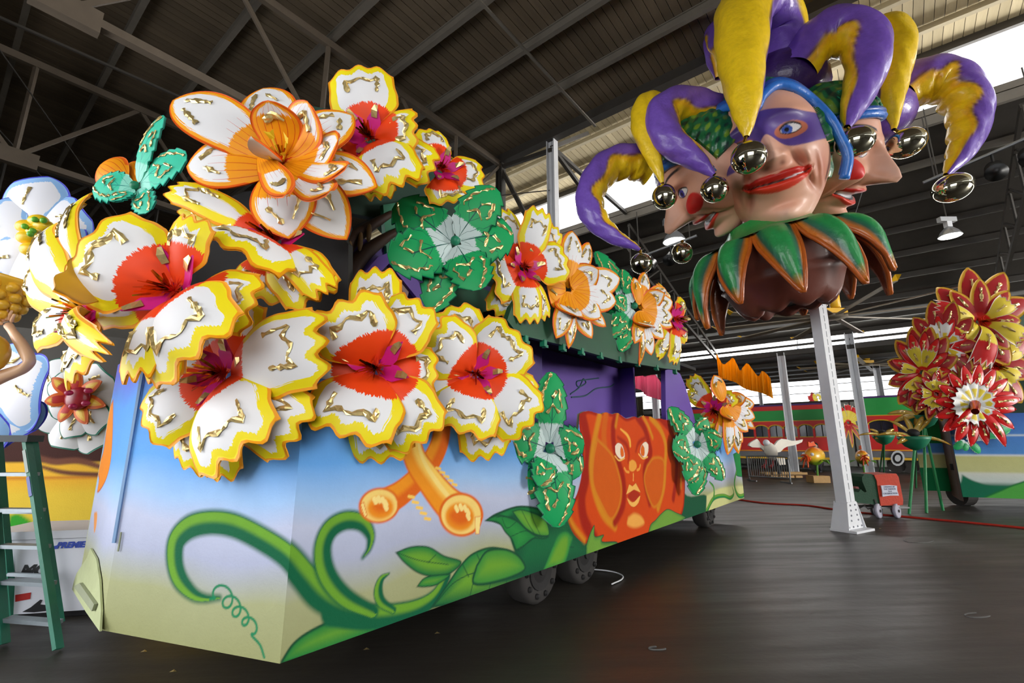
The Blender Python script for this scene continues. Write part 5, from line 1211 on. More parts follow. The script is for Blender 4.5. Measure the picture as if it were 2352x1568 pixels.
g = MB(); q = [(-0.17, 0.52), (0.17, 0.52), (0.19, 0.42), (0.31, 0.06), (0.31, 0.0), (-0.31, 0.0), (-0.31, 0.06), (-0.19, 0.42)]
g.prism([PC + cr*a + ZV*b + cf*0.06 for a, b in q], -cf*0.02); g.prism([PC + cr*a + ZV*b - cf*0.16 for a, b in q], -cf*0.02)
for sg in (-1, 1): g.prism([PC + cr*(sg*0.17) + ZV*0.5 + cf*0.06, PC + cr*(sg*0.17) + ZV*0.5 - cf*0.17, PC + cr*(sg*0.33) - cf*0.22, PC + cr*(sg*0.33) + cf*0.1], cr*(sg*0.02))
g.box(PC + ZV*0.02, (0.7, 0.45, 0.04), (cr, cf, ZV)); g.build('flared_base', MWHITE_ST, COLM)
rv = MB()
for (a, b_) in ((-.09, .46), (.09, .46), (-.09, .37), (.1, .37), (-.1, .28), (.12, .28), (-.12, .19), (.14, .19), (-.24, .08), (-.08, .08), (.08, .08), (.24, .08)):
    rv.ball(PC + cr*a + ZV*b_ + cf*0.062, 0.018, 8)
rv.build('rivets', paint('grey_rivet', rgb(150, 152, 160), 0.5), COLM, smooth=True)
# ================================================================== things farther back
def flat(pts, plane_p, plane_n): return [on_plane(x, y, plane_p, plane_n) for x, y in pts]
def pr(a): return [(a[i], a[i + 1]) for i in range(0, len(a), 2)]
MRED = paint('railcar_red', rgb(228, 40, 34), 0.4, 0.1, 2); MGRN = paint('railcar_green', rgb(40, 172, 76), 0.45, 0.1, 2); MYEL = paint('railcar_yellow', rgb(240, 190, 50), 0.5)
MPIN = paint('grey_skirt', rgb(122, 124, 128), 0.6); MGLASS = paint('dark_glass', rgb(34, 34, 54), 0.15, 0.4, 1.5); MPPL = paint('purple_edge', rgb(86, 50, 120), 0.5)
# ---- railway cars
S_T = 34.0; TP = W(S_T, 0); 
def railcar(label, xl, xr, ytl, ytr, arches, first=True):
    """a long car standing parallel to the far wall; pixel spans of its near face"""
    g = lambda x, y, off=0.0: on_plane(x, y, W(S_T - off, 0), AV)
    f = lambda fr: (lambda x: ytl + (ytr - ytl)*(x - xl)/(xr - xl))(fr)
    c0 = g(xl, 1000); t = thing('railway_car', Vector((c0.x, c0.y, 0)), label, 'train car', 'railway cars')
    cL = (g(xl, 1000) - W(0, 0)).dot(CV); cR = (g(xr, 1000) - W(0, 0)).dot(CV); zt = g((xl + xr)/2, (ytl + ytr)/2).z
    Lc = cR - cL; cm = (cL + cR)/2
    bx = lambda name, z0, z1, d0, d1, mat, a=0.0, b=0.0: MB().box(W(S_T + (d0 + d1)/2, cm + (b - a)/2, (z0 + z1)/2), (d1 - d0, Lc - a - b, z1 - z0), (AV, CV, ZV)).build(name, mat, t)
    H = zt
    bx('lower_body', 0.28*H, 0.50*H, 0, 2.6, MRED); bx('upper_body', 0.69*H, 0.755*H, 0, 2.6, MRED); bx('window_back', 0.50*H, 0.69*H, 0.35, 2.4, MGLASS)
    bx('skirt', 0.20*H, 0.28*H, 0.06, 2.5, MPIN); bx('yellow_line', 0.285*H, 0.297*H, -0.02, 0.0, MYEL); bx('yellow_line', 0.745*H, 0.756*H, -0.02, 0.0, MYEL); bx('yellow_step', 0.165*H, 0.195*H, -0.05, 0.05, MYEL)
    bx('roof_curve', 0.757*H, 0.92*H, 0.12, 2.5, MGRN); bx('clerestory_roof', 0.90*H, 1.0*H, 0.45, 2.1, MRED if first else MGRN); bx('purple_line', 0.995*H, 1.02*H, 0.4, 2.15, MPPL)
    n = arches; w = Lc/n
    for k in range(n):
        c = cL + (k + 0.5)*w; pz = 0.50*H; hh = 0.125*H
        # pillar between two windows and the arch above each one
        MB().box(W(S_T + 0.06, cL + k*w, 0.6*H), (0.12, w*0.14, 0.2*H), (AV, CV, ZV)).build('pillar', MRED, t)
        A = [(c + 0.5*w*math.cos(a)*0.98, pz + hh + 0.065*H*math.sin(a)) for a in np.linspace(0, math.pi, 13)]
        poly = [W(S_T + 0.001, cc, zz) for cc, zz in A] + [W(S_T + 0.001, c - 0.5*w, 0.70*H), W(S_T + 0.001, c + 0.5*w, 0.70*H)]
        MB().prism(poly, AV*0.12).build('arch_spandrel', MRED, t)
        MB().tube([W(S_T - 0.02, cc, zz) for cc, zz in A], 0.035, 6).build('arch_trim', MYEL, t)
        MB().box(W(S_T - 0.02, c, pz), (0.05, w*0.86, 0.05), (AV, CV, ZV)).build('sill', MYEL, t)
        p = MB().box(W(S_T + 0.15, c, pz + 0.09*H), (0.02, w*0.85, 0.19*H), (AV, CV, ZV)); p.build('window_pane', MGLASS, t)
        MB().box(W(S_T + 0.13, c + w*0.02, pz + 0.09*H), (0.03, 0.05, 0.19*H), (AV, CV, ZV)).build('mullion', MBLACK, t)
        if k % 3 != 2: MB().box(W(S_T + 0.3, c - w*0.1, pz + 0.05*H), (0.05, w*0.5, 0.1*H), (AV, CV, ZV)).build('seat_back', MATS['blue_batten'], t)
    for c in np.linspace(cL + 1.0, cR - 1.0, 4): 
        wm = MB().lathe([(0.3, -0.1), (0.42, -0.1), (0.42, 0.1), (0.3, 0.1)], W(S_T + 0.4, c, 0.42), 20, AV); wm.build('wheel', MRUB, t)
    return t
railcar('long red railway car with green roof and arched windows, behind the white dove', 1560, 1908, 944, 922, 11)
T2 = railcar('shorter red railway car with green roof, behind the golden spiky flowers', 1996, 2200, 914, 900, 3, False)
# striped skirt on the second car
for k in range(3):
    q = [on_plane(x, y, W(S_T - 0.06, 0), AV) for x, y in [(2062 + 16*math.cos(a)*(1 - k*0.28), 1052 + 18*math.sin(a)*(1 - k*0.28)) for a in np.linspace(0, 2*math.pi, 15)[:-1]]]
    MB().prism([p - AV*(0.01 + 0.012*k) for p in q], AV*0.012).build('painted_roundel', (MWHITE_ST, MBLACK, MWHITE_ST)[k], T2)

# ---- white dove with spread wings on a little trolley
Yd_ = 21.8; sc = scaleY(1775, 1030, Yd_)
DOVE = thing('dove_sculpture', on_z(1790, 1105, 0), 'white dove sculpture with spread wings in front of the red railway car', 'sculpture')
MDOVE = paint('cream_white_plaster', rgb(236, 230, 216), 0.5, 0.12, 3, bmp=0.01)
Z4 = lambda x, y: (1700 + x/7.13, 900 + y/7.13)
b = MB(); b.ball(atY(*Z4(500, 970), Yd_), (95/7.13*sc, 1.0*0.3, 150/7.13*sc), 18, ax=(Vector((0.97, 0, 0.2)), Vector((0, 1, 0)), Vector((-0.2, 0, 0.97)))); b.build('body', MDOVE, DOVE, smooth=True)
b = MB(); b.ball(atY(*Z4(430, 830), Yd_ - 0.05), 52/7.13*sc, 14); b.build('head', paint('white_plaster', rgb(226, 226, 232), 0.45), DOVE, smooth=True)
for nm, P in (('wing', [(560, 880), (620, 800), (680, 765), (760, 775), (850, 800), (950, 795), (1030, 775), (1015, 820), (950, 850), (870, 875), (780, 890), (720, 920), (660, 980), (610, 990), (590, 950)]), ('wing', [(420, 900), (350, 860), (310, 800), (280, 768), (220, 800), (160, 840), (145, 875), (200, 905), (290, 910), (340, 910), (390, 960), (440, 980)])):
    MB().prism([atY(*Z4(*p), Yd_ + 0.05) for p in P], Vector((0, 0.14, 0))).build(nm, MDOVE, DOVE)
b = MB()
for k in range(5): b.prism([atY(*Z4(600 + k*26, 1080), Yd_ + 0.1), atY(*Z4(625 + k*26, 1080), Yd_ + 0.1), atY(*Z4(650 + k*24, 1190 + (k % 2)*12), Yd_ + 0.1), atY(*Z4(628 + k*24, 1190), Yd_ + 0.1)], Vector((0, 0.06, 0)))
b.build('tail', MDOVE, DOVE)
MREDL = paint('dark_red_feet', rgb(150, 30, 30), 0.5)
for x in (410, 530): MB().tube([atY(*Z4(x + 20, 1110), Yd_), atY(*Z4(x, 1190), Yd_ - 0.05), atY(*Z4(x - 35, 1235), Yd_ - 0.1)], [0.05, 0.05, 0.09], 8).build('foot', MREDL, DOVE)
MB().bar(atY(*Z4(560, 1050), Yd_ + 0.1), on_z(*Z4(655, 1345), 0.4) if False else atY(*Z4(655, 1345), Yd_), 0.1).build('support_pole', MBLACK, DOVE)
MWOOD = paint('pale_crate_wood', rgb(176, 138, 84), 0.7, 0.25, 8)
tp = on_z(*Z4(720, 1425), 0.0); t = MB()
for k in range(4): t.box(tp + Vector((-0.55 + k*0.37, 0, 0.12)), (0.3, 0.5, 0.1))
t.box(tp + Vector((0, -0.2, 0.26)), (1.9, 0.1, 0.1)); t.box(tp + Vector((0, 0.2, 0.26)), (1.9, 0.1, 0.1)); t.build('trolley', MWOOD, DOVE)
MB().bar(tp + Vector((-0.2, 0, 0.2)), atY(*Z4(600, 1190), Yd_), 0.1).build('support_post', MBLACK, DOVE)

# ---- goldfish sculptures
MFISH = vcol('fish_paint', 0.35, coat=0.3)
def fish(label, x, y, Y, r, face, name='fish_sculpture'):
    """round fish; face = unit vector it looks along"""
    s = scaleY(x, y, Y); c = atY(x, y, Y); R = r*s; f = Vector(face).normalized(); sd = f.cross(ZV).normalized(); u = sd.cross(f)
    t = thing(name, Vector((c.x, c.y, 0)), label, 'sculpture', 'goldfish sculptures')
    nu, nv = 28, 20; V = []; K = []
    for i in range(nv):
        th = math.pi*(i + 0.001)/(nv - 1)
        for k in range(nu):
            p = 2*math.pi*k/nu; xx = math.cos(th); rr = math.sin(th)*(0.82 + 0.08*xx)
            d = f*(xx*1.05) + sd*(rr*math.cos(p)*0.8) + u*(rr*math.sin(p)); V.append(c + d*R)
            h = rr*math.sin(p); a = sstep(-0.6, 0.0, h); q = sstep(0.2, 0.8, h)
            col = np.array(rgb(96, 140, 30))*(1 - a) + np.array(rgb(244, 190, 40))*a; col = col*(1 - q) + np.array(rgb(240, 120, 24))*q; K.append(col)
    mk('body', V, gridfaces(nu, nv, True), MFISH, t, col=np.array(K))
    MO = MATS.get('fish_orange') or paint('fish_orange', rgb(226, 84, 20), 0.35, 0.3, 6); MG = MATS.get('fish_green') or paint('fish_green', rgb(84, 140, 36), 0.4)
    m = MB(); m.prism([c + u*R*0.9 + f*R*0.55, c + u*R*1.35 + f*R*0.5, c + u*R*1.2 + f*R*0.15, c + u*R*1.3 - f*R*0.2, c + u*R*0.9 - f*R*0.4], sd*R*0.12); m.build('dorsal_fin', MO, t)
    for sg in (-1, 1):
        m = MB(); e = c + sd*(sg*R*0.6) - u*R*0.3; m.prism([e, e + sd*(sg*R*0.7) - u*R*0.35, e + sd*(sg*R*0.55) - u*R*0.02], f*R*0.12); m.build('side_fin', MG, t)
        MB().ball(c + f*R*0.85 + sd*(sg*R*0.42) + u*R*0.25, R*0.15, 10).build('eye', MWHITE_ST, t, smooth=True)
    m = MB(); m.tube([c + f*R*(0.95) - u*R*0.12 + sd*(R*0.28*math.cos(a)) + u*(R*0.14*math.sin(a)) + f*R*0.12 for a in np.linspace(0, 2*math.pi, 13)], R*0.09, 8); m.build('lips', MO, t, smooth=True)
    b_ = c - f*R*0.9 if abs(f.x) > 0.5 else c + f*R*0.9
    for k in range(6):
        a = k*1.05; e = c + f*R*1.02; q = e + f*R*(0.4 + 0.1*(k % 2)) + u*(R*0.6*math.sin(a)) + sd*(R*0.45*math.cos(a)) - u*R*0.35
        MB().tube(catmull([e, e.lerp(q, 0.5) + u*R*0.15, q], 4), list(np.linspace(R*0.12, R*0.05, 9)), 7).build('tentacle', MO, t, smooth=True)
    MB().tube([c - u*R*0.8, Vector((c.x, c.y, 0.28))], R*0.09, 8).build('stand_pole', MG, t)
    m = MB()
    for k in (-1, 1): m.box(Vector((c.x, c.y + k*R*0.5, 0.14)), (R*1.5, 0.06, 0.26)); m.box(Vector((c.x + k*R*0.72, c.y, 0.14)), (0.06, R*1.0, 0.26))
    m.box(Vector((c.x, c.y, 0.26)), (R*1.5, R*1.06, 0.05)); m.build('crate_base', MWOOD, t)
fish('orange and yellow goldfish sculpture on a wooden crate, facing left beside the dove', 1872, 1047, 20.3, 25, (-0.93, -0.35, -0.1))
fish('green and orange goldfish sculpture facing the viewer behind the green and red cart', 1980, 1050, 17.0, 20, (-0.45, -0.89, 0))

# ---- steel crowd barrier
BR0 = on_z(1722, 1104, 0); BR1 = on_z(1816, 1110, 0)
t = thing('crowd_barrier', BR0, 'grey steel crowd barrier in front of the dove', 'barrier'); MGALV = paint('galvanised_tube', rgb(128, 130, 132), 0.4, 0.15, 6, metal=0.5)
MB().tube(catmull([BR0, BR0 + ZV*0.9, BR0.lerp(BR1, 0.06) + ZV*1.05, BR0.lerp(BR1, 0.94) + ZV*1.05, BR1 + ZV*0.9, BR1], 5), 0.035, 8).build('frame', MGALV, t, smooth=True)
MB().tube([BR0 + ZV*0.2, BR1 + ZV*0.2], 0.03, 8).build('bottom_rail', MGALV, t)
for k in range(1, 18): MB().tube([BR0.lerp(BR1, k/18) + ZV*0.2, BR0.lerp(BR1, k/18) + ZV*1.05], 0.014, 6).build('bar', MGALV, t)
for e in (0.06, 0.9): MB().bar(BR0.lerp(BR1, e) + Vector((0, -0.4, 0.03)), BR0.lerp(BR1, e) + Vector((0, 0.4, 0.03)), 0.05).build('foot', MGALV, t)

# ---- seated visitor beside the railway car
def person():
    Y = 25.0; g = lambda x, y, dy=0: np.array(atY(*Z4(x, y), Y + dy))
    base = on_z(*Z4(1320, 1310), 0.0)
    t = thing('person', Vector((g(1300, 1200)[0], Y, 0)), 'person in dark clothing bending forward beside the red railway car', 'person')
    v = [g(1300, 1150), g(1330, 1040), g(1290, 950), g(1262, 915), g(1235, 885), g(1270, 1040, -.1), g(1215, 1060, -.2), g(1290, 1200, -.1), g(1330, 1300, -.1), g(1260, 1190, -.25), g(1250, 1300, -.25), g(1300, 1310, -.3), g(1215, 1310, -.4)]
    e = [(0, 1), (1, 2), (2, 3), (3, 4), (2, 5), (5, 6), (0, 7), (7, 8), (0, 9), (9, 10), (8, 11), (10, 12)]
    rd = [.17, .19, .2, .07, .12, .07, .05, .1, .06, .1, .06, .05, .05]
    me = bpy.data.meshes.new('body'); o0 = np.array(ORG[t.name]); me.from_pydata([tuple(p - o0) for p in v], e, [])
    o = bpy.data.objects.new('body', me); COL.objects.link(o); o.parent = t
    md = o.modifiers.new('skin', 'SKIN'); 
    for i, sv in enumerate(me.skin_vertices[0].data): sv.radius = (rd[i], rd[i]); sv.use_root = (i == 0)
    o.modifiers.new('sub', 'SUBSURF').levels = 1; o.modifiers['sub'].render_levels = 2
    me.materials.append(paint('dark_clothes', rgb(44, 42, 50), 0.8))
    c = Vector(g(1228, 880, -.06)); MB().ball(c, (0.1, 0.115, 0.13), 14).build('head', paint('skin', rgb(206, 158, 132), 0.5), t, smooth=True)
    MB().ball(c + Vector((0.03, 0.02, 0.04)), (0.115, 0.125, 0.125), 12).build('hair', MBLACK, t, smooth=True)
person()

# ---- green and red covered cart with a notice
CT = on_z(2036, 1190, 0); t = thing('cart', CT, 'small wheeled cart with green and orange-red covers and a paper notice', 'cart')
Yc = CT.y; g = lambda x, y, dy=0.0: atY(1960 + x/13.07, 1080 + y/13.07, Yc + dy)
MGC = paint('green_cover', rgb(18, 66, 40), 0.75, 0.25, 6, bmp=0.01); MRC = paint('red_orange_cover', rgb(196, 58, 26), 0.7, 0.2, 6, bmp=0.01)
MB().prism([g(*p) for p in ((20, 640), (160, 655), (220, 565), (340, 660), (400, 640), (330, 470), (270, 330), (260, 200), (330, 120), (540, 105), (630, 170), (700, 300), (760, 620), (810, 1050), (420, 1000), (60, 960))], Vector((0, 0.5, 0))).build('green_cover', MGC, t)
MB().prism([g(*p, -0.02) for p in ((620, 130), (900, 110), (1290, 95), (1360, 200), (1420, 480), (1500, 900), (1490, 1040), (830, 1060), (780, 800), (700, 300))], Vector((0, 0.56, 0))).build('red_cover', MRC, t)
PAP = MB().prism([g(*p, -0.05) for p in ((830, 455), (1100, 440), (1310, 460), (1320, 600), (1370, 755), (1100, 755), (880, 790), (870, 620))], Vector((0, 0.02, 0))).build('notice', paint('paper', rgb(206, 210, 226), 0.7, 0.03), t)
ink = paint('ink', rgb(70, 78, 110), 0.7)
s_ = scaleY(2040, 1125, Yc)/13.07
for k, (tx, sz) in enumerate((('DRIVING IN', 62), ('THE PARADE', 62), ('IS A', 62), ('CELEBRATION', 66))):
    text_mesh(tx, sz*s_, PAP, ink, (g(1085 + k*10, 495 + k*66, -0.055), Vector((0.997, 0, 0.03)), ZV))
MB().box(g(700, 1075, 0.25), (1450*s_, 0.5, 0.03)).build('shelf', MGALV, t)
MTY = paint('pale_wheel', rgb(170, 168, 184), 0.5)
for (x, y, dy) in ((760, 1290, 0.0), (1310, 1270, 0.0), (640, 1240, 0.5), (1240, 1230, 0.5)):
    cc = g(x, y, dy); cc.z = 0.155; ax = Vector((0.55, -0.83, 0)).normalized()
    o = MB().lathe([(0.02, -0.035), (0.115, -0.03), (0.15, -0.03), (0.155, 0), (0.15, 0.03), (0.115, 0.03), (0.02, 0.035)], cc, 24, ax).build('wheel', MTY, t, smooth=True)
    MB().lathe([(0.03, 0.03), (0.03, 0.05)], cc, 10, ax).build('hub', MRUB, o)
    MB().bar(cc + ZV*0.05, cc + ZV*0.24 + Vector((-0.05, 0, 0)), 0.03).build('fork', MRUB, t)
MB().tube([g(60, 980), g(160, 1150), g(340, 1060), g(440, 1160), g(640, 1100)], 0.012, 6).build('bungee_cord', MRUB, t)
MB().box(g(180, 560, 0.3), (0.3, 0.2, 0.12)).build('pink_parcel', paint('pink_card', rgb(206, 130, 130), 0.7), t)

# ---- right-hand float with red flowers
RF = thing('red_flower_float', on_z(2300, 1160, 0), 'parade float with a striped blue, cream and green panel at the right edge', 'parade float')
A0 = on_z(2212, 1141, 0.35); A1 = on_z(2500, 1150, 0.35); dA = (A1 - A0); dA.z = 0; LA = dA.length; dA.normalize(); nA = Vector((dA.y, -dA.x, 0))
def stripes(mu):
    zz = mu.Z; st = [(0.35, rgb(44, 150, 72)), (0.5, rgb(40, 146, 78)), (0.62, rgb(22, 110, 84)), (0.72, rgb(206, 220, 214)), (0.9, rgb(222, 226, 214)), (0.95, rgb(206, 208, 146)), (1.28, rgb(206, 206, 140)), (1.32, rgb(228, 234, 236)), (1.36, rgb(88, 150, 220)), (1.75, rgb(84, 140, 216)), (1.78, rgb(220, 232, 240)), (1.82, rgb(84, 140, 216)), (2.3, rgb(70, 110, 190))]
    for k in range(3): mu.col[:, k] = np.interp(zz, [a for a, _ in st], [b[k] for _, b in st])
mu = Mural(A0, dA, nA, np.linspace(0, LA, 160), np.linspace(0.35, 2.3, 120)); stripes(mu)
mu.fill([(2210, 1090), (2240, 1105), (2290, 1118), (2400, 1128), (2400, 1160), (2210, 1160)], rgb(20, 112, 80), soft=0.03)
mu.fill([(2250, 1145), (2290, 1128), (2340, 1108), (2420, 1090), (2500, 1150), (2300, 1170)], rgb(84, 176, 74), soft=0.02, edge=rgb(30, 120, 60), ew=0.05)
mu.build('painted_panel', RF, MMURAL)
B0 = on_z(2122, 1126, 0.35); dB = (on_z(2190, 1128, 0.35) - B0); LB = dB.length; dB.normalize(); nB = Vector((dB.y, -dB.x, 0))
mu = Mural(B0, dB, nB, np.linspace(0, LB, 40), np.linspace(0.35, 2.3, 100)); stripes(mu); m_ = mu.Z < 0.95; mu.col[m_] = rgb(26, 128, 76); mu.col[mu.Z > 1.6] = rgb(34, 130, 70); mu.build('side_painted_panel', RF, MMURAL)
MB().prism([A0 + Vector((0, 0, -0.1)), B0 + dB*LB + Vector((0, 0, -0.1)), B0 + dB*LB + ZV*1.95, A0 + ZV*1.95], Vector((0.1, 0.2, 0))).build('brown_post', paint('brown_post', rgb(86, 50, 36), 0.6), RF)
MB().prism([A0 + Vector((0.1, 0.3, 0.6)), A0 + dA*LA + Vector((0.1, 0.3, 0.6)), A0 + dA*LA + Vector((2, 3, 0.6)), A0 + dA*1.5 + Vector((1, 3, 0.6))], ZV*0.15).build('deck', MDARK, RF)
MB().prism([A0 + dA*0.5 + Vector((0.35, 0.5, 0.7)), A0 + dA*LA + Vector((0.1, 0.5, 0.7)), A0 + dA*LA + Vector((2, 2.5, 0.7)), A0 + dA*1.6 + Vector((1, 2.5, 0.7))], ZV*2.2).build('inner_tower', MTOW, RF)
for k in (0.6, 2.2):
    p = A0 + dA*k + Vector((0.6, 1.5, 0)); p.z = 0.33; MB().lathe([(0.2, -0.13), (0.33, -0.13), (0.33, 0.13), (0.2, 0.13)], p, 20, (1, 0, 0)).build('wheel', MRUB, RF)
GR = 'flowers on the red float'
def ringp(cx, cy, r, n, w, off=0.0, lift=0.1, kind=None, sq=1.0, bg=0.1): return [(cx + r*math.cos(off + 2*math.pi*k/n), cy + r*sq*math.sin(off + 2*math.pi*k/n), w, lift, bg, kind) for k in range(n)]
Yr = 11.3
flower('red_yellow_flower', 'big yellow and red flower with white-lined petals at the top of the right float', 'ryel', 2250, 740, Yr, cam_n(-.2, .97, .05), ringp(2250, 735, 124, 9, 84, 0.3, -.05, 'dred') + ringp(2250, 735, 96, 8, 60, 0.0, 0.02, 'dred') + [(2320, 692, 44, .2, .25), (2152, 706, 42, .2, .25), (2182, 784, 50, .25, .3), (2256, 832, 44, .35, .35), (2350, 772, 48, .25, .3)], R=1.25, group=GR, star=False, res=(9, 14))
flower('red_yellow_flower', 'second yellow and red flower just below the top one on the right float', 'ryel', 2278, 838, Yr + 0.25, cam_n(-.1, .97, .0), ringp(2278, 840, 110, 8, 84, 0.1, -.05, 'dred') + [(2180, 850, 40, .15, .25), (2340, 870, 40, .15, .25), (2300, 900, 40, .2, .25), (2340, 800, 40, .1, .2)], R=1.1, group=GR, star=False, res=(9, 14))
flower('red_star_flower', 'red spiky flower with white-rimmed yellow bell centre, low on the right float', 'red', 2240, 930, Yr - 0.35, cam_n(-.1, .97, .0), ringp(2240, 930, 96, 16, 42, 0.1, -.02) + [(2310, 1026, 38, .0), (2330, 985, 36, .0), (2345, 915, 40, -.05), (2180, 985, 30, .0)] + ringp(2240, 930, 62, 14, 26, 0.3, .02, 'red') + ringp(2238, 926, 46, 12, 27, 0.0, .12, 'bell', 1.0, .02), R=0.92, center=None, group=GR, res=(9, 14))
MB().tube([atY(2240, 928, Yr - 0.4), atY(2240, 945, Yr - 0.75)], [0.1, 0.07], 10).build('pistil', MRFOIL, bpy.data.objects['red_star_flower'])
flower('red_star_flower', 'cluster of red and yellow petals seen edge-on at the left side of the right float', 'red', 2120, 855, Yr + 0.2, cam_n(-.75, .65, .0), ringp(2120, 850, 84, 12, 54, 0.2, -.05, 'dred', 1.25) + ringp(2115, 850, 70, 13, 34, 0.5, .1, 'red', 1.3) + ringp(2112, 850, 40, 6, 26, 0.1, .3, 'ryel', 1.4), R=1.0, center=None, group=GR, res=(9, 12))
flower('red_star_flower', 'red and yellow flower facing left between the edge-on cluster and the top flower', 'red', 2165, 795, Yr, cam_n(-.6, .78, .0), ringp(2165, 790, 84, 10, 56, 0.0, -.05, 'dred', 1.25) + ringp(2165, 795, 58, 9, 26, 0.3, .05, 'red', 1.3) + ringp(2160, 800, 46, 8, 24, 0.3, .15, 'bell', 1.3), R=0.8, center=None, group=GR, res=(9, 12))
flower('red_star_flower', 'small red tulip-shaped flower at the very top of the right float', 'red', 2270, 690, Yr + 0.4, cam_n(0, .8, .6), [(2225, 650, 24, .3), (2305, 655, 26, .3), (2262, 668, 30, .1), (2330, 690, 30, .1), (2350, 720, 26, .0), (2200, 680, 20, .0)], R=0.8, center=None, group=GR, res=(9, 12))
flower('leaf_cluster', 'small painted green leaves under the red spiky flower on the right float', 'leaf', 2220, 1010, Yr + 0.1, cam_n(0, 1, 0), [(2190, 1030, 20, .0), (2252, 1040, 22, .0), (2340, 960, 40, -.1), (2215, 1035, 18, .05)], R=0.6, center=None, group='leaf clusters elsewhere', foil=False, res=(9, 20), cat='leaves')
flower('red_star_flower', 'small red and white flowers standing between the two railway cars', 'ryel', 1948, 970, 27.0, cam_n(0, 1, 0), ringp(1948, 955, 26, 8, 16, 0, 0, 'ryel') + ringp(1950, 1000, 30, 7, 14, .4, .1, 'dred'), R=1.0, center=None, group=GR, res=(7, 10), foil=False)
flower('red_star_flower', 'tiny red and white flowers showing above the roof of the long railway car', 'ryel', 1878, 912, 36.0, cam_n(0, 1, 0), ringp(1868, 914, 12, 6, 10, 0, 0, 'ryel') + ringp(1888, 908, 12, 6, 10, .4, .1, 'bell'), R=0.6, center=None, group=GR, res=(7, 8), foil=False)
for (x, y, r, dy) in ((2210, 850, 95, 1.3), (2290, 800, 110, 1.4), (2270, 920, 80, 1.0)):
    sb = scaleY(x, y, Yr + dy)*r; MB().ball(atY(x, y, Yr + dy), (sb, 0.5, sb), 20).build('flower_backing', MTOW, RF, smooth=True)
flower('red_star_flower', 'red and yellow flower tucked low at the left, under the edge-on cluster', 'red', 2150, 905, Yr - 0.1, cam_n(-.4, .9, 0), ringp(2150, 905, 58, 11, 34, 0.2, -.03, 'dred', 1.1) + ringp(2150, 905, 48, 9, 26, 0.5, .1, 'red', 1.1) + ringp(2150, 905, 30, 6, 24, 0.1, .2, 'ryel', 1.1), R=0.7, center=None, group=GR, res=(9, 12))
# golden spiky flowers on green stands
MGST = paint('green_stand', rgb(34, 140, 80), 0.45)
def spiky(label, cx, cy, Y, tips, foot, cup):
    f = flower('spiky_gold_flower', label, 'gold', cx, cy, Y, cam_n(-.1, .75, .66), tips, R=0.75, center=None, group='golden flowers on stands', res=(7, 12), th=0.01)
    c = atY(cx, cy, Y); MB().ball(c + ZV*0.06, (0.13, 0.13, 0.1), 12).build('seed_head', MBLACK, f, smooth=True)
    s = scaleY(cx, cy, Y); MB().lathe([(0.05, -0.34), (0.2, -0.25), (0.3, -0.1), (0.33, -0.02)], c, 16).build('calyx', MTEALP, f, smooth=True)
    for q in foot: MB().tube([c - ZV*0.2, on_z(*q, 0.0)], 0.03, 8).build('stand_leg', MGST, f)
    return f
spiky('golden spiky flower on a green stand, nearest the cart', 2098, 1000, 11.4, [(2010, 1000, 14, .0), (2185, 1022, 14, .0), (2040, 965, 18, .1), (2140, 960, 16, .1), (2060, 1020, 18, .0), (2150, 1012, 14, .0), (2075, 955, 20, .2), (2120, 955, 18, .2)], ((2088, 1180), (2104, 1120)), 0)
spiky('golden spiky flower on a green stand, set back at the left', 2028, 998, 16.5, [(1970, 1000, 10, .0), (2080, 1004, 10, .0), (1995, 985, 12, .1), (2055, 985, 12, .1), (2010, 1008, 12, 0)], ((2020, 1086), (2030, 1086)), 0)
spiky('pale cream spiky flower on crossed green legs, highest of the three', 2118, 952, 11.9, [(2038, 950, 22, .0), (2060, 920, 24, .1), (2050, 970, 22, .0), (2165, 935, 18, .1), (2080, 905, 22, .2), (2150, 960, 20, .0), (2100, 975, 20, .0)], ((2128, 1178), (2166, 1172)), 0)

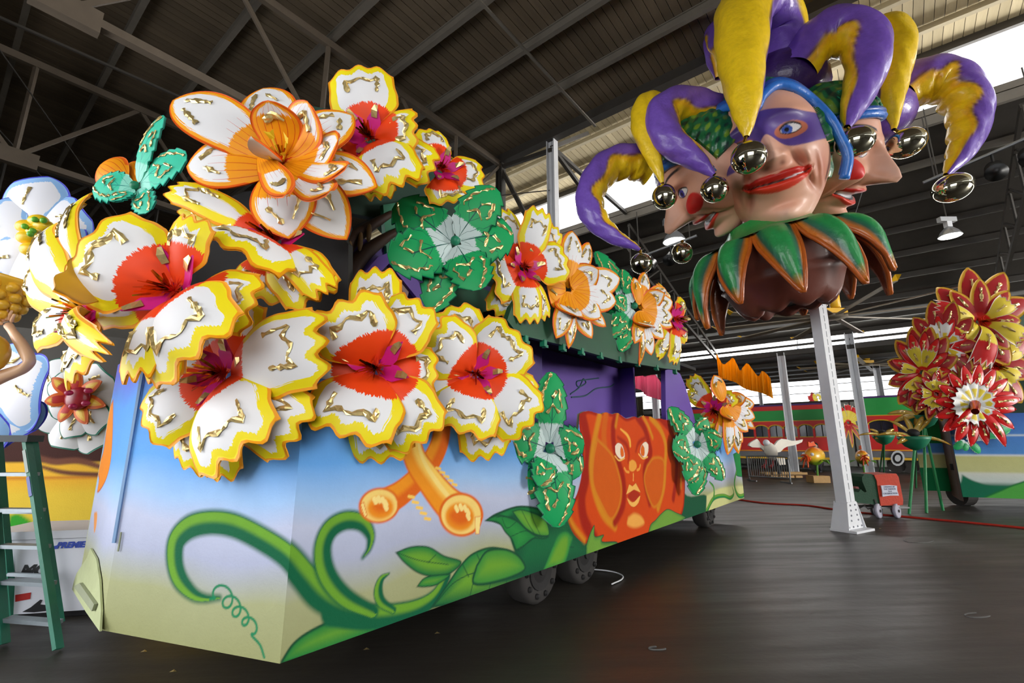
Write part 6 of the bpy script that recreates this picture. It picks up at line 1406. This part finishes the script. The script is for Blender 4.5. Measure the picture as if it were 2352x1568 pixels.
# ---- ceiling fans
MBLADE = paint('fan_blade_tan', rgb(150, 138, 120), 0.5, 0.1); MFY = paint('fan_yellow', rgb(246, 190, 30), 0.4); MSIL = paint('motor_silver', rgb(190, 192, 196), 0.3, 0.05, metal=0.6)
def fan(label, x, y, Y, rad, n=10, off=0.1, rod=4.0):
    c = atY(x, y, Y); t = thing('ceiling_fan', c, label, 'fan', 'large ceiling fans')
    MB().lathe([(0.1, -0.06), (0.42, -0.05), (0.42, 0.02), (0.12, 0.06)], c, 24).build('hub', MBLADE, t, smooth=True)
    MB().lathe([(0.14, 0.3), (0.16, 0.32), (0.16, 1.0), (0.13, 1.02)], c + Vector((0.12, 0, 0)), 20).build('yellow_shaft_cover', MFY, t, smooth=True)
    MB().box(c + ZV*0.18, (0.8, 0.34, 0.16)).build('yellow_bracket', MFY, t); MB().lathe([(0.2, 0.34), (0.24, 0.36), (0.24, 1.0), (0.2, 1.03)], c + Vector((-0.42, 0, 0)), 20).build('motor', MSIL, t, smooth=True)
    MB().tube([c + ZV*0.9, c + ZV*rod], 0.06, 8).build('drop_rod', MDSTEEL, t)
    for k in range(3):
        a = k*2.1 + 0.6; MB().tube([c + ZV*0.8, c + Vector((math.cos(a)*2.2, math.sin(a)*2.2, rod))], 0.012, 5).build('guy_wire', MGALV, t)
    for k in range(n):
        a = off + 2*math.pi*k/n; d = Vector((math.cos(a), math.sin(a), 0.0)); q = Vector((-d.y, d.x, 0)); tl = (q + ZV*0.22).normalized()
        o = MB().box(c + d*(rad*0.52), (rad*0.94, 0.21, 0.04), (d, tl, d.cross(tl))).build('blade', MBLADE, t)
        MB().prism([c + d*rad*0.985 - tl*0.1, c + d*rad*0.985 + tl*0.1, c + d*rad*1.035 + tl*0.1 + ZV*0.1, c + d*rad*1.035 - tl*0.04 + ZV*0.14], d*0.05).build('winglet', MFY, o)
    return t
fan('large tan ceiling fan with yellow blade tips behind the steel column', 1914, 727, 15.4, 3.66)
fan('distant tan ceiling fan with yellow hub above the railway cars', 1988, 838, 27.0, 3.3, off=0.2, rod=0.95)

# ---- high-bay lamps
def lamp(label, x, y, Y, r, rod, lit=14.0, light=0):
    c = atY(x, y, Y); s = r*scaleY(x, y, Y); t = thing('hanging_lamp', c, label, 'lamp', 'hanging high-bay lamps')
    MB().lathe([(s, -0.35*s), (s*0.98, -0.3*s), (s*0.75, 0.15*s), (s*0.42, 0.5*s), (s*0.3, 0.62*s)], c, 24).build('reflector', MSIL, t, smooth=True)
    MB().lathe([(s*0.92, -0.36*s), (s*0.5, -0.40*s), (0.02, -0.42*s)], c, 24).build('lens', MATS.get('lamp_glow') or emit('lamp_glow', (1.0, 0.98, 0.94), lit), t)
    MB().box(c + ZV*(0.95*s), (0.5*s, 0.5*s, 0.6*s)).build('lamp_holder', MWHITE_ST, t); MB().box(c + ZV*(1.5*s), (1.7*s, 0.5*s, 0.5*s)).build('ballast', MSIL, t)
    MB().tube([c + ZV*(1.7*s), c + ZV*(1.7*s + rod)], 0.02, 6).build('drop_rod', MDSTEEL, t)
    if light:
        d = bpy.data.lights.new('lamp_light', 'SPOT'); d.energy = light; d.spot_size = 2.4; d.shadow_soft_size = s*0.8; o = bpy.data.objects.new('lamp_light', d); COL.objects.link(o); o.parent = t; o.location = (0, 0, -0.5*s)
lamp('silver hanging lamp, lit, under the rightmost bell of the jester', 2181, 535, 12.5, 22, 3.6, light=60)
lamp('lit hanging lamp seen between the left jester face and the collar', 1548, 546, 18.5, 26, 1.2)
lamp('small lit hanging lamp below the collar of the jester', 1758, 731, 24, 8, 0.9); lamp('small lit hanging lamp beside the fan, right of the column', 2124, 704, 22, 12, 1.5); lamp('unlit-looking hanging lamp above the long railway car', 1834, 806, 27, 9, 0.8)
# ---- spotlight tracks
MSPOT = paint('spot_black', rgb(20, 20, 20), 0.4)
def tracks(label, xa, ya, xb, yb, spots):
    a = on_plane(xa, ya, W(17.2, 0), AV); b_ = on_plane(xb, yb, W(17.2, 0), AV); t = thing('spotlight_track', a, label, 'light rail', 'spotlight rails')
    MB().tube([a, b_], 0.05, 8).build('rail', MGALV, t)
    for f in spots:
        p = a.lerp(b_, f); MB().bar(p, p - ZV*0.3, 0.05).build('yoke', MSPOT, t)
        dv = Vector((-0.5, -0.5, -0.6)).normalized(); MB().lathe([(0.14, -0.28), (0.2, -0.2), (0.22, 0.2), (0.24, 0.26)], p - ZV*0.5, 16, dv).build('spotlight', MSPOT, t, smooth=True)
    for f in (0.1, 0.9): MB().tube([a.lerp(b_, f), a.lerp(b_, f) + ZV*2.0], 0.02, 6).build('hanger', MDSTEEL, t)
tracks('rail of black spotlights under the roof behind the left jester face', 1455, 596, 1600, 541, (0.05, 0.28, 0.6, 0.8)); tracks('rail of black spotlights under the roof at the right edge', 2120, 420, 2420, 290, (0.25, 0.55, 0.8))
# ---- draped banners
def drape(label, top, hgt, colr, s_pl, name='drape'):
    pl = W(s_pl, 0); P = catmull([on_plane(x, y, pl, AV) for x, y in top], 14); n = len(P); rows = 14; V = []; acc = 0
    zb_ = np.linspace(P[0][2] - hgt[0], P[-1][2] - hgt[-1], n) + 0.06*np.sin(np.linspace(0, 9, n)); Hh = P[:, 2] - zb_
    for j in range(rows):
        v = j/(rows - 1)
        for i in range(n): V.append(Vector(P[i]) - ZV*(v*Hh[i]) + AV*(0.10*math.sin(i*0.9 + v*1.2)*(0.4 + 0.6*v) + 0.05*math.sin(i*0.37)))
    V = np.array([tuple(p) for p in V]); F = gridfaces(n, rows); B = V + np.array(AV)*0.015; nn = len(V)
    rim = list(range(n)) + [i*n + n - 1 for i in range(1, rows)] + [(rows - 1)*n + k for k in range(n - 2, -1, -1)] + [i*n for i in range(rows - 2, 0, -1)]
    rq = np.array([[rim[i], rim[(i + 1) % len(rim)], rim[(i + 1) % len(rim)] + nn, rim[i] + nn] for i in range(len(rim))])
    return tag(mk(name, np.vstack([V, B]), np.vstack([F, F[:, ::-1] + nn, rq]), colr), label, 'drape', 'hanging drapes')
drape('orange cloth drape hanging between two far columns', [(1645, 812), (1662, 836), (1684, 822), (1700, 850), (1716, 834), (1740, 862), (1752, 852), (1770, 868)], [1.35, 1.2, 1.45, 1.1], cloth('orange_cloth', rgb(255, 186, 28), 0.75), 27.6)
drape('pink cloth drape seen through the window opening of the flower float', [(1440, 850), (1468, 852), (1480, 864), (1504, 860), (1520, 880), (1545, 892)], [1.1, 1.2, 1.1, 1.0], cloth('pink_cloth', rgb(252, 150, 178), 0.75), 27.6)
# tall dark shed doors far behind the float
t = thing('sliding_door', W(40.5, -22, 0), 'weathered dark wooden sliding door at the far wall, seen through the float', 'door'); MDW = wood_mat('weathered_boards', rgb(70, 64, 52), rgb(96, 88, 70))
for k in range(14): MB().box(W(41.4, -24.5 + k*0.5, 2.9), (0.08, 0.47, 5.8), (AV, CV, ZV)).build('board', MDW, t)
MB().box(W(41.3, -21.2, 3.2), (0.1, 7, 0.3), (AV, CV, ZV)).build('rail', MDSTEEL, t)
# red cord along the floor, white wire by the wheels
tag(MB().tube(catmull([on_z(x, y, 0.02) for x, y in ((1690, 1146), (1760, 1155), (1850, 1160), (1935, 1172), (2010, 1180), (2100, 1188), (2230, 1200), (2352, 1212), (2420, 1220))], 5), 0.022, 6).build('rope', paint('red_cord', rgb(190, 44, 28), 0.6)), 'thin red cord lying across the floor from the float to the right', 'cord')
tag(MB().tube(catmull([on_z(x, y, 0.02) for x, y in ((1350, 1306), (1400, 1311), (1428, 1320), (1428, 1330), (1405, 1341))], 5), 0.008, 6).build('white_wire', MWHITE_ST), 'short white wire on the floor beside the float wheels', 'wire')
random.seed(3)
for k, (x, y, w, l) in enumerate(((2245, 1412, 60, 'pale paint smear on the floor at the right'), (2110, 1240, 70, 'faint ring mark on the floor near the column'), (1510, 1488, 40, 'small grey scuff on the floor at the bottom middle'))):
    P = [on_z(x + w*math.cos(a)*0.5, y + w*0.09*math.sin(a), 0.004) for a in np.linspace(0.3, 4.6, 14)]
    tag(MB().tube(P, 0.006, 5).build('floor_mark', paint('floor_mark_%d' % k, rgb(96, 94, 92), 0.7)), l, 'mark')
for k, (x, y) in enumerate(((328, 1497), (840, 1492), (395, 1543), (2022, 1214), (1003, 1455))):
    p = on_z(x, y, 0.004); q = MB(); q.add([p + Vector((-.02, 0, 0)), p + Vector((.015, -.012, .008)), p + Vector((.03, .006, .002)), p + Vector((0, .02, .01))], [(0, 1, 2), (0, 2, 3), (0, 3, 1), (1, 3, 2)])
    tag(q.build('foil_scrap', MFOIL), ('tiny foil scrap under the front left of the float', 'tiny foil scrap in front of the float corner, right of the lowest edge', 'tiny foil scrap at the bottom left of the floor', 'tiny yellow scrap beside the column base', 'tiny foil scrap under the float side')[k], 'scrap', 'foil scraps on the floor')
# ================================================================== left edge: neighbouring float, freezer, ladder, figure
# neighbouring float panel
LF = thing('yellow_panel_float', Vector((-6.2, 6.6, 0)), 'neighbouring float with a yellow and brown painted panel behind the ladder', 'parade float')
LN = Vector((0.25, -0.97, 0)).normalized(); LD = Vector((0.97, 0.25, 0)).normalized(); LP = Vector((-6.4, 6.3, 0))
mu = Mural(LP - LD*2.5, LD, LN, np.linspace(0, 6.5, 200), np.linspace(0.35, 1.9, 110))
st = [(0.35, rgb(206, 180, 60)), (0.95, rgb(226, 190, 60)), (1.12, rgb(232, 176, 50)), (1.16, rgb(206, 130, 40)), (1.19, rgb(238, 184, 56)), (1.34, rgb(238, 184, 56)), (1.37, rgb(70, 40, 34)), (2.0, rgb(66, 38, 34))]
for k in range(3): mu.col[:, k] = np.interp(mu.Z, [a for a, _ in st], [b[k] for _, b in st])
mu.line([(60, 1040), (120, 1060), (180, 1058), (240, 1075)], [8, 14, 14, 10], rgb(120, 74, 56), soft=0.02); mu.line([(90, 1070), (150, 1085), (240, 1090)], [6, 10, 10], rgb(110, 66, 50), soft=0.02)
mu.fill([(20, 1185), (45, 1180), (80, 1205), (90, 1235), (20, 1240)], rgb(50, 150, 40), soft=0.03)
mu.build('painted_panel', LF, MMURAL)
MB().prism([LP - LD*2.5 + ZV*1.9, LP + LD*4 + ZV*1.9, LP + LD*4 + ZV*1.9 - LN*2, LP - LD*2.5 + ZV*1.9 - LN*2], ZV*0.1).build('deck', MDARK, LF)
MB().prism([LP - LD*2.5 - LN*0.6 + ZV*1.9, LP + LD*3.4 - LN*0.6 + ZV*1.9, LP + LD*3.4 - LN*0.7 + ZV*3.0, LP - LD*2.5 - LN*0.7 + ZV*3.4], -LN*0.4).build('dark_backing', paint('weathered_grey_board', rgb(66, 62, 56), 0.8, 0.3, 2), LF)
for k in (0.5, 4.5):
    p = LP - LD*2.5 + LD*k - LN*0.5; p = Vector((p.x, p.y, 0.33)); MB().lathe([(0.2, -0.12), (0.33, -0.12), (0.33, 0.12), (0.2, 0.12)], p, 20, LN).build('wheel', MRUB, LF)
# white chest freezer with lettering
FP = on_z(140, 1404, 0.06); FZ = thing('chest_freezer', Vector((FP.x, FP.y, 0)), 'white chest freezer with blue and black lettering behind the ladder', 'freezer')
fr = Vector((0.97, 0.22, 0)).normalized(); fn = Vector((0.22, -0.97, 0)).normalized(); MFZ = paint('white_enamel', rgb(214, 216, 226), 0.35, 0.05)
def fz(x, y, off=0.0): return on_plane(x, y, FP + fn*off, fn)
zt = fz(150, 1236).z
xa = (fz(-60, 1300) - FP).dot(fr); xb = (fz(260, 1300) - FP).dot(fr)
bx = lambda z0, z1, g, nm, m: MB().box(FP + fr*((xa + xb)/2) - fn*(0.33) + ZV*((z0 + z1)/2 - FP.z), (xb - xa + g, 0.66 + g, z1 - z0), (fr, fn, ZV)).build(nm, m, FZ)
bx(0.06, zt, 0.0, 'body', MFZ); bx(zt + 0.004, zt + 0.075, 0.03, 'lid', MFZ); bx(0.0, 0.06, -0.12, 'plinth', MBLACK)
MBLU = paint('blue_print', rgb(36, 66, 170), 0.5); MBK = paint('black_print', rgb(20, 20, 24), 0.5); MRD = paint('red_print', rgb(170, 30, 26), 0.5)
Z2 = lambda x, y: (x/6.03, 1180 + y/6.03); u_ = Vector((0, 0, 1)); sf = scaleY(150, 1255, FP.y)
text_mesh('PREMIER', 84/6.03*sf*1.25, FZ, MBLU, (fz(*Z2(1012, 430), 0.003), fr, u_), shear=0.25, bold=0.004)
MB().prism([fz(*Z2(x, y), 0.001) for x, y in ((708, 455), (800, 430), (815, 455), (800, 480), (712, 490))], fn*0.004).build('logo_mark', MBLU, FZ)
text_mesh('MC', 150/6.03*sf*1.25, FZ, MBK, (fz(*Z2(450, 790), 0.003), fr, u_), shear=0.25, bold=0.008)
MB().prism([fz(*Z2(x, y), 0.001) for x, y in ((215, 1120), (432, 1085), (420, 1175), (215, 1215))], fn*0.004).build('red_stripe', MRD, FZ)
MB().prism([fz(*Z2(x, y), 0.001) for x, y in ((310, 1355), (430, 1290), (560, 1185), (590, 1190), (560, 1250), (640, 1260), (640, 1340), (480, 1360))], fn*0.004).build('black_emblem', MBK, FZ)
# green step ladder
LT = on_z(80, 1480, 0); LA_ = thing('step_ladder', Vector((LT.x, LT.y, 0)), 'green fibreglass step ladder at the left edge', 'ladder')
MLG = paint('green_fibreglass', rgb(30, 116, 92), 0.5, 0.2, 6, bmp=0.004); MAL = paint('worn_aluminium', rgb(150, 160, 166), 0.4, 0.2, 10, metal=0.4)
b0, b1 = on_z(10, 1478, 0.02), on_z(134, 1490, 0.02); Yt = b1.y + 0.35; t0, t1 = atY(-20, 1012, Yt - 0.02), atY(62, 1012, Yt)
for a, b_ in ((b0, t0), (b1, t1)): MB().bar(a, b_, 0.075, 0.03, up=(1, 0, 0)).build('front_rail', MLG, LA_)
r0, r1 = b0 + Vector((-0.50, 0.55, 0)), b1 + Vector((-0.50, 0.55, 0))
for a, b_ in ((r0, t0), (r1, t1)): MB().bar(a, b_ + Vector((0, 0.06, 0)), 0.06, 0.03, up=(1, 0, 0)).build('rear_rail', MLG, LA_)
MB().box((t0 + t1)/2 + ZV*0.02 + Vector((0, 0.03, 0)), ((t1 - t0).length + 0.09, 0.16, 0.06), ((t1 - t0).normalized(), Vector((0, 1, 0)), ZV)).build('top_cap', paint('grey_cap', rgb(56, 64, 66), 0.6), LA_)
for yp in (1091, 1174, 1256, 1336, 1418):
    f = (yp - 1012)/(1484 - 1012); f = (atY(100, yp, 4.3).z - t1.z)/(b1.z - t1.z)
    a, b_ = t0.lerp(b0, f), t1.lerp(b1, f); MB().box((a + b_)/2 + Vector((0, 0.03, 0)), ((b_ - a).length, 0.09, 0.03), ((b_ - a).normalized(), Vector((0, 1, 0)), ZV)).build('step', MAL, LA_)
MB().bar(t1.lerp(b1, 0.42), t1.lerp(r1, 0.34), 0.03).build('spreader', MAL, LA_); MB().bar(t0.lerp(b0, 0.42), t0.lerp(r0, 0.34), 0.03).build('spreader', MAL, LA_)
for a, b_ in ((r0, r1),): 
    for f in (0.25, 0.6): MB().bar(a.lerp(t0, f), b_.lerp(t1, f), 0.03).build('rear_brace', MAL, LA_)
for k, (a, b_, c) in enumerate((((70, 1034), (90, 1086), rgb(170, 184, 176)), ((86, 1096), (94, 1140), rgb(110, 120, 180)))):
    f0 = (atY(*a, 4.3).z - t1.z)/(b1.z - t1.z); f1 = (atY(*b_, 4.3).z - t1.z)/(b1.z - t1.z)
    MB().bar(t1.lerp(b1, f0) + Vector((0, -0.042, 0)), t1.lerp(b1, f1) + Vector((0, -0.042, 0)), 0.004, 0.026, up=(1, 0, 0)).build('label_sticker', paint('sticker_%d' % k, c, 0.6), LA_)
# blue and white flowers behind
GB = 'white flowers on the neighbouring float'
f = flower('blue_edged_flower', 'white flower with blue petal edges and knobbly yellow centre at the far left', 'blue', 72, 540, 4.6, cam_n(.1, .97, .0), [(66, 408, 150, -.05, .1), (190, 478, 140, -.05, .1), (175, 580, 130, .0, .1), (80, 668, 150, .0, .1), (-40, 490, 150, .02, .1), (-30, 620, 140, .0, .1)], R=0.6, center=None, group=GB)
MYL = paint('glossy_yellow', rgb(250, 204, 30), 0.35, 0.1); MGB = paint('green_bead', rgb(110, 190, 50), 0.35)
for k, (x, y) in enumerate(((88, 508), (60, 520), (62, 545), (84, 532), (70, 572), (100, 520))): MB().ball(atY(x, y, 4.47), (0.1, 0.07, 0.07), 14).build('yellow_lobe', MYL, f, smooth=True)
for x, y in ((80, 504), (57, 520), (70, 537), (100, 506), (75, 530)): MB().ball(atY(x, y, 4.38), 0.03, 10).build('green_bead', MGB, f, smooth=True)
flower('blue_edged_flower', 'white flower with blue petal edges cut off by the left edge, below the raised arm', 'blue', -30, 900, 4.7, cam_n(.1, .97, 0), [(96, 900, 190, .05, .1), (60, 800, 130, -.1, .1), (40, 1010, 150, -.1, .1), (-60, 1050, 120, 0, .1)], R=0.6, center=None, group=GB)
f = flower('green_edged_flower', 'white flower with green outlines and a yellow pointed star centre, behind the ladder top', 'wgreen', 173, 912, 5.3, cam_n(0, 1, 0), [(90, 850, 110, -.05, .08), (240, 850, 100, -.05, .08), (75, 960, 110, -.05, .08), (140, 1030, 110, -.08, .08), (225, 1030, 110, -.08, .08), (270, 950, 110, -.05, .08), (165, 1005, 74, .05, .08), (110, 940, 74, .05, .1), (235, 985, 74, .05, .1), (120, 870, 74, .04, .1)] + [(173 + 72*math.cos(a), 912 + 66*math.sin(a), 46, .15, .12, 'ystar') for a in np.linspace(0.3, 0.3 + 2*math.pi, 8)[:-1]], R=0.6, center=None, group=GB)
MPB = paint('pink_bead', rgb(214, 40, 100), 0.3)
MB().ball(atY(178, 915, 5.2), (0.14, 0.05, 0.13), 14).build('red_disc', paint('dark_red_foil', rgb(170, 24, 40), 0.3), f, smooth=True)
for x, y in ((158, 902), (203, 897), (167, 933), (197, 926)): MB().ball(atY(x, y, 5.08), (0.048, 0.03, 0.03), 10).build('pink_bead', MPB, f, smooth=True)
# sculpted figure with a raised arm holding a golden scaled basket
ST = thing('figure_sculpture', Vector((-4.75, 3.95, 0.0)), 'sculpted figure raising a bare arm with a golden scaled basket, at the left edge', 'sculpture')
Ya = 3.75; MSK = paint('tan_sculpture_skin', rgb(232, 186, 146), 0.4, 0.08, 3)
def skin(name, pts, edges, rad, mat, parent, sub=2):
    o0 = np.array(ORG[parent.name]); me = bpy.data.meshes.new(name); me.from_pydata([tuple(np.array(p) - o0) for p in pts], edges, [])
    o = bpy.data.objects.new(name, me); COL.objects.link(o); o.parent = parent; o.modifiers.new('skin', 'SKIN')
    for i, sv in enumerate(me.skin_vertices[0].data): sv.radius = (rad[i], rad[i]); sv.use_root = (i == 0)
    s = o.modifiers.new('sub', 'SUBSURF'); s.levels = 1; s.render_levels = sub; me.materials.append(mat); 
    o.modifiers['skin'].use_smooth_shade = True; return o
A_ = lambda x, y, d=0.0: atY(x, y, Ya + d)
pts = [A_(-110, 1330), A_(-110, 1130), A_(-105, 980), A_(-100, 900), A_(-55, 890), A_(0, 866, -.02), A_(55, 846, -.05), A_(70, 832, -.07), A_(62, 812, -.05), A_(45, 784, -.02), A_(28, 760), A_(16, 742), A_(-98, 860)]
skin('body', pts, [(0, 1), (1, 2), (2, 3), (3, 4), (4, 5), (5, 6), (6, 7), (7, 8), (8, 9), (9, 10), (10, 11), (3, 12)], [.17, .15, .18, .1, .07, .056, .044, .042, .046, .042, .03, .036, .06], MSK, ST)
for k, (x0, y0, x1, y1, x2, y2) in enumerate(((10, 738, 4, 724, 10, 712), (16, 736, 14, 720, 19, 708), (22, 736, 23, 722, 28, 712), (26, 740, 30, 728, 34, 720), (6, 746, -6, 738, -8, 726))):
    skin('finger', [A_(x0, y0, -.03), A_(x1, y1, -.055), A_(x2, y2, -.05)], [(0, 1), (1, 2)], [.014, .012, .009], MSK, ST)
MGO = paint('golden_scales', rgb(240, 186, 50), 0.35, 0.15, 6); bc = A_(8, 672, -.02); bo = MB(); bo.lathe([(0.08, -0.24), (0.12, -0.2), (0.17, -0.05), (0.22, 0.1), (0.24, 0.13), (0.22, 0.14)], bc, 24, (0.25, 0, 0.97)); bo.build('basket', MGO, ST, smooth=True)
axb = Vector((0.25, 0, 0.97)).normalized(); rb = axb.orthogonal().normalized(); qb = axb.cross(rb)
for i in range(4):
    h = -0.17 + i*0.075; rr = 0.125 + (h + 0.2)*0.31
    for k in range(12):
        a = 2*math.pi*(k + (i % 2)*0.5)/12; d = rb*math.cos(a) + qb*math.sin(a)
        MB().ball(bc + axb*h + d*rr, (0.045, 0.045, 0.03), 8, ax=(axb, axb.cross(d), d)).build('scale', MGO, ST, smooth=True)
MB().ball(A_(-28, 812, -.12), (0.13, 0.13, 0.16), 18).build('golden_hair', MGO, ST, smooth=True)
MB().ball(A_(-50, 806, -.1), (0.12, 0.13, 0.16), 18).build('head', MSK, ST, smooth=True)
MB().box(Vector((-4.75, 3.95, 0.25)), (0.6, 0.5, 0.5)).build('plinth', MDARK, ST)
